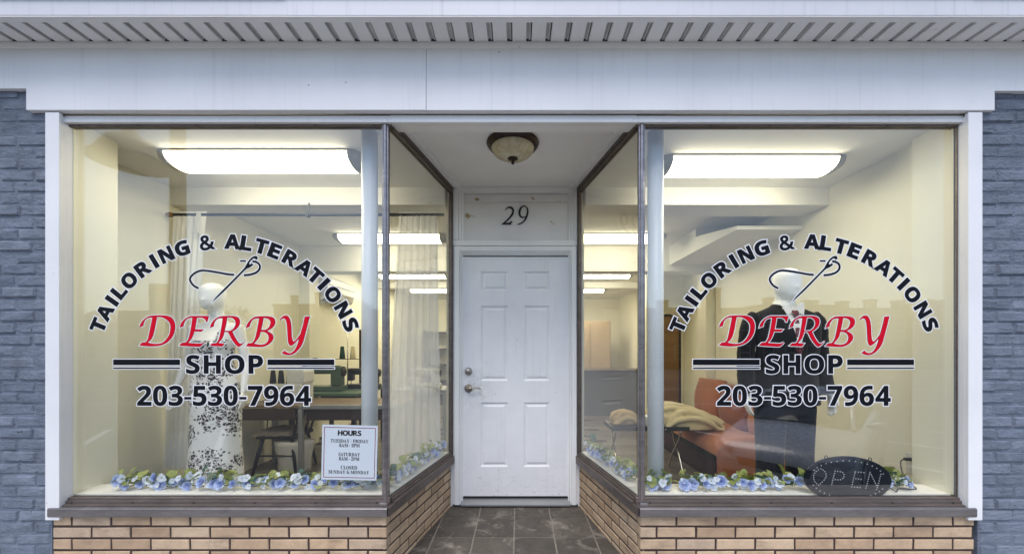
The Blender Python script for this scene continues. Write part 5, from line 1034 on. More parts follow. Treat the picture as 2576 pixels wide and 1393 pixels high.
# house number 29, traced from the photo (zoom pixels), built as raised black numerals
K29 = 140 / 1773 * .83936
def z29(c): return [Vector((((1480 * .83936 + x * K29) - 1305) / 295, 1.356 - ((590 * .83936 + y * K29) - 872) / 295)) for x, y in c]
two = [(425, 510, 1), (470, 440), (530, 390), (610, 372), (690, 395), (750, 460), (768, 540), (745, 650), (680, 750), (560, 880), (430, 985, 1), (590, 985), (640, 960), (680, 915, 1), (705, 915, 1), (645, 1055, 1), (290, 1055, 1), (300, 1035, 1), (480, 880), (600, 750), (670, 640), (695, 540), (670, 465), (600, 425), (530, 430), (485, 470), (455, 510, 1)]
nine = [(905, 1060, 1), (890, 1040, 1), (1000, 1000), (1100, 930), (1180, 820), (1205, 760, 1), (1120, 800), (1030, 790), (960, 720), (932, 610), (945, 510), (1000, 410), (1080, 350), (1160, 338), (1250, 380), (1305, 470), (1320, 580), (1295, 700), (1240, 840), (1150, 950), (1040, 1025), (960, 1055)]
nine_h = [(1130, 370), (1070, 410), (1030, 500), (1015, 600), (1025, 690), (1060, 745), (1130, 765), (1200, 735), (1235, 650), (1255, 540), (1245, 440), (1200, 380)]
hn = thing('house_number', (qd(1297), yb - .002, qz(567)), 'black raised numerals 29 on the white panel above the door', 'house number')
flat_mesh('n', [z29(smooth_path(two, 4))], 'number_black', yb - .006, yb + .003).build('numeral', 'number_black', hn)
flat_mesh('n', orient([z29(smooth_path(nine, 4)), z29(smooth_path(nine_h, 4))]), 'number_black', yb - .006, yb + .003).build('numeral', 'number_black', hn)

# ------------------------------------------------------------------ window lettering
S0 = FPX / 2.2495
def QW(x, y): return Vector(((x - 1305) / S0, 1.356 - (y - 872) / S0))
KA, KB, KC = .09124, .11079, .12049
def zA(c): return [QW(335.8 + p.x * KA, 780.6 + p.y * KA) for p in c]
def zB(c): return [QW(520.4 + p.x * KB, 780.6 + p.y * KB) for p in c]
def zC(c): return [QW(436.5 + p.x * KC, 621.2 + p.y * KC) for p in c]
D1 = [(160, 965, 1), (320, 980), (480, 990), (680, 975), (860, 920), (1010, 810), (1110, 660), (1155, 480), (1140, 330), (1075, 215), (970, 155), (850, 135), (600, 135), (450, 150), (330, 210), (230, 310), (180, 400), (162, 472, 1), (275, 420, 1), (285, 350), (330, 260), (410, 205), (520, 195, 1), (470, 440), (415, 700), (385, 800), (330, 870), (235, 880, 1)]
D2 = [(655, 180, 1), (790, 190), (930, 270), (1005, 370), (1020, 480), (990, 640), (920, 770), (820, 870), (740, 905), (620, 918), (500, 905), (395, 880, 1), (480, 810), (545, 690), (590, 520), (630, 300)]
E1 = [(1258, 968, 1), (1500, 985), (1790, 1000), (1850, 985), (1930, 920), (1970, 850, 1), (1900, 895), (1820, 908), (1650, 900), (1510, 890, 1), (1590, 800), (1645, 690), (1685, 580, 1), (1880, 583, 1), (1940, 518, 1), (1700, 518, 1), (1730, 350), (1755, 200, 1), (1880, 200), (1960, 235), (1990, 280), (2000, 315, 1), (2035, 318, 1), (2085, 150, 1), (1690, 150), (1560, 160), (1440, 215), (1340, 310), (1290, 400), (1270, 478, 1), (1385, 430, 1), (1390, 370), (1440, 275), (1510, 220), (1625, 200, 1), (1590, 440), (1530, 720), (1490, 820), (1440, 875), (1340, 885, 1)]
R1 = [(60, 802, 1), (350, 818, 1), (412, 745, 1), (262, 740, 1), (340, 650), (385, 560), (400, 490, 1), (470, 490), (500, 530), (560, 650), (640, 760), (700, 818), (740, 820), (820, 760), (880, 675, 1), (830, 725), (765, 750), (710, 710), (640, 600), (582, 480, 1), (670, 420), (735, 340), (755, 240), (720, 165), (640, 130), (540, 122), (380, 125), (270, 145), (180, 200), (100, 300), (68, 400, 1), (160, 358, 1), (165, 300), (210, 220), (270, 182), (360, 175, 1), (330, 380), (285, 600), (255, 680), (210, 735), (130, 740, 1)]
R2 = [(465, 160, 1), (560, 165), (625, 210), (650, 270), (640, 350), (590, 420), (520, 460), (405, 460, 1), (440, 310)]
B1 = [(880, 810, 1), (1180, 828), (1320, 810), (1430, 750), (1500, 670), (1515, 600), (1480, 530), (1370, 462, 1), (1470, 410), (1540, 330), (1555, 240), (1520, 170), (1430, 135), (1300, 128), (1180, 132), (1080, 150), (980, 220), (910, 320), (885, 405, 1), (980, 360, 1), (985, 310), (1030, 230), (1090, 190), (1185, 178, 1), (1150, 380), (1105, 590), (1070, 680), (1020, 735), (945, 740, 1)]
B2 = [(1290, 168, 1), (1380, 185), (1435, 235), (1440, 300), (1400, 390), (1330, 435), (1235, 440, 1), (1265, 310)]
B3 = [(1225, 485, 1), (1300, 490), (1370, 530), (1400, 600), (1385, 690), (1330, 750), (1240, 773), (1150, 768), (1075, 750, 1), (1150, 660), (1195, 590)]
Y1 = [(1655, 230, 1), (1670, 190), (1730, 130), (1800, 112), (1850, 135), (1895, 215), (1920, 350), (1930, 560), (1945, 660), (1970, 700), (2020, 670), (2120, 540, 1), (2180, 330), (2222, 140, 1), (2342, 130, 1), (2290, 330), (2220, 600), (2170, 760), (2090, 880), (1990, 970), (1890, 1010), (1790, 1005), (1700, 965, 1), (1768, 905, 1), (1820, 950), (1890, 965), (1960, 930), (2030, 830), (2070, 720), (2090, 640, 1), (1990, 750), (1910, 798), (1865, 770), (1840, 690), (1830, 550), (1815, 330), (1795, 230), (1765, 185), (1720, 185)]
NEE = [(815, 1145, 1), (850, 1112), (1120, 860), (1480, 492), (1580, 430), (1640, 390), (1668, 366, 1), (1632, 345), (1608, 366), (1580, 350), (1600, 300), (1660, 240), (1700, 238), (1722, 262, 1), (1757, 245), (1745, 200), (1710, 188), (1640, 215), (1570, 290), (1510, 390), (1465, 460), (1240, 690), (1000, 930), (880, 1055)]
TH = [([(1265, 577), (1150, 570), (900, 525), (700, 495), (580, 492), (470, 530), (380, 600), (345, 670), (370, 740), (430, 810), (525, 862)], 34),
      ([(1470, 590), (1600, 575), (1730, 530), (1800, 450), (1790, 360), (1720, 310), (1650, 300)], 36), ([(1390, 290), (1450, 290), (1512, 290)], 27)]
def shifted(cs, dx): return [[p + Vector((dx, 0)) for p in c] for c in cs]
ARC = [('T', 248, 818), ('A', 268, 787), ('I', 285, 758.5), ('L', 302.6, 735), ('O', 326, 706), ('R', 360.5, 678), ('I', 389.4, 659), ('N', 419, 642), ('G', 458, 625), ('&', 521, 611),
       ('A', 584.6, 608), ('L', 620, 612), ('T', 658, 618), ('E', 691, 631), ('R', 731, 649), ('A', 766, 672), ('T', 797, 690), ('I', 817.8, 711.5), ('O', 840, 738.6), ('N', 865, 778), ('S', 884, 815)]
AW = {'T': .88, 'A': 1.02, 'I': .27, 'L': .76, 'O': 1.0, 'R': .90, 'N': .92, 'G': .95, '&': 1.0, 'E': .76, 'S': .80}
def lettering(dx, label, side):
    px = 1 / S0
    base = QW(565, 1020); base.x += dx
    t = thing('shop_lettering', (base.x, -.001, base.y), label, 'window sign')
    # vinyl stuck to the street side of the pane
    def line(name, glyphs, mat, halo=2.3 * px, edge=0.0):
        wm = MB(); parts = []
        for cs in glyphs:
            w_ = flat_mesh('w', [offset(c, halo) for c in cs], 'letter_white', -.0004, -.0001); wm.add(w_.v, w_.f)
        po = wm.build(name, 'letter_white', t)
        for cs in glyphs:
            if edge:
                e_ = flat_mesh('letter', [offset(c, edge) for c in cs], 'letter_black', -.0009, -.0006)
                le = e_.build('letter_edge', 'letter_black', po)
            flat_mesh('letter', cs, mat, -.0014, -.0011).build('letter', mat, po)
    gl = []
    h = 35.0 * px; c0 = QW(565.5, 952)
    for ch, x, y in ARC:
        ang = math.atan2(x - 565.5, 952 - y)
        wid = AW[ch] * h
        cs, w_ = glyph('sans', ch, h * .975, wid, bold=1.5 * px)
        ca, sa = math.cos(-ang), math.sin(-ang); r0 = (345 - 17.5) * px
        out = []
        for c in cs:
            out.append([Vector((c0.x + dx + (p.x - w_ / 2) * ca - (p.y + r0) * sa, c0.y + (p.x - w_ / 2) * sa + (p.y + r0) * ca)) for p in c])
        gl.append(out)
    line('slogan_lettering', gl, 'letter_black')
    nd = [[offset(c, .35 * px) for c in orient(shifted([zC(smooth_path(NEE, 4))], dx))]] + [orient(shifted([zC(stroke(p, w_ * 1.22))], dx)) for p, w_ in TH]
    line('needle_and_thread', nd, 'letter_black', 1.9 * px)
    dn = [[zA(smooth_path(D1)), zA(smooth_path(D2))], [zA(smooth_path(E1))], [zB(smooth_path(R1)), zB(smooth_path(R2))], [zB(smooth_path(B1)), zB(smooth_path(B2)), zB(smooth_path(B3))], [zB(smooth_path(Y1))]]
    line('name_lettering', [[offset(c, -.5 * px) for c in orient(shifted(g_, dx))] for g_ in dn], 'letter_red', 2.2 * px, .7 * px)
    def row(text, x0, x1, base_y, h_, gaps, bold):
        gs = []; ws = []
        for ch in text:
            cs, w_ = glyph('sans', ch, h_ * px, None); cs = [[Vector((p.x * gaps, p.y)) for p in c] for c in cs]; cs = [offset(c, bold * px) for c in cs]; w_ *= gaps; gs.append(cs); ws.append(w_)
        free = (x1 - x0) * px - sum(ws); gp = free / (len(text) - 1)
        x = QW(x0, base_y).x + dx; zb2 = QW(x0, base_y).y; out = []
        for cs, w_ in zip(gs, ws):
            out.append([[p + Vector((x, zb2)) for p in c] for c in cs]); x += w_ + gp
        return out
    sh = row('SHOP', 469, 661, 938.5, 45, 1.12, .9)
    bars = []
    for x0, x1 in ((285, 453), (673, 841)):
        for a, b_ in ((903.5, 917.5), (923.8, 927.2)):
            p, q_ = QW(x0, b_), QW(x1, a); bars.append([[Vector((p.x + dx, p.y)), Vector((q_.x + dx, p.y)), Vector((q_.x + dx, q_.y)), Vector((p.x + dx, q_.y))]])
    line('shop_lettering_row', sh, 'letter_black', 2.1 * px)
    for bar in bars: line('stripe', [bar], 'letter_black', 1.8 * px)
    line('phone_number', row('203-530-7964', 346, 782, 1019, 48.5, 1.02, .8), 'letter_black', 2.2 * px)
lettering(0.0, 'red and black shop lettering with needle on the left window', -1)
lettering(1458 / S0, 'red and black shop lettering with needle on the right window', 1)

# ------------------------------------------------------------------ opening hours card
hs = thing('hours_sign', (Q(879, 1208, .009)), 'white opening hours card in the corner of the left window', 'sign')
TLc, TRc, BRc, BLc = Q(811, 1067, .011), Q(950.5, 1070.5, .011), Q(947, 1208, .011), Q(808, 1205, .011)
def card(u, v):
    a = TLc.lerp(TRc, u); b_ = BLc.lerp(BRc, u); return a.lerp(b_, v)
m = MB(); m.add([card(0, 0), card(1, 0), card(1, 1), card(0, 1)] + [card(*c) + Vector((0, .002, 0)) for c in ((0, 0), (1, 0), (1, 1), (0, 1))],
                [(0, 1, 2, 3), (7, 6, 5, 4), (0, 4, 5, 1), (1, 5, 6, 2), (2, 6, 7, 3), (3, 7, 4, 0)])
m.build('card', 'paper_white', hs)
m = MB()
def cardquad(m, u0, v0, u1, v1, d=-.0006):
    m.add([card(u0, v0) + Vector((0, d, 0)), card(u1, v0) + Vector((0, d, 0)), card(u1, v1) + Vector((0, d, 0)), card(u0, v1) + Vector((0, d, 0))], [(0, 1, 2, 3)])
for a in ((.035, .040, .965, .052), (.035, .948, .965, .960), (.035, .052, .047, .948), (.953, .052, .965, .948)): cardquad(m, *a)
m.build('border', 'ink_red', hs)
W_C = (TRc - TLc).length; H_C = (BLc - TLc).length
def card_text(style, text, v_base, cap_h, total, mat, bold=0.0):
    gs = []; ws = []
    for ch in text:
        if ch == ' ': gs.append(None); ws.append(cap_h * .38)
        else:
            cs, w_ = glyph(style, ch, cap_h, None, bold); gs.append(cs); ws.append(w_ + cap_h * .09)
    s = sum(ws); k = total / s; x = .5 - total / W_C / 2; mm = MB()
    for cs, w_ in zip(gs, ws):
        if cs:
            loc = [[Vector((x * W_C + p.x * k, -(v_base * H_C) + p.y)) for p in c] for c in cs]
            f_ = flat_mesh('t', loc, mat, 0, .0004)
            vv = [card(p.x / W_C, -p.z / H_C) + Vector((0, -.0008, 0)) for p in f_.v]
            mm.add(vv, f_.f)
        x += w_ * k / W_C
    mm.build('text_line', mat, hs)
card_text('sans', 'HOURS', .188, .0295, .142, 'ink_navy', .0009)
for tx, v, wd in (('TUESDAY - FRIDAY', .318, .228), ('8AM - 5PM', .398, .124), ('SATURDAY', .562, .130), ('8AM - 2PM', .643, .124), ('CLOSED', .802, .100), ('SUNDAY & MONDAY', .886, .245)):
    card_text('serif', tx, v, .0195, wd, 'ink_navy', .0002)

# ------------------------------------------------------------------ OPEN sign leaning behind the right window
oc = Q(2133, 1205, .012)
osn = thing('open_sign', (oc.x, .014, oc.z - .138), 'black oval dotted OPEN sign standing against the glass of the right window', 'open sign')
TILT = R(-3.0)
def ell(a, b_, n=48):
    out = []
    for i in range(n):
        t = 2 * math.pi * i / n; x, z = a * math.cos(t), b_ * math.sin(t)
        out.append(Vector((oc.x + x * math.cos(TILT) - z * math.sin(TILT), oc.z + x * math.sin(TILT) + z * math.cos(TILT))))
    return out
def ov(x, z): return Vector((oc.x + x * math.cos(TILT) - z * math.sin(TILT), 0, oc.z + x * math.sin(TILT) + z * math.cos(TILT)))
m = MB()
rings = [[Vector((p.x, y, p.y)) for p in ell(a, b_)] for a, b_, y in ((.252, .128, .0090), (.258, .134, .0094), (.262, .138, .0110), (.262, .138, .0190), (.255, .132, .0203))]
m.loft(rings); m.build('face_plate', 'sign_black', osn)
DOT = {'O': [(0, .30), (.06, .52), (.16, .70), (.30, .86), (.47, .96), (.62, .86), (.74, .72), (.82, .52), (.84, .30), (.80, .10), (.72, -.10), (.60, -.30), (.48, -.48), (.36, -.62), (.22, -.48), (.10, -.32), (.03, -.10), (0, .10)],
       'P': [(0, -.5), (.03, -.28), (.06, -.06), (.09, .16), (.12, .38), (.15, .60), (.18, .82), (.36, .80), (.54, .78), (.70, .72), (.80, .54), (.80, .32), (.74, .14), (.58, .02), (.40, -.02), (.22, .0)],
       'E': [(0, -.62), (.03, -.38), (.05, -.16), (.08, .06), (.11, .28), (.14, .50), (.17, .72), (.20, .86), (.40, .84), (.58, .84), (.78, .82), (.26, .18), (.44, .18), (.62, .16), (.20, -.62), (.38, -.62), (.56, -.64)],
       'N': [(0, -.66), (.04, -.44), (.07, -.22), (.10, .0), (.13, .22), (.16, .44), (.19, .66), (.22, .86), (.30, .66), (.38, .46), (.46, .26), (.54, .06), (.62, -.14), (.70, -.34), (.76, -.54), (.72, -.74), (.80, -.34), (.84, -.12), (.87, .10), (.90, .32), (.93, .54), (.96, .74)]}
for ch, x0 in (('O', -.208), ('P', -.098), ('E', .022), ('N', .108)):
    m = MB()
    for u, v in DOT[ch]:
        p = ov(x0 + u * .088 , -.004 + v * .062); m.lathe([(.0005, -.0018), (.0030, -.0013), (.0042, 0)], (p.x, .0091, p.z), 'y', 8)
    m.build('letter_lights', 'led_white', osn)
m = MB()
for i in range(38):
    t = 2 * math.pi * (i + .5) / 38
    if abs(math.cos(t)) > .93: continue
    p = ov(.226 * math.cos(t), .112 * math.sin(t)); m.lathe([(.0005, -.0018), (.0030, -.0013), (.0042, 0)], (p.x, .0091, p.z), 'y', 8)
m.build('border_lights', 'led_white', osn)
for sx in (-.135, .128):
    p = ov(sx, .138 * math.sqrt(1 - (sx / .262) ** 2) + .006)
    pts = [(p.x + .009 * math.cos(a), .0145, p.z + .010 * math.sin(a)) for a in [2 * math.pi * k / 10 for k in range(11)]]
    m = MB(); m.tube(pts, .0024, 6); m.build('hanging_loop', 'black_plastic', osn)

# power socket on the right wall and the sign's cord
t = thing('power_socket', (XWR, .30, .50), 'white wall socket on the right wall with a black plug', 'socket')
m = MB(); m.bbox(XWR - .008, XWR - .0005, .262, .345, .495, .635, .003); m.build('cover_plate', 'white_plastic', t)
for z in (.535, .597):
    m = MB(); m.bbox(XWR - .010, XWR - .008, .286, .322, z - .018, z + .018, .001); m.build('outlet', 'machine_white', t)
t = MB()
t.bbox(XWR - .055, XWR - .0104, .292, .316, .588, .607, .004)
cp = [(XWR - .055, .304, .597), (XWR - .085, .30, .585), (XWR - .10, .28, .53), (XWR - .11, .25, .50), (XWR - .16, .16, .480), (2.46, .09, .476), (2.37, .10, .476), (2.30, .05, .477), (2.25, .028, .50), (2.2, .0245, .53)]
def curve_pts(P, n=6):
    P = [Vector(p) for p in P]; out = []
    for i in range(len(P) - 1):
        p0 = P[i - 1] if i else P[0] * 2 - P[1]; p1, p2 = P[i], P[i + 1]; p3 = P[i + 2] if i + 2 < len(P) else P[-1] * 2 - P[-2]
        for k in range(n):
            u = k / n
            out.append(.5 * ((2 * p1) + (p2 - p0) * u + (2 * p0 - 5 * p1 + 4 * p2 - p3) * u * u + (3 * p1 - p0 - 3 * p2 + p3) * u ** 3))
    return out + [P[-1]]
t.tube(curve_pts(cp), .0035, 6)
t.build('extension_lead', 'black_plastic', None, 'black cord and plug running from the socket to the oval sign', 'cord')

# ------------------------------------------------------------------ figures
def remesh(m, voxel, smooth=6):
    me = bpy.data.meshes.new('_r'); me.from_pydata([tuple(p) for p in m.v], [], m.f)
    ob = bpy.data.objects.new('_r', me); col.objects.link(ob)
    md = ob.modifiers.new('r', 'REMESH'); md.mode = 'VOXEL'; md.voxel_size = voxel; md.use_smooth_shade = True
    sm = ob.modifiers.new('s', 'SMOOTH'); sm.factor = .5; sm.iterations = smooth
    e = bpy.data.meshes.new_from_object(ob.evaluated_get(bpy.context.evaluated_depsgraph_get()))
    out = MB(); out.add([v.co.copy() for v in e.vertices], [list(p.vertices) for p in e.polygons], True)
    bpy.data.objects.remove(ob); bpy.data.meshes.remove(e)
    return out
def ering(c, rx, ry, n=28, p=2.0, tilt=0.0):
    out = []
    for k in range(n):
        a = 2 * math.pi * k / n; ca, sa = math.cos(a), math.sin(a)
        out.append(Vector((c[0] + rx * math.copysign(abs(ca) ** (2 / p), ca), c[1] + ry * math.copysign(abs(sa) ** (2 / p), sa), c[2] + tilt * ca * rx)))
    return out
def hand(m, w, d, side, palm=(0, -1, 0), size=1.0, curl=.35):
    """w wrist, d direction of the hand; palm and five bent fingers of different length"""
    w = Vector(w); d = Vector(d).normalized(); pn = Vector(palm); pn = (pn - d * pn.dot(d)).normalized(); sd_ = d.cross(pn) * side
    k = size
    m.tube([w - d * .02, w + d * .02 * k, w + d * .05 * k, w + d * .085 * k], [.021 * k, .026 * k, .034 * k, .032 * k], 10, flat=.5)
    for i, (o, L) in enumerate(((-.027, .068), (-.009, .078), (.009, .074), (.026, .058))):
        b0 = w + d * .078 * k + sd_ * o * k
        d1 = (d + pn * curl * .5 + sd_ * o * 2).normalized(); d2 = (d + pn * curl * 1.3).normalized()
        p1 = b0 + d1 * L * .5 * k; p2 = p1 + d2 * L * .5 * k
        m.tube([b0, p1, p2], [.0092 * k, .0085 * k, .0062 * k], 8)
    b0 = w + d * .025 * k - sd_ * .026 * k; p1 = b0 + (d * .7 - sd_ * .7).normalized() * .035 * k; p2 = p1 + (d + pn * .3 - sd_ * .15).normalized() * .032 * k
    m.tube([b0, p1, p2], [.013 * k, .0105 * k, .007 * k], 8)

def head(m, cx_, cy_, ztop, h, w, d):
    """egg-shaped abstract mannequin head with brow, nose ridge and chin"""
    zs_ = [0, .04, .12, .25, .40, .55, .68, .80, .90, .96, 1.0]
    ws = [.20, .48, .70, .88, .98, 1.0, .99, .92, .72, .48, .10]
    fr = [.30, .66, .82, .90, .95, .97, .98, .92, .74, .50, .10]
    rings = []
    for z, a, f_ in zip(zs_, ws, fr):
        cyo = -.014 * (1 - z) * 1.6
        rings.append(ering((cx_, cy_ + cyo, ztop - h + z * h), w / 2 * a, d / 2 * f_, 24))
    m.loft(rings)
    m.tube([(cx_, cy_ - d * .42, ztop - h * .45), (cx_, cy_ - d * .50, ztop - h * .58), (cx_, cy_ - d * .535, ztop - h * .66), (cx_, cy_ - d * .47, ztop - h * .71)], [.006, .010, .014, .010], 8)

# ---- the woman's mannequin
fx, fy = Q(540, 872, .65).x, .65
fm = thing('mannequin', (fx, fy, 0), 'white egg head mannequin in a black and white floral slip dress', 'mannequin')
m = MB()
head(m, fx, fy - .01, 1.845, .215, .155, .19)
m.loft([ering((fx, fy + .01, 1.70), .052, .055), ering((fx, fy + .012, 1.62), .048, .050), ering((fx, fy + .02, 1.575), .058, .056), ering((fx, fy + .02, 1.55), .09, .062), ering((fx, fy + .02, 1.525), .150, .068), ering((fx, fy + .015, 1.49), .172, .078),
        ering((fx, fy, 1.44), .158, .098), ering((fx, fy - .01, 1.40), .152, .112), ering((fx, fy, 1.33), .132, .092), ering((fx, fy + .005, 1.24), .116, .082), ering((fx, fy + .01, 1.15), .140, .095), ering((fx, fy + .015, 1.04), .172, .112), ering((fx, fy + .01, .95), .176, .110), ering((fx, fy + .01, .86), .165, .10)])
for s in (-1, 1):
    x = fx + s * .086
    m.loft([ering((x, fy + .01, .93), .088, .10, 20), ering((x, fy, .75), .078, .085, 20), ering((x + s * .0, fy, .52), .052, .056, 20), ering((x, fy + .008, .42), .054, .060, 20), ering((x, fy + .01, .22), .034, .036, 20), ering((x, fy, .10), .030, .036, 20)])
    m.tube([(x, fy + .03, .085), (x, fy - .02, .070), (x, fy - .09, .035), (x, fy - .14, .025)], [.032, .034, .032, .018], 12, flat=.8)
    sh = Vector((fx + s * .166, fy + .018, 1.495)); el = Vector((fx + s * .232, fy + .03, 1.235)); wr = Vector((fx + s * .262, fy - .055, 1.015))
    m.tube([sh + Vector((-s * .05, 0, .012)), sh, sh.lerp(el, .3), sh.lerp(el, .7), el, el.lerp(wr, .3), el.lerp(wr, .75), wr], [.040, .049, .043, .037, .034, .034, .026, .021], 14)
    hand(m, wr, (s * .12, -.25, -1), s, palm=(-s, -.2, 0), size=.95)
remesh(m, .0075, 4).build('body', 'mannequin_white', fm)
# slip dress
m = MB(); rings = []
prof = [(1.415, .150, .112, -.012), (1.40, .156, .118, -.012), (1.36, .148, .112, -.010), (1.30, .134, .100, 0), (1.25, .127, .093, .004), (1.18, .142, .102, .008), (1.08, .176, .120, .012), (1.0, .190, .124, .012), (.90, .184, .122, .012), (.75, .180, .122, .010), (.60, .182, .128, .010), (.45, .190, .138, .01), (.34, .200, .150, .008), (.22, .210, .160, .005)]
for z, rx, ry, dy in prof:
    r_ = []
    for k in range(72):
        a = 2 * math.pi * k / 72
        fold = (1.25 - z) / 1.0 if z < 1.25 else 0
        wob = 1 + fold * .018 * math.sin(a * 9 + z * 2) + fold * .012 * math.sin(a * 5 - 1.3)
        dip = .026 * max(0, -math.sin(a)) ** 3 if z > 1.40 else 0
        cw = -.010 * math.sin(a * 6) if z > 1.41 else 0
        r_.append(Vector((fx + rx * wob * math.cos(a), fy + dy + ry * wob * math.sin(a), z - dip * 1.6 + cw)))
    rings.append(r_)
m.loft(rings, cap=False); dr = m.build('dress', 'floral_cloth', fm, 'white slip dress printed with black roses')
for s in (-1, 1):
    m = MB(); m.tube(curve_pts([(fx + s * .095, fy - .108, 1.405), (fx + s * .10, fy - .085, 1.47), (fx + s * .106, fy - .02, 1.528), (fx + s * .10, fy + .07, 1.50), (fx + s * .09, fy + .105, 1.40)]), .0045, 6); m.build('strap', 'floral_cloth', dr)
m = MB(); m.lathe([(.001, .0), (.17, .0), (.17, .006), (.165, .010), (.02, .012), (.012, .016), (.010, .25)], (fx, fy + .06, 0), 'z', 32); m.build('base_plate', 'mannequin_base', fm)

# ---- the man's mannequin
gx, gy = Q(1975, 872, .50).x, .50
gm = thing('mannequin', (gx, gy, 0), 'white egg head mannequin in a black suit, white shirt and dark red tie', 'mannequin')
m = MB()
head(m, gx + .003, gy - .01, 1.926, .232, .165, .205)
m.loft([ering((gx, gy + .01, 1.78), .056, .06), ering((gx, gy + .012, 1.69), .058, .060), ering((gx, gy + .02, 1.64), .075, .065), ering((gx, gy + .02, 1.60), .14, .075), ering((gx, gy + .015, 1.55), .18, .09), ering((gx, gy, 1.42), .17, .11), ering((gx, gy + .005, 1.22), .145, .10), ering((gx, gy + .01, 1.05), .155, .105), ering((gx, gy + .01, .95), .16, .11)])
for s in (-1, 1):
    x = gx + s * .09
    m.loft([ering((x, gy + .01, .99), .085, .10, 20), ering((x, gy, .78), .075, .085, 20), ering((x, gy, .54), .053, .058, 20), ering((x, gy + .01, .42), .055, .060, 20), ering((x, gy + .01, .14), .036, .04, 20), ering((x, gy, .05), .04, .05, 20)])
    wr = Vector((gx + s * .298, gy - .035, 1.01))
    m.tube([(gx + s * .18, gy + .01, 1.56), (gx + s * .25, gy + .02, 1.30), wr], [.045, .035, .023], 12)
    hand(m, wr, (s * .05, -.18, -1), s, palm=(-s, -.1, 0), size=1.02, curl=.5)
remesh(m, .0085, 4).build('body', 'mannequin_white', gm)
# jacket
m = MB(); rings = []
jp = [(1.668, .070, .072, .022, 2.0), (1.650, .092, .080, .022, 2.0), (1.625, .150, .090, .020, 2.2), (1.598, .212, .098, .016, 2.5), (1.565, .238, .110, .012, 2.6), (1.50, .236, .128, .004, 2.6), (1.40, .226, .138, -.004, 2.5), (1.25, .208, .130, 0, 2.4), (1.15, .210, .128, .004, 2.4), (1.02, .228, .134, .006, 2.4), (.945, .236, .138, .006, 2.4)]
for z, rx, ry, dy, p in jp:
    r_ = ering((gx, gy + dy, z), rx, ry, 56, p)
    for k, v_ in enumerate(r_):
        a = 2 * math.pi * k / 56
        if z < 1.3: v_ += Vector((math.cos(a), math.sin(a), 0)) * .004 * math.sin(a * 7 + z * 9)
    rings.append(r_)
m.loft(rings, cap=False)
jk = m.build('jacket', 'suit_cloth', gm, 'black two button suit jacket')
for s in (-1, 1):
    m = MB(); pts = curve_pts([(gx + s * .200, gy + .016, 1.580), (gx + s * .243, gy + .016, 1.52), (gx + s * .262, gy + .022, 1.40), (gx + s * .272, gy + .026, 1.28), (gx + s * .283, gy + .008, 1.15), (gx + s * .292, gy - .022, 1.015)], 4)
    n = len(pts); m.tube(pts, [.052 + .012 * math.sin(min(1, i / 5) * math.pi / 2) - .012 * (i / n) + .0015 * math.sin(i * 2.4) for i in range(n)], 18); m.build('sleeve', 'suit_cloth', jk)
def chest(u, z, off=.0):
    """point on the front of the jacket at side offset u and height z"""
    z_ = max(min(z, jp[0][0]), jp[-1][0])
    for (z0, rx0, ry0, d0, p0), (z1, rx1, ry1, d1, p1) in zip(jp, jp[1:]):
        if z1 <= z_ <= z0:
            t = (z0 - z_) / (z0 - z1); rx = rx0 + (rx1 - rx0) * t; ry = ry0 + (ry1 - ry0) * t; dy = d0 + (d1 - d0) * t; p = p0 + (p1 - p0) * t
            q_ = min(abs(u) / rx, .98); return Vector((gx + u, gy + dy - ry * (1 - q_ ** p) ** (1 / p) - off, z))
def patch(m, left, right, off0, off1, nz=14, nu=6):
    """strip between two edges given as lists of (u, z)"""
    rows = []
    for (ul, zl), (ur, zr) in zip(left, right):
        rows.append([chest(ul + (ur - ul) * k / nu, zl + (zr - zl) * k / nu, off0 + (off1 - off0) * k / nu) for k in range(nu + 1)])
    m.loft(rows, cap=False, closed=False)
def lerp2(a, b_, t): return (a[0] + (b_[0] - a[0]) * t, a[1] + (b_[1] - a[1]) * t)
m = MB()
N = 14
patch(m, [lerp2((-.070, 1.655), (-.004, 1.33), i / N) for i in range(N + 1)], [lerp2((.070, 1.655), (.004, 1.33), i / N) for i in range(N + 1)], .004, .004)
sh_ = m.build('shirt_front', 'shirt_white', gm)
for s in (-1, 1):
    m = MB()      # lapel: wide at the chest, notched, narrowing to the button
    ed = [(s * .062, 1.655), (s * .055, 1.60), (s * .044, 1.53), (s * .030, 1.46), (s * .014, 1.38), (s * .002, 1.31)]
    ou = [(s * .082, 1.652), (s * .112, 1.60), (s * .118, 1.545), (s * .098, 1.48), (s * .055, 1.39), (s * .006, 1.31)]
    patch(m, ed, ou, .009, .007, nu=4); m.build('lapel', 'suit_cloth', jk)
    m = MB()
    ed = [(s * .004, 1.600), (s * .020, 1.628), (s * .052, 1.662)]; ou = [(s * .058, 1.572), (s * .074, 1.615), (s * .080, 1.668)]
    rows = []
    for a, b_ in zip(ed, ou): rows.append([Vector((gx + a[0] + (b_[0] - a[0]) * k / 4, gy - .072 - .034 * (1.668 - (a[1] + (b_[1] - a[1]) * k / 4)) / .1, a[1] + (b_[1] - a[1]) * k / 4 + .006)) for k in range(5)])
    m.loft(rows, cap=False, closed=False)
    m.build('collar_point', 'shirt_white', sh_)
m = MB(); m.loft([ering((gx, gy + .012, 1.645), .074, .078, 32), ering((gx, gy + .012, 1.69), .066, .069, 32), ering((gx, gy + .012, 1.691), .061, .064, 32)], cap=False); m.build('collar_band', 'shirt_white', sh_)
m = MB()
kn = [(-.020, 1.612), (-.024, 1.600), (-.013, 1.565)]; kr = [(.020, 1.612), (.024, 1.600), (.013, 1.565)]
patch(m, kn, kr, .022, .022, nu=4)
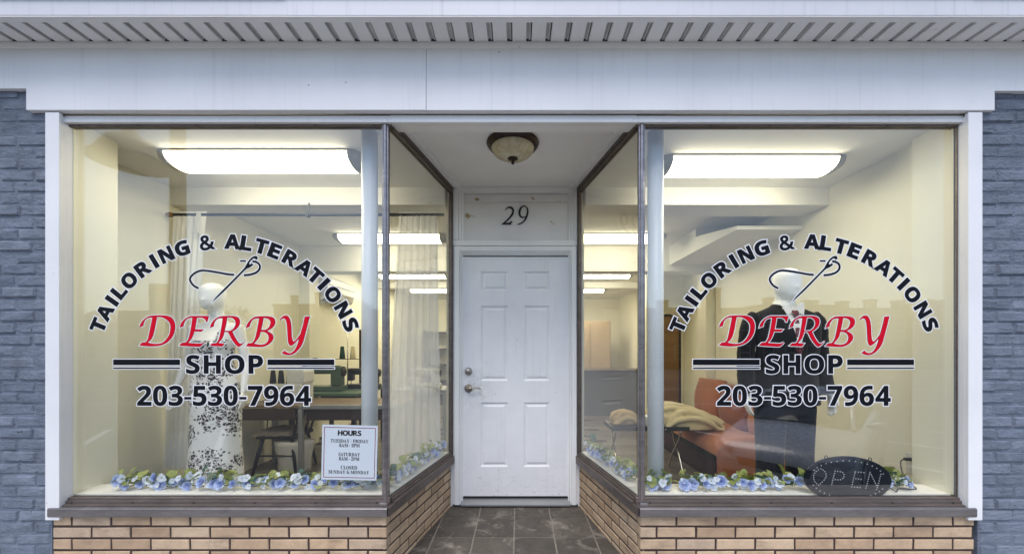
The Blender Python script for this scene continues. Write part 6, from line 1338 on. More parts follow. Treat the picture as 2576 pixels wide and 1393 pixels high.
patch(m, [(-.012, 1.566), (-.024, 1.46), (-.030, 1.36), (-.01, 1.30)], [(.012, 1.566), (.024, 1.46), (.030, 1.36), (.01, 1.30)], .008, .008, nu=4)
m.build('tie', 'tie_cloth', gm, 'dark red patterned tie')
for z in (1.275, 1.165):
    p = chest(.006, z, .004); m = MB(); m.lathe([(.001, -.004), (.010, -.003), (.0105, 0)], tuple(p), 'y', 12); m.build('button', 'black_plastic', jk)
# trousers
m = MB()
rings_w = [ering((gx, gy + .01, z), rx, ry, 40, 2.3) for z, rx, ry in ((1.06, .185, .12), (.97, .196, .128), (.92, .200, .13), (.88, .199, .128))]
m.loft(rings_w)
for s in (-1, 1):
    m.loft([ering((gx + s * (.100 + .022 * (.93 - z)), gy + .008, z), rx, ry, 28, 2.1) for z, rx, ry in ((.93, .100, .122), (.80, .094, .112), (.60, .084, .098), (.40, .080, .092), (.20, .078, .092), (.10, .079, .096))])
remesh(m, .011, 3).build('trousers', 'trouser_cloth', gm)
for s in (-1, 1):
    m = MB(); m.tube([(gx + s * .10, gy + .09, .045), (gx + s * .10, gy + .02, .052), (gx + s * .102, gy - .08, .045), (gx + s * .105, gy - .17, .034), (gx + s * .105, gy - .20, .028)], [.036, .044, .046, .040, .02], 14, flat=.85); m.build('shoe', 'shoe_black', gm)
m = MB(); m.box(gx - .2, gx + .2, gy - .17, gy + .2, 0, .008); m.build('base_plate', 'mannequin_base', gm)

# ------------------------------------------------------------------ curtains and rod
ROD_Y, ROD_Z = .93, 2.467
def curtain(name, mat, top, bot, z1, z0, folds, amp, label, flare=0.0):
    m = MB(); nx, nz = folds * 10, 26; rows = []
    ph = rnd.random() * 6
    for j in range(nz + 1):
        t = j / nz; z = z1 + (z0 - z1) * t; e = t ** .8
        xa = top[0] + (bot[0] - top[0]) * e; xb = top[1] + (bot[1] - top[1]) * e
        row = []
        for i in range(nx + 1):
            u = i / nx
            w_ = math.sin(u * folds * 2 * math.pi + ph + .6 * math.sin(3 * t + u * 4)) + .35 * math.sin(u * folds * 4.3 * math.pi + t * 2)
            a = amp * (.35 + .65 * min(1, t * 5)) * (.7 + .5 * math.sin(u * 7 + ph))
            row.append(Vector((xa + (xb - xa) * u + .006 * math.sin(u * folds * 6 + t * 3), ROD_Y - .002 + w_ * a, z)))
        rows.append(row)
    m.loft(rows, cap=False, closed=False)
    o = m.build(name, mat, None, label, 'curtain', 'white curtains behind the left window')
    return o
curtain('curtain', 'curtain_white', (-2.90, -2.615), (-2.99, -2.74), 2.495, .33, 6, .011, 'gathered opaque white curtain at the left end of the rod')
curtain('curtain', 'curtain_sheer', (-1.0, -.68), (-1.12, -.66), 2.49, .35, 7, .014, 'sheer white curtain hanging beside the door at the right end of the rod')
t = thing('curtain_rod', (-1.78, ROD_Y, ROD_Z), 'black curtain rod with a wooden finial across the left window', 'curtain rod')
m = MB(); m.tube([(-2.915, ROD_Y, ROD_Z), (-.63, ROD_Y, ROD_Z)], .0125, 14); m.build('rod', 'rod_black', t)
m = MB(); m.lathe([(.001, 0), (.017, .004), (.021, .02), (.021, .04), (.016, .05), (.014, .06)], (-2.965, ROD_Y, ROD_Z), 'x', 16); m.build('finial', 'finial_wood', t)
m = MB(); m.bbox(-1.787, -1.765, ROD_Y - .02, ROD_Y + .02, ROD_Z - .02, ROD_Z + .016, .003); m.box(-1.783, -1.769, ROD_Y + .014, ROD_Y + .022, ROD_Z + .0, 2.573); m.build('bracket', 'rod_black', t)
m = MB(); m.box(-2.672, -2.635, ROD_Y - .052, ROD_Y - .050, 2.30, 2.47)
m.build('care_tag', 'white_plastic', None, 'small white paper tag hanging on the opaque curtain', 'tag')

# ------------------------------------------------------------------ left side furniture
# cutting table with grey steel frame
TY0, TY1, TZ = 1.64, 2.22, .752
t = thing('work_table', (-2.1, 2.2, 0), 'brown topped work table with a grey steel frame behind the floral dress', 'table')
m = MB(); m.bbox(-2.90, -1.22, TY0, TY1, TZ - .028, TZ, .003); m.build('table_top', 'table_brown', t)
m = MB(); m.bbox(-2.92, -2.30, TY0 - .012, TY0 + .02, TZ - .150, TZ - .034, .003); m.build('drawer_front', 'dark_wood', t)
m = MB(); m.bbox(-2.215, -1.26, TY0 + .04, TY0 + .07, TZ - .160, TZ - .044, .003); m.build('apron', 'dark_wood', t)
m = MB(); m.bbox(-2.26, -1.22, TY0 - .018, TY0 + .018, TZ - .034, TZ + .004, .002); m.build('front_rail', 'steel_grey', t)
for x in (-2.242, -1.25):
    m = MB(); m.bbox(x - .022, x + .022, TY0 - .020, TY0 + .022, 0, TZ - .036, .002); m.build('leg', 'steel_grey', t)
for x in (-2.86, -1.25):
    m = MB(); m.bbox(x - .022, x + .022, TY1 - .06, TY1 - .02, 0, TZ - .028, .002); m.build('leg', 'steel_grey', t)
m = MB(); m.tube(curve_pts([(-2.72, TY0 + .2, .60), (-2.70, TY0 + .15, .45), (-2.74, TY0 + .12, .25), (-2.82, TY0 + .1, .02)]), .006, 6)
m.build('hanging_cable', 'black_plastic', None, 'thin dark cable hanging under the brown work table', 'cable')
# white overlock machine with black cones
ox, oy = -2.56, TY0 + .32
t = thing('overlock_machine', (ox, oy, TZ), 'white overlock sewing machine with black thread cones on the brown table', 'sewing machine')
m = MB(); m.bbox(ox - .18, ox + .20, oy - .12, oy + .14, TZ, TZ + .20, .02); m.bbox(ox + .02, ox + .22, oy - .10, oy + .13, TZ + .19, TZ + .36, .035); m.build('body', 'machine_white', t)
m = MB(); m.bbox(ox - .19, ox - .02, oy - .16, oy - .06, TZ + .06, TZ + .10, .01); m.build('work_plate', 'chrome', t)
m = MB(); m.box(ox - .12, ox - .03, oy - .1225, oy - .1205, TZ + .145, TZ + .16); m.build('name_plate', 'machine_black', t)
for k, dx in enumerate((-.16, -.07, .02, .10)):
    m = MB(); m.lathe([(.032, 0), (.034, .004), (.022, .14), (.012, .145)], (ox + dx, oy - .03, TZ + (.20 if k < 2 else .20)), 'z', 14)
    if k < 3: m.build('thread_cone', 'thread_black', t)
# chair with fuzzy cushion
chx, chy = Q(718, 872, 1.93).x, 1.93
t = thing('chair', (chx, chy, 0), 'black wooden chair with a fuzzy brown seat cushion under the work table', 'chair')
SZ = .435
m = MB(); m.bbox(chx - .20, chx + .21, chy - .19, chy + .19, SZ - .055, SZ - .02, .01); m.build('seat', 'black_wood', t)
m = MB(); rows = []
for i in range(15):
    rows.append([Vector((chx - .24 + .42 * i / 14 + rnd.uniform(-.006, .006), chy - .21 + .40 * j / 14 + rnd.uniform(-.006, .006), SZ - .018 + .055 * (max(0, 1 - (2 * i / 14 - 1) ** 4) * max(0, 1 - (2 * j / 14 - 1) ** 4)) ** .5 + rnd.uniform(-.006, .006))) for j in range(15)])
m.loft(rows, cap=False, closed=False); m.build('cushion', 'fuzzy_seat', t)
for a, b_ in (((-.15, -.15), (-.225, -.20)), ((.16, -.15), (.235, -.20)), ((-.15, .15), (-.225, .20)), ((.16, .15), (.235, .20))):
    m = MB(); m.tube([(chx + a[0], chy + a[1], SZ - .05), (chx + (a[0] + b_[0]) / 2, chy + (a[1] + b_[1]) / 2, .20), (chx + b_[0], chy + b_[1], 0)], [.016, .019, .013], 10); m.build('leg', 'black_wood', t)
for y in (-.175, .175):
    m = MB(); m.tube([(chx - .19, chy + y, .20), (chx + .20, chy + y, .20)], .010, 8); m.build('stretcher', 'black_wood', t)
m = MB(); m.tube([(chx, chy - .175, .20), (chx, chy + .175, .20)], .010, 8); m.build('stretcher', 'black_wood', t)
for y in (-.16, -.055, .055, .16):
    m = MB(); m.tube([(chx + .19, chy + y, SZ - .03), (chx + .225, chy + y * 1.05, .55), (chx + .25, chy + y * 1.08, .67)], [.013, .011, .011], 8); m.build('back_spindle', 'black_wood', t)
m = MB(); m.tube([(chx + .255, chy - .21, .675), (chx + .28, chy, .685), (chx + .255, chy + .21, .675)], .022, 10, flat=1.5); m.build('back_rail', 'black_wood', t)
# pale cloth bag under the table
m = MB(); rows = []
for j in range(8):
    t_ = j / 7; rows.append([Vector((-2.44 + (.16 + .05 * t_) * math.cos(a) + .008 * math.sin(5 * a + j), 1.86 + (.10 + .02 * t_) * math.sin(a), .002 + .34 * t_)) for a in [2 * math.pi * k / 24 for k in range(24)]])
m.loft(rows); m.build('fabric_bin', 'bin_white', None, 'pale fabric bin on the floor behind the floral dress', 'bin')
# green sewing bench along the left wall with machines
t = thing('sewing_bench', (-2.4, 2.88, 0), 'green topped industrial sewing bench against the left wall', 'table')
m = MB(); m.bbox(-2.84, -1.95, 2.33, 3.42, .755, .79, .005); m.build('table_top', 'bench_green', t)
for x, y in ((-2.78, 2.38), (-2.02, 2.38), (-2.78, 3.36), (-2.02, 3.36)):
    m = MB(); m.bbox(x - .025, x + .025, y - .025, y + .025, 0, .755, .003); m.build('leg', 'machine_black', t)
m = MB(); m.bbox(-2.5, -2.1, 2.5, 3.1, .45, .75, .01); m.build('motor_box', 'machine_black', t)
def sewing_machine(x, y, mat, label, k=1.0):
    t = thing('sewing_machine', (x, y, .79), label, 'sewing machine', 'sewing machines on the benches')
    m = MB(); m.bbox(x - .24 * k, x + .24 * k, y - .09 * k, y + .09 * k, .7902, .85, .012); m.build('bed', mat, t)
    m = MB(); m.bbox(x + .10 * k, x + .22 * k, y - .06 * k, y + .06 * k, .85, .85 + .22 * k, .02); m.bbox(x - .24 * k, x + .20 * k, y - .05 * k, y + .05 * k, .85 + .14 * k, .85 + .24 * k, .03); m.bbox(x - .24 * k, x - .15 * k, y - .05 * k, y + .05 * k, .85 + .05 * k, .85 + .22 * k, .015); m.build('arm', mat, t)
    m = MB(); m.tube([(x - .195 * k, y, .852), (x - .195 * k, y, .85 + .06 * k)], .005, 6); m.build('needle_bar', 'chrome', t)
    m = MB(); m.lathe([(.001, 0), (.06 * k, 0), (.062 * k, .012), (.055 * k, .025), (.02, .03)], (x + .221 * k, y, .85 + .17 * k), 'x', 18); m.build('handwheel', 'machine_black', t)
    return t
sewing_machine(-2.53, 2.66, 'machine_green', 'green industrial sewing machine on the green bench', 1.1)
sewing_machine(-2.12, 2.92, 'machine_black', 'dark sewing machine at the open end of the green bench', .9)
t = thing('thread_stand', (-2.28, 2.78, .79), 'thread stand with a dark and a cream cone on the green bench', 'thread stand')
m = MB(); m.tube([(-2.28, 2.78, .79), (-2.28, 2.78, 1.62)], .007, 8); m.build('pole', 'chrome', t)
m = MB(); m.box(-2.44, -2.12, 2.77, 2.79, 1.19, 1.198); m.build('tray', 'dark_wood', t)
for x, mt in ((-2.35, 'thread_green'), (-2.21, 'thread_cream')):
    m = MB(); m.lathe([(.036, 0), (.036, .01), (.022, .16), (.014, .165)], (x, 2.78, 1.198), 'z', 14); m.build('thread_cone', mt, t)
m = MB(); m.tube(curve_pts([(-2.28, 2.78, 1.62), (-2.25, 2.78, 1.645), (-2.22, 2.78, 1.62)]), .005, 6); m.build('guide_hook', 'chrome', t)
m = MB(); m.tube([(-2.06, 2.92, 1.0), (-1.97, 2.92, 1.0)], [.045, .05], 14)
m.build('thread_spool', 'thread_pink', None, 'pink thread spool on the dark sewing machine', 'spool').location.z += .05
t = thing('swing_lamp', (-2.80, 2.5, .79), 'dark folding arm lamp clamped behind the green sewing machine', 'lamp')
m = MB(); m.tube([(-2.80, 2.48, .79), (-2.80, 2.48, 1.06), (-2.58, 2.48, 1.17)], .012, 8); m.build('arm', 'machine_black', t)
m = MB(); m.lathe([(.02, .05), (.05, .02), (.07, -.04)], (-2.55, 2.48, 1.17), 'z', 14); m.build('shade', 'machine_green', t)
m = MB()
m.tube([(-2.46, 3.62, 0), (-2.46, 3.62, 1.62)], .022, 8)
for z in (1.56, 1.28, 1.0): m.tube([(-2.46, 3.62, z), (-2.35, 3.58, z + .02)], .016, 6)
m.lathe([(.2, 0), (.2, .02), (.02, .04)], (-2.46, 3.62, 0), 'z', 16)
m.build('coat_rack', 'dark_wood', None, 'dark wooden peg rack standing beyond the sewing bench', 'coat rack')
# grey side table in front of the bench
t = thing('side_table', (-1.55, 3.2, 0), 'grey topped side table beside the white column', 'table')
m = MB(); m.bbox(-1.75, -1.0, 2.95, 3.55, .735, .765, .003); m.build('table_top', 'steel_grey', t)
for x, y in ((-1.72, 2.99), (-1.03, 2.99), (-1.72, 3.5), (-1.03, 3.5)):
    m = MB(); m.bbox(x - .018, x + .018, y - .018, y + .018, 0, .735, .002); m.build('leg', 'steel_grey', t)
sw = sewing_machine(-1.35, 3.25, 'machine_white', 'white sewing machine on the grey side table behind the sheer curtain', .9)
for o in [sw]: o.location.z -= .025
# air conditioner high on the left wall
t = thing('air_conditioner', (XWL, 3.7, 2.03), 'white split air conditioner high on the left wall', 'air conditioner')
m = MB(); pr = [(XWL + .001, 2.06), (XWL + .001, 2.40), (XWL + .16, 2.40), (XWL + .20, 2.37), (XWL + .21, 2.18), (XWL + .17, 2.08), (XWL + .08, 2.05)]
v = [(x, 3.25, z) for x, z in pr] + [(x, 4.15, z) for x, z in pr]; n = len(pr)
m.add(v, [list(range(n)), [n + i for i in range(n)][::-1]] + [(i, n + i, n + (i + 1) % n, (i + 1) % n) for i in range(n)]); m.build('housing', 'air_white', t)
m = MB(); m.add([(XWL + .172, 3.3, 2.076), (XWL + .172, 4.1, 2.076), (XWL + .085, 4.1, 2.046), (XWL + .085, 3.3, 2.046)], [(0, 1, 2, 3)]); m.build('outlet_flap', 'machine_black', t)
m = MB(); m.box(XWL + .2035, XWL + .212, 3.27, 4.13, 2.272, 2.277); m.build('panel_seam', 'dark_gap', t)
# dark shelving at the back
t = thing('shelf_rack', (-.2, 8.2, 0), 'dark shelf rack against the back wall', 'shelf')
for x in (-2.6, -1.9, -1.2):
    m = MB(); m.bbox(x - .02, x + .02, 8.1, 8.55, 0, 1.8, .003); m.build('upright', 'dark_wood', t)
for z in (.4, .85, 1.3, 1.75):
    m = MB(); m.bbox(-2.62, -1.18, 8.1, 8.55, z - .015, z + .015, .003); m.build('shelf', 'dark_wood', t)

# ------------------------------------------------------------------ right side furniture
t = thing('sofa', (2.28, 2.4, 0), 'orange cloth covered sofa against the right wall behind the suit', 'sofa')
SX0 = 1.92
m = MB(); m.bbox(SX0 + .02, XWR - .01, 1.50, 3.30, .0, .30, .02); m.build('base', 'base_dark', t)
m = MB(); m.bbox(SX0 + .01, SX0 + .05, 1.47, 3.3, .05, .22, .01); m.build('valance', 'maroon_cloth', t)
m = MB(); rows = []
for i in range(25):
    yv = 1.42 + (3.32 - 1.42) * i / 24; row = []
    for j in range(13):
        u = j / 12
        x = SX0 + (XWR - .02 - SX0) * u
        z = .43 + .022 * math.sin(yv * 5 + u * 3) * u + .035 * math.sin(u * math.pi) - (.06 * max(0, .12 - u) / .12) + .018 * noise.noise(Vector((x * 5, yv * 5, 1)))
        row.append(Vector((x, yv, z)))
    row.insert(0, Vector((SX0 - .004, yv, .30)))
    rows.append(row)
front = []
for k, dz in enumerate((.02, .16, .30, .385)):
    front.append([Vector((p.x + .004 * math.sin(jj * 2 + k), 1.405 - .01 * k * 0 + .008 * math.sin(jj * 1.7 + k), max(.03, p.z - .42 + dz + .0))) if jj else Vector((p.x, 1.405, .02 + dz * .7)) for jj, p in enumerate(rows[0])])
m.loft(front + rows, cap=False, closed=False)
m.build('seat_cover', 'orange_fabric', t, 'loose orange cloth draped over the seat')
for k, (y0, y1, z1, mt) in enumerate(((2.42, 3.05, .93, 'orange_fabric'), (1.82, 2.40, .90, 'orange_dark'), (1.46, 1.80, .78, 'orange_fabric'))):
    m = MB(); rings = []
    for j in range(9):
        t_ = j / 8; zz = .42 + (z1 - .42) * t_; th = .05 + .07 * math.sin(math.pi * min(max(t_, .06), .94)) ** .7
        rings.append(ering((XWR - .16 + .05 * t_, (y0 + y1) / 2, zz), th, (y1 - y0) / 2 * (.93 + .07 * math.sin(math.pi * t_)), 28, 3.2))
    m.loft(rings); m.build('back_cushion', mt, t)
# folding bench with blankets
bx0, bx1, by0, by1, bz = .98, 1.80, 1.72, 2.10, .515
t = thing('folding_table', ((bx0 + bx1) / 2, (by0 + by1) / 2, 0), 'low black folding table with crossed chrome legs beside the sofa', 'table')
m = MB(); m.bbox(bx0, bx1, by0, by1, bz - .045, bz, .006); m.build('table_top', 'black_plastic', t)
for x in (bx0 + .06, bx1 - .07):
    for s in (-1, 1):
        m = MB(); m.tube(curve_pts([(x + s * .012, by0 + .03 if s < 0 else by1 - .03, bz - .045), (x + s * .012, by0 + .10 if s < 0 else by1 - .10, .34), (x + s * .012, by1 - .14 if s < 0 else by0 + .14, .18), (x + s * .012, by1 - .02 if s < 0 else by0 + .02, .0)], 4), .010, 8); m.build('leg', 'chrome', t)
def blanket(name, mat, cx_, cy_, z0, rx, ry, h, label, seed, slope, nroll, rr):
    """soft cloth heap: rolled folds laid over a mound, fused into one surface"""
    r3 = random.Random(seed); m = MB()
    def hgt(u, v_): return h * (1 - slope * max(0, min(1, (u + .5) / 1.3))) * max(0, 1 - (u * u + v_ * v_) ** 1.3) ** .5
    rings = []
    for j in range(9):
        t_ = j / 8; k = math.cos(t_ * math.pi / 2) ** .6 * .96 + .03
        rings.append([Vector((cx_ + rx * k * math.cos(a), cy_ + ry * k * math.sin(a), z0 + .01 + max(0, hgt(k * math.cos(a) * .9, k * math.sin(a) * .9)) * .86)) for a in [2 * math.pi * i / 32 for i in range(32)]])
    rings.insert(0, [Vector((p_.x, p_.y, z0 + .004)) for p_ in rings[0]])
    m.loft(rings)
    for k in range(nroll):
        v0 = -.96 + 1.5 * k / nroll; tw = r3.uniform(-.45, .45); u0 = r3.uniform(-1.0, -.75); u1 = r3.uniform(.55, 1.0); pts = []; rad = []
        for i in range(13):
            u = u0 + (u1 - u0) * i / 12; v_ = v0 + tw * u + .10 * math.sin(u * 3 + k * 1.7)
            zz = z0 + .02 + hgt(u * .92, max(-1, min(1, v_)) * .9) * .93
            pts.append((cx_ + rx * u, cy_ + ry * v_, zz)); rad.append(rr * (.55 + .5 * math.sin(math.pi * (i + .6) / 13.2)) * r3.uniform(.85, 1.15))
        m.tube(pts, rad, 10, flat=.8)
    o = remesh(m, .011, 3).build(name, mat, None, label, 'blanket')
    return o
blanket('blanket', 'cream_fleece', 1.86, 2.02, bz - .045, .42, .30, .27, 'crumpled cream fleece blanket heaped beside the sofa', 3, .62, 9, .036)
blanket('blanket', 'tan_fleece', 1.16, 1.92, bz, .16, .15, .12, 'small folded tan blanket on the folding table', 7, .1, 5, .03)
m = MB(); m.bbox(1.36, 1.46, 1.74, 1.90, bz + .001, bz + .10, .004); m.build('paper_box', 'paper_white', None, 'small white carton on the folding table', 'box')
# arched floor mirror seen from behind and a tan cabinet at the back
t = thing('floor_mirror', (2.15, 3.25, 0), 'arched floor mirror with a black rim leaning behind the blankets', 'mirror')
def arch(x0, x1, z1, n=14):
    r = (x1 - x0) / 2; cx_ = (x0 + x1) / 2
    return [(x0, .02)] + [(cx_ - r * math.cos(math.pi * k / n), z1 - r + r * math.sin(math.pi * k / n)) for k in range(n + 1)] + [(x1, .02)]
m = MB(); m.prismy(arch(1.98, 2.32, 1.80), 3.22, 3.235); m.build('panel', 'panel_brown', t)
m = MB(); ou = arch(1.955, 2.345, 1.83); inn = arch(1.98, 2.32, 1.80); n = len(ou)
v = [(x, 3.205, z) for x, z in ou] + [(x, 3.205, z) for x, z in inn] + [(x, 3.245, z) for x, z in ou] + [(x, 3.245, z) for x, z in inn]
m.add(v, [f for i in range(n - 1) for f in ((i, i + 1, n + i + 1, n + i), (i, 2 * n + i, 2 * n + i + 1, i + 1), (n + i, n + i + 1, 3 * n + i + 1, 3 * n + i))]); m.build('rim', 'black_wood', t)
t = thing('cabinet', (1.5, 7.4, 0), 'tan wooden cabinet near the back wall on the right', 'cabinet')
m = MB(); m.bbox(.75, 2.3, 7.2, 7.7, 0, 2.0, .01); m.build('carcass', 'cabinet_tan', t)
for k in range(3):
    m = MB(); m.bbox(.79 + k * .51, 1.26 + k * .51, 7.18, 7.2, .08, 1.94, .006); m.build('door', 'cabinet_tan', t)
t = thing('counter', (1.6, 5.4, 0), 'grey counter across the back of the right side', 'counter')
m = MB(); m.bbox(.9, 2.6, 5.2, 5.8, .0, .86, .01); m.build('front', 'house_grey', t)
m = MB(); m.bbox(.86, 2.62, 5.16, 5.84, .861, .90, .006); m.build('counter_top', 'dark_wood', t)

# ------------------------------------------------------------------ silk flower garlands on the ledges
def rose_mesh(seed):
    r2 = random.Random(seed); m = MB()
    for ringi, (n, R0, lift, cup) in enumerate(((5, .036, .006, .018), (5, .026, .014, .020), (4, .016, .020, .020), (3, .008, .024, .014))):
        for k in range(n):
            a = 2 * math.pi * (k + .5 * ringi + r2.uniform(-.15, .15)) / n
            ca, sa = math.cos(a), math.sin(a); wd = R0 * 1.05 + .004
            rows = []
            for i in range(4):
                u = i / 3; rad = R0 * (.15 + .95 * u); zz = lift * .3 + cup * u ** 1.6 * (1.25 - .25 * ringi * .3) + r2.uniform(-.0015, .0015)
                if u > .9: rad += .004; zz -= .003
                half = wd * math.sin(math.pi * (.16 + .66 * u)) * .62
                rows.append([Vector((ca * rad - sa * half * v_, sa * rad + ca * half * v_, zz - abs(v_) * .003 + r2.uniform(-.001, .001))) for v_ in (-1, -.4, .4, 1)])
            m.loft(rows, cap=False, closed=False)
    return m.mesh('flower', 'petal_blue')
def blossom_mesh(seed):
    r2 = random.Random(seed); m = MB()
    for k in range(5):
        a = 2 * math.pi * (k + r2.uniform(-.1, .1)) / 5; ca, sa = math.cos(a), math.sin(a); L = .026 * r2.uniform(.85, 1.1)
        rows = []
        for u, hw_ in ((.08, .003), (.4, .010), (.75, .0125), (1.0, .006)):
            rows.append([Vector((ca * L * u - sa * hw_ * v_, sa * L * u + ca * hw_ * v_, .004 + .010 * u * (1 - .6 * u) + .003 * abs(v_))) for v_ in (-1, 0, 1)])
        m.loft(rows, cap=False, closed=False)
    m.cm = 1; m.sphere((0, 0, .006), .004, .004, .004, 6, 4)
    return m.mesh('blossom', ['petal_white', 'leaf_green'])
def leaf_mesh(seed, mat):
    r2 = random.Random(seed); m = MB(); L = .06; rows = []
    N_ = 7
    for i in range(N_ + 1):
        u = i / N_; hw_ = .026 * math.sin(math.pi * min(1, u * .93 + .05)) ** .7 * (1 + .18 * math.sin(i * 2.6 + seed)); z = .016 * math.sin(u * 2.4) + r2.uniform(-.002, .002)
        rows.append([Vector((L * u, hw_ * v_, z + .006 * abs(v_) + .003 * math.sin(u * 14 + v_ * 3))) for v_ in (-1, -.5, 0, .5, 1)])
    m.loft(rows, cap=False, closed=False); return m.mesh('leaf', mat)
ROSE = [rose_mesh(i) for i in range(4)]; BLOS = [blossom_mesh(i) for i in range(3)]; LEAF = [leaf_mesh(i, 'leaf_green') for i in range(4)]; LEAD = [leaf_mesh(i + 9, 'leaf_dark') for i in range(2)]
def garland(label, p0, p1, nr, nb, nl, height=.078, width=.07, facing=(0, -1), roses=None):
    p0, p1 = Vector(p0), Vector(p1); t = thing('flower_garland', (p0 + p1) / 2, label, 'garland', 'artificial flower garlands on the window ledges')
    m = MB(); pts = [p0.lerp(p1, i / 24) + Vector((rnd.uniform(-.01, .01), rnd.uniform(-.012, .012), .02 + rnd.uniform(-.008, .012))) for i in range(25)]
    m.tube(pts, .004, 6); m.build('stem', 'leaf_dark', t)
    dirv = (p1 - p0).normalized(); nrm = Vector((facing[0], facing[1], 0))
    def place(me, name, u, h, out, tilt, sc_):
        p = p0.lerp(p1, u) + nrm * out + Vector((0, 0, h))
        f = (nrm * math.cos(tilt) + Vector((0, 0, math.sin(tilt))) + dirv * rnd.uniform(-.5, .5)).normalized()
        q_ = f.to_track_quat('Z', 'Y') @ Matrix.Rotation(rnd.uniform(0, 6.28), 4, 'Z').to_quaternion()
        o = inst(name, me, t, p); o.rotation_euler = q_.to_euler(); o.scale = (sc_, sc_, sc_); return o
    us = [(i + rnd.uniform(.15, .85)) / nl for i in range(nl)]
    for u in us:
        p = p0.lerp(p1, u) + nrm * rnd.uniform(-width * .7, width * .35) + Vector((0, 0, .018 + rnd.random() ** 1.4 * height * .8))
        o = inst('leaf', rnd.choice(LEAF if rnd.random() < .8 else LEAD), t, p, (rnd.uniform(-.7, .7), rnd.uniform(-1.0, .4), rnd.uniform(0, 6.28))); s = rnd.uniform(.65, 1.2); o.scale = (s, s, s)
    for i in range(nb):
        place(rnd.choice(BLOS), 'blossom', (i + rnd.uniform(.1, .9)) / nb, .025 + rnd.random() * height * .75, rnd.uniform(-.01, width * .55), rnd.uniform(.0, .9), rnd.uniform(.65, 1.0))
    for i in range(nr):
        u = (i + rnd.uniform(.1, .9)) / nr
        place(rnd.choice(ROSE), 'flower', u, .026 + rnd.random() ** 1.5 * height * .55, rnd.uniform(.0, width * .55), rnd.uniform(.0, .7), rnd.uniform(.55, .85))
    return t
LZ = .4725
garland('flower garland of blue roses along the left window ledge', (-2.50, .105, LZ), (-.83, .105, LZ), 26, 66, 160)
garland('flower garland along the ledge of the left side pane', side_pt(-1, .16, -.075) + Vector((0, 0, LZ)), side_pt(-1, .93, -.075) + Vector((0, 0, LZ)), 13, 34, 90, facing=(.98, -.19))
garland('flower garland along the ledge of the right side pane', side_pt(1, .16, -.075) + Vector((0, 0, LZ)), side_pt(1, .93, -.075) + Vector((0, 0, LZ)), 13, 34, 90, facing=(-.98, -.19))
garland('short flower bunch at the foot of the right column', (.79, .085, LZ), (.93, .085, LZ), 2, 5, 26)
garland('flower garland of blue roses along the right window ledge', (1.0, .10, LZ), (1.80, .10, LZ), 14, 30, 80)
garland('small flower bunch to the right of the oval sign', (2.26, .10, LZ), (2.42, .11, LZ), 2, 4, 34)

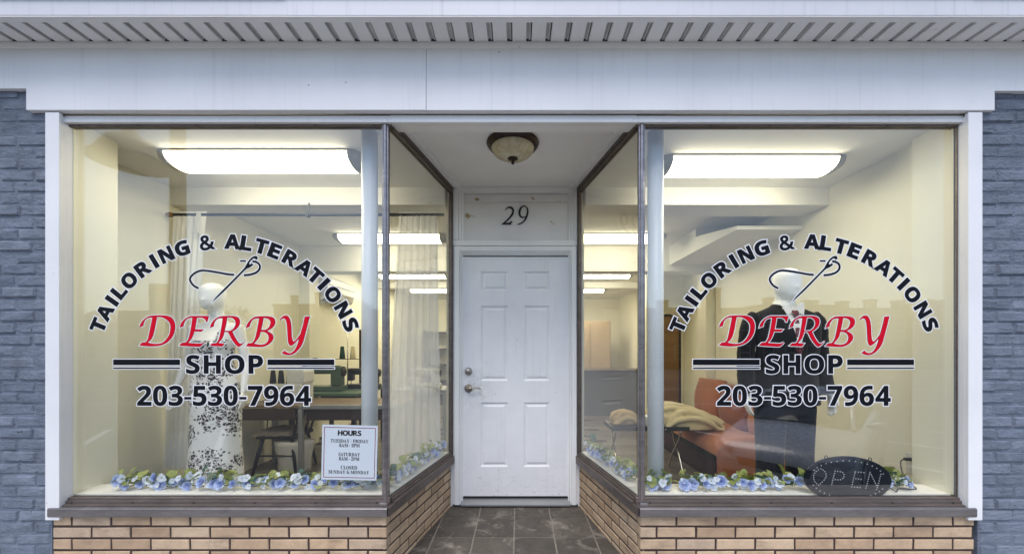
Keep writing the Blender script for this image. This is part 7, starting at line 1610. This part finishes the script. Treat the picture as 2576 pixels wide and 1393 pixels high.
# ------------------------------------------------------------------ the street behind the viewer, seen in the glass
def car(loc, rz, label):
    t = thing('parked_car', loc, label, 'car', None, rz)
    # x forward, sections: (x, half width, sill z, belt z, belt half width)
    secs = [(2.22, .55, .42, .60, .50), (2.15, .74, .30, .70, .68), (2.0, .84, .22, .76, .78), (1.6, .89, .20, .86, .80), (1.2, .90, .20, .93, .80), (.85, .90, .20, .98, .80), (0, .905, .19, .98, .80), (-1.2, .90, .2, 1.0, .79), (-1.8, .88, .22, 1.02, .76), (-2.15, .80, .3, .98, .70), (-2.25, .66, .42, .80, .6)]
    rings = []
    for x, w_, z0, z1, wb in secs:
        pr = [(-w_ * .86, z0), (-w_, z0 + .10), (-w_, (z0 + z1) / 2), (-wb - (w_ - wb) * .55, z1 - .05), (-wb * .92, z1), (0, z1 + .035), (wb * .92, z1), (wb + (w_ - wb) * .55, z1 - .05), (w_, (z0 + z1) / 2), (w_, z0 + .10), (w_ * .86, z0)]
        rings.append([Vector((x, y, z)) for y, z in pr])
    m = MB(); m.loft(rings); bo = m.build('body', 'car_paint', t)
    m = MB(); gr_ = [(.95, .70, .99), (.15, .60, 1.40), (-.5, .58, 1.45), (-1.2, .58, 1.40), (-1.95, .66, 1.03)]
    rr = [[Vector((x, -w_, z - .12 if 0 < i < 4 else z - .0)), Vector((x, -w_ * .9, z)), Vector((x, 0, z + .03)), Vector((x, w_ * .9, z)), Vector((x, w_, z - .12 if 0 < i < 4 else z))] for i, (x, w_, z) in enumerate(gr_)]
    m.loft(rr, cap=False, closed=False)
    m.build('windscreen', 'car_glass', t)
    m = MB(); m.loft([[Vector((x, -w_ * .97, z + .012)), Vector((x, 0, z + .042)), Vector((x, w_ * .97, z + .012))] for x, w_, z in ((.22, .6, 1.37), (.1, .6, 1.41), (-.5, .58, 1.452), (-1.2, .58, 1.405))], cap=False, closed=False); m.build('roof', 'car_paint', t)
    for s in (-1, 1):
        m = MB(); m.add([(.85, s * .79, .98), (.15, s * .605, 1.30), (-1.2, s * .585, 1.29), (-1.85, s * .72, 1.01)], [(0, 1, 2, 3)]); m.build('side_window', 'car_glass', t)
        m = MB(); m.tube([(.98, s * .73, .985), (.55, s * .665, 1.20), (.14, s * .605, 1.395)], .030, 8); m.build('pillar', 'car_paint', t)
        m = MB(); m.tube([(.62, s * .84, 1.0), (.62, s * .96, 1.04), (.60, s * 1.04, 1.05)], [.03, .075, .05], 10, flat=.8); m.build('mirror', 'car_paint', t)
        m = MB(); m.add([(2.19, s * .50, .60), (2.19, s * .50, .70), (2.06, s * .76, .735), (1.86, s * .84, .76), (1.92, s * .86, .66), (2.12, s * .74, .60)], [(0, 1, 2, 3, 4, 5)])
        m.v = [v + Vector((.02, s * .01, .005)) for v in m.v]; m.build('headlight', 'car_lamp', t)
        for x in (1.35, -1.4):
            w_ = MB(); w_.lathe([(.20, -.09), (.30, -.10), (.325, -.06), (.325, .06), (.30, .10), (.20, .09)], (x, s * .80, .325), 'y', 24); tyre = w_.build('wheel', 'tyre_rubber', t)
            w_ = MB(); w_.lathe([(.02, -.095), (.19, -.085), (.21, -.06), (.21, .06), (.19, .085), (.02, .095)], (x, s * .815, .325), 'y', 16); w_.build('rim', 'chrome', tyre)
    m = MB(); m.add([(2.205, -.46, .56), (2.205, .46, .56), (2.205, .42, .44), (2.205, -.42, .44)], [(0, 1, 2, 3)]); m.v = [v + Vector((.022, 0, .03)) for v in m.v]; m.build('grille', 'car_dark', t)
    m = MB(); m.add([(2.16, -.66, .36), (2.16, .66, .36), (2.10, .6, .25), (2.10, -.6, .25)], [(0, 1, 2, 3)]); m.v = [v + Vector((.06, 0, .0)) for v in m.v]; m.build('air_intake', 'car_dark', t)
    m = MB()
    for a in ((-.045, -.030, -.05, .05), (.030, .045, -.05, .05), (-.030, .030, -.008, .008)): m.box(2.230, 2.238, a[0], a[1], .53 + a[2], .53 + a[3])
    m.build('emblem', 'chrome', t)
    return t
hd = Vector((-.74, .67)).normalized(); rz = math.atan2(hd.y, hd.x)
nose = Vector((3.55, -3.05)); ctr = nose - hd * 2.25
car((ctr.x, ctr.y, -.866), rz, 'pale grey parked car whose bonnet mirrors in the right window')

def house(x0, x1, y0, z1, mat, label, nwin, storeys, chim=(), roof='flat'):
    t = thing('row_building', ((x0 + x1) / 2, y0, -.87), label, 'building', 'buildings across the street, mirrored in the glass')
    m = MB(); m.box(x0, x1, y0 - 8, y0, -.87, z1); m.build('wall', mat, t)
    m = MB(); m.box(x0 - .12, x1 + .12, y0 - 8, y0 + .18, z1, z1 + .28)
    if roof == 'gable':
        m.prismx([(y0 + .3, z1 + .28), (y0 - 4, z1 + 2.4), (y0 - 8, z1 + .28)], x0, x1)
    rf = m.build('roof', 'roof_dark', t)
    for cx_, cw, ch_ in chim:
        m = MB(); m.box(cx_ - cw / 2, cx_ + cw / 2, y0 - 3, y0 - 2.2, z1 + .28, z1 + .28 + ch_); m.box(cx_ - cw / 2 - .1, cx_ + cw / 2 + .1, y0 - 3.1, y0 - 2.1, z1 + .28 + ch_, z1 + .45 + ch_); m.build('chimney', 'house_brick', rf)
    hgt = (z1 + .87) / storeys
    for s in range(storeys):
        for k in range(nwin):
            cx_ = x0 + (x1 - x0) * (k + .5) / nwin; zb2 = -.87 + s * hgt + .9
            m = MB(); m.box(cx_ - .55, cx_ + .55, y0 + .004, y0 + .05, zb2, zb2 + 1.5); wn = m.build('window', 'house_white', t)
            m = MB(); m.box(cx_ - .45, cx_ + .45, y0 + .052, y0 + .058, zb2 + .1, zb2 + .7); m.box(cx_ - .45, cx_ + .45, y0 + .052, y0 + .058, zb2 + .8, zb2 + 1.4); m.build('pane', 'pane_dark', wn)
house(13, 24, -36, 5.0, 'house_brick', 'two storey brick row building across the street, nearest the middle', 5, 2, ((15.5, 1.0, .9), (20.8, 1.7, 2.2)))
house(24.2, 33, -36, 5.3, 'house_cream', 'cream two storey row building across the street', 4, 2, ((27, .8, .9), (31.5, 1.2, .6)))
house(33.2, 46, -36, 5.0, 'house_grey', 'grey two storey row building with four small chimneys across the street', 6, 2, ((35, .7, .8), (38, .7, 1.0), (41, .7, .9), (44, .9, 1.0)))
house(46.2, 60, -36, 6.2, 'house_brick', 'tall brick row building at the far right across the street', 6, 2, ((50, 1.0, .8),))
house(-30, -20, -44, 6.3, 'house_brick', 'brick building with roof posts across the street on the left', 5, 2, ((-29, .5, 1.2), (-26, .3, 1.6), (-22, .5, 1.0)))
house(-52, -38, -40, 3.4, 'house_white', 'low white gabled building across the lot on the left', 5, 1, (), 'gable')
house(-19, 12, -52, 4.2, 'house_cream', 'long low cream building at the end of the street', 10, 1, ())
def tree(x, y, h, rx, label):
    t = thing('street_tree', (x, y, -.87), label, 'tree', 'trees across the street')
    m = MB(); m.tube([(x, y, -.87), (x + .1, y, h * .35), (x - .1, y + .1, h * .7)], [.28, .2, .08], 10)
    for k in range(6):
        a = k * 1.05; m.tube([(x, y, h * (.25 + .05 * k)), (x + math.cos(a) * rx * .6, y + math.sin(a) * rx * .6, h * (.5 + .06 * k))], [.09, .03], 6)
    m.build('trunk', 'bark', t)
    m = MB()
    cl = [(Vector((rnd.gauss(0, .45) * rx, rnd.gauss(0, .45) * rx, rnd.uniform(.32, .95) * h)), rnd.uniform(.5, 1.1)) for k in range(26)]
    for c, r_ in cl:
        for k in range(130):
            d = Vector((rnd.gauss(0, 1), rnd.gauss(0, 1), rnd.gauss(0, 1))).normalized() * r_ * rnd.random() ** .4
            p = Vector((x, y, 0)) + c + d; s = rnd.uniform(.08, .16); a = Vector((rnd.gauss(0, 1), rnd.gauss(0, 1), rnd.gauss(0, 1))).normalized(); b_ = a.orthogonal().normalized()
            m.add([p + a * s, p + b_ * s * .6, p - a * s, p - b_ * s * .6], [(0, 1, 2, 3)])
    m.build('crown', 'tree_leaf', t)
tree(-36, -38, 6.4, 2.6, 'round street tree left of the brick building')
tree(-33, -42, 5.8, 2.4, 'lower street tree beside the brick building')
tree(-18.5, -40, 6.6, 2.6, 'street tree right of the brick building')
tree(-56, -38, 7.2, 3.2, 'large street tree at the far left')
# road sign and utility pole
t = thing('road_sign', (-11.6, -10.0, -.87), 'white rectangular road sign with a red triangle on a post', 'sign')
m = MB(); m.tube([(-11.6, -10.04, -.87), (-11.6, -10.04, 3.4)], .035, 8); m.build('post', 'lamp_metal', t)
m = MB(); m.bbox(-12.0, -11.2, -10.0, -9.985, 2.3, 3.4, .005); m.build('panel', 'house_white', t)
m = MB(); m.prismy([(-11.85, 3.25), (-11.35, 3.25), (-11.6, 2.82)], -9.983, -9.98); m.build('triangle', 'sign_red', t)
m = MB(); m.prismy([(-11.76, 3.195), (-11.44, 3.195), (-11.6, 2.92)], -9.9785, -9.977); m.build('triangle_centre', 'house_white', t)
t = thing('utility_pole', (-9.03, -7.75, -.87), 'wooden utility pole beside the parking lot', 'pole')
m = MB(); m.tube([(-9.03, -7.75, -.87), (-9.03, -7.75, 10.5)], [.20, .15], 16); m.build('shaft', 'bark', t)
m = MB(); m.box(-10.2, -7.8, -7.6, -7.48, 9.6, 9.75); m.build('crossarm', 'bark', t)
# bell shaped lamp on an arm in front of the shop
t = thing('bell_lamp', (-3.6, -1.25, 3.0), 'bell shaped hanging lamp on an arm, mirrored at the top of the left window', 'lamp')
m = MB(); m.lathe([(.03, .32), (.05, .30), (.07, .25), (.17, .20), (.22, .12), (.25, .05), (.31, .0), (.30, -.004), (.20, .0)], (-3.6, -1.25, 3.06), 'z', 32); m.build('shade', 'lamp_metal', t)
m = MB(); m.tube(curve_pts([(-3.6, -1.25, 3.36), (-3.6, -1.22, 3.75), (-3.6, -.8, 3.95), (-3.6, -.27, 3.6), (-3.6, -.24, 3.38)]), .022, 8); m.build('arm', 'lamp_metal', t)
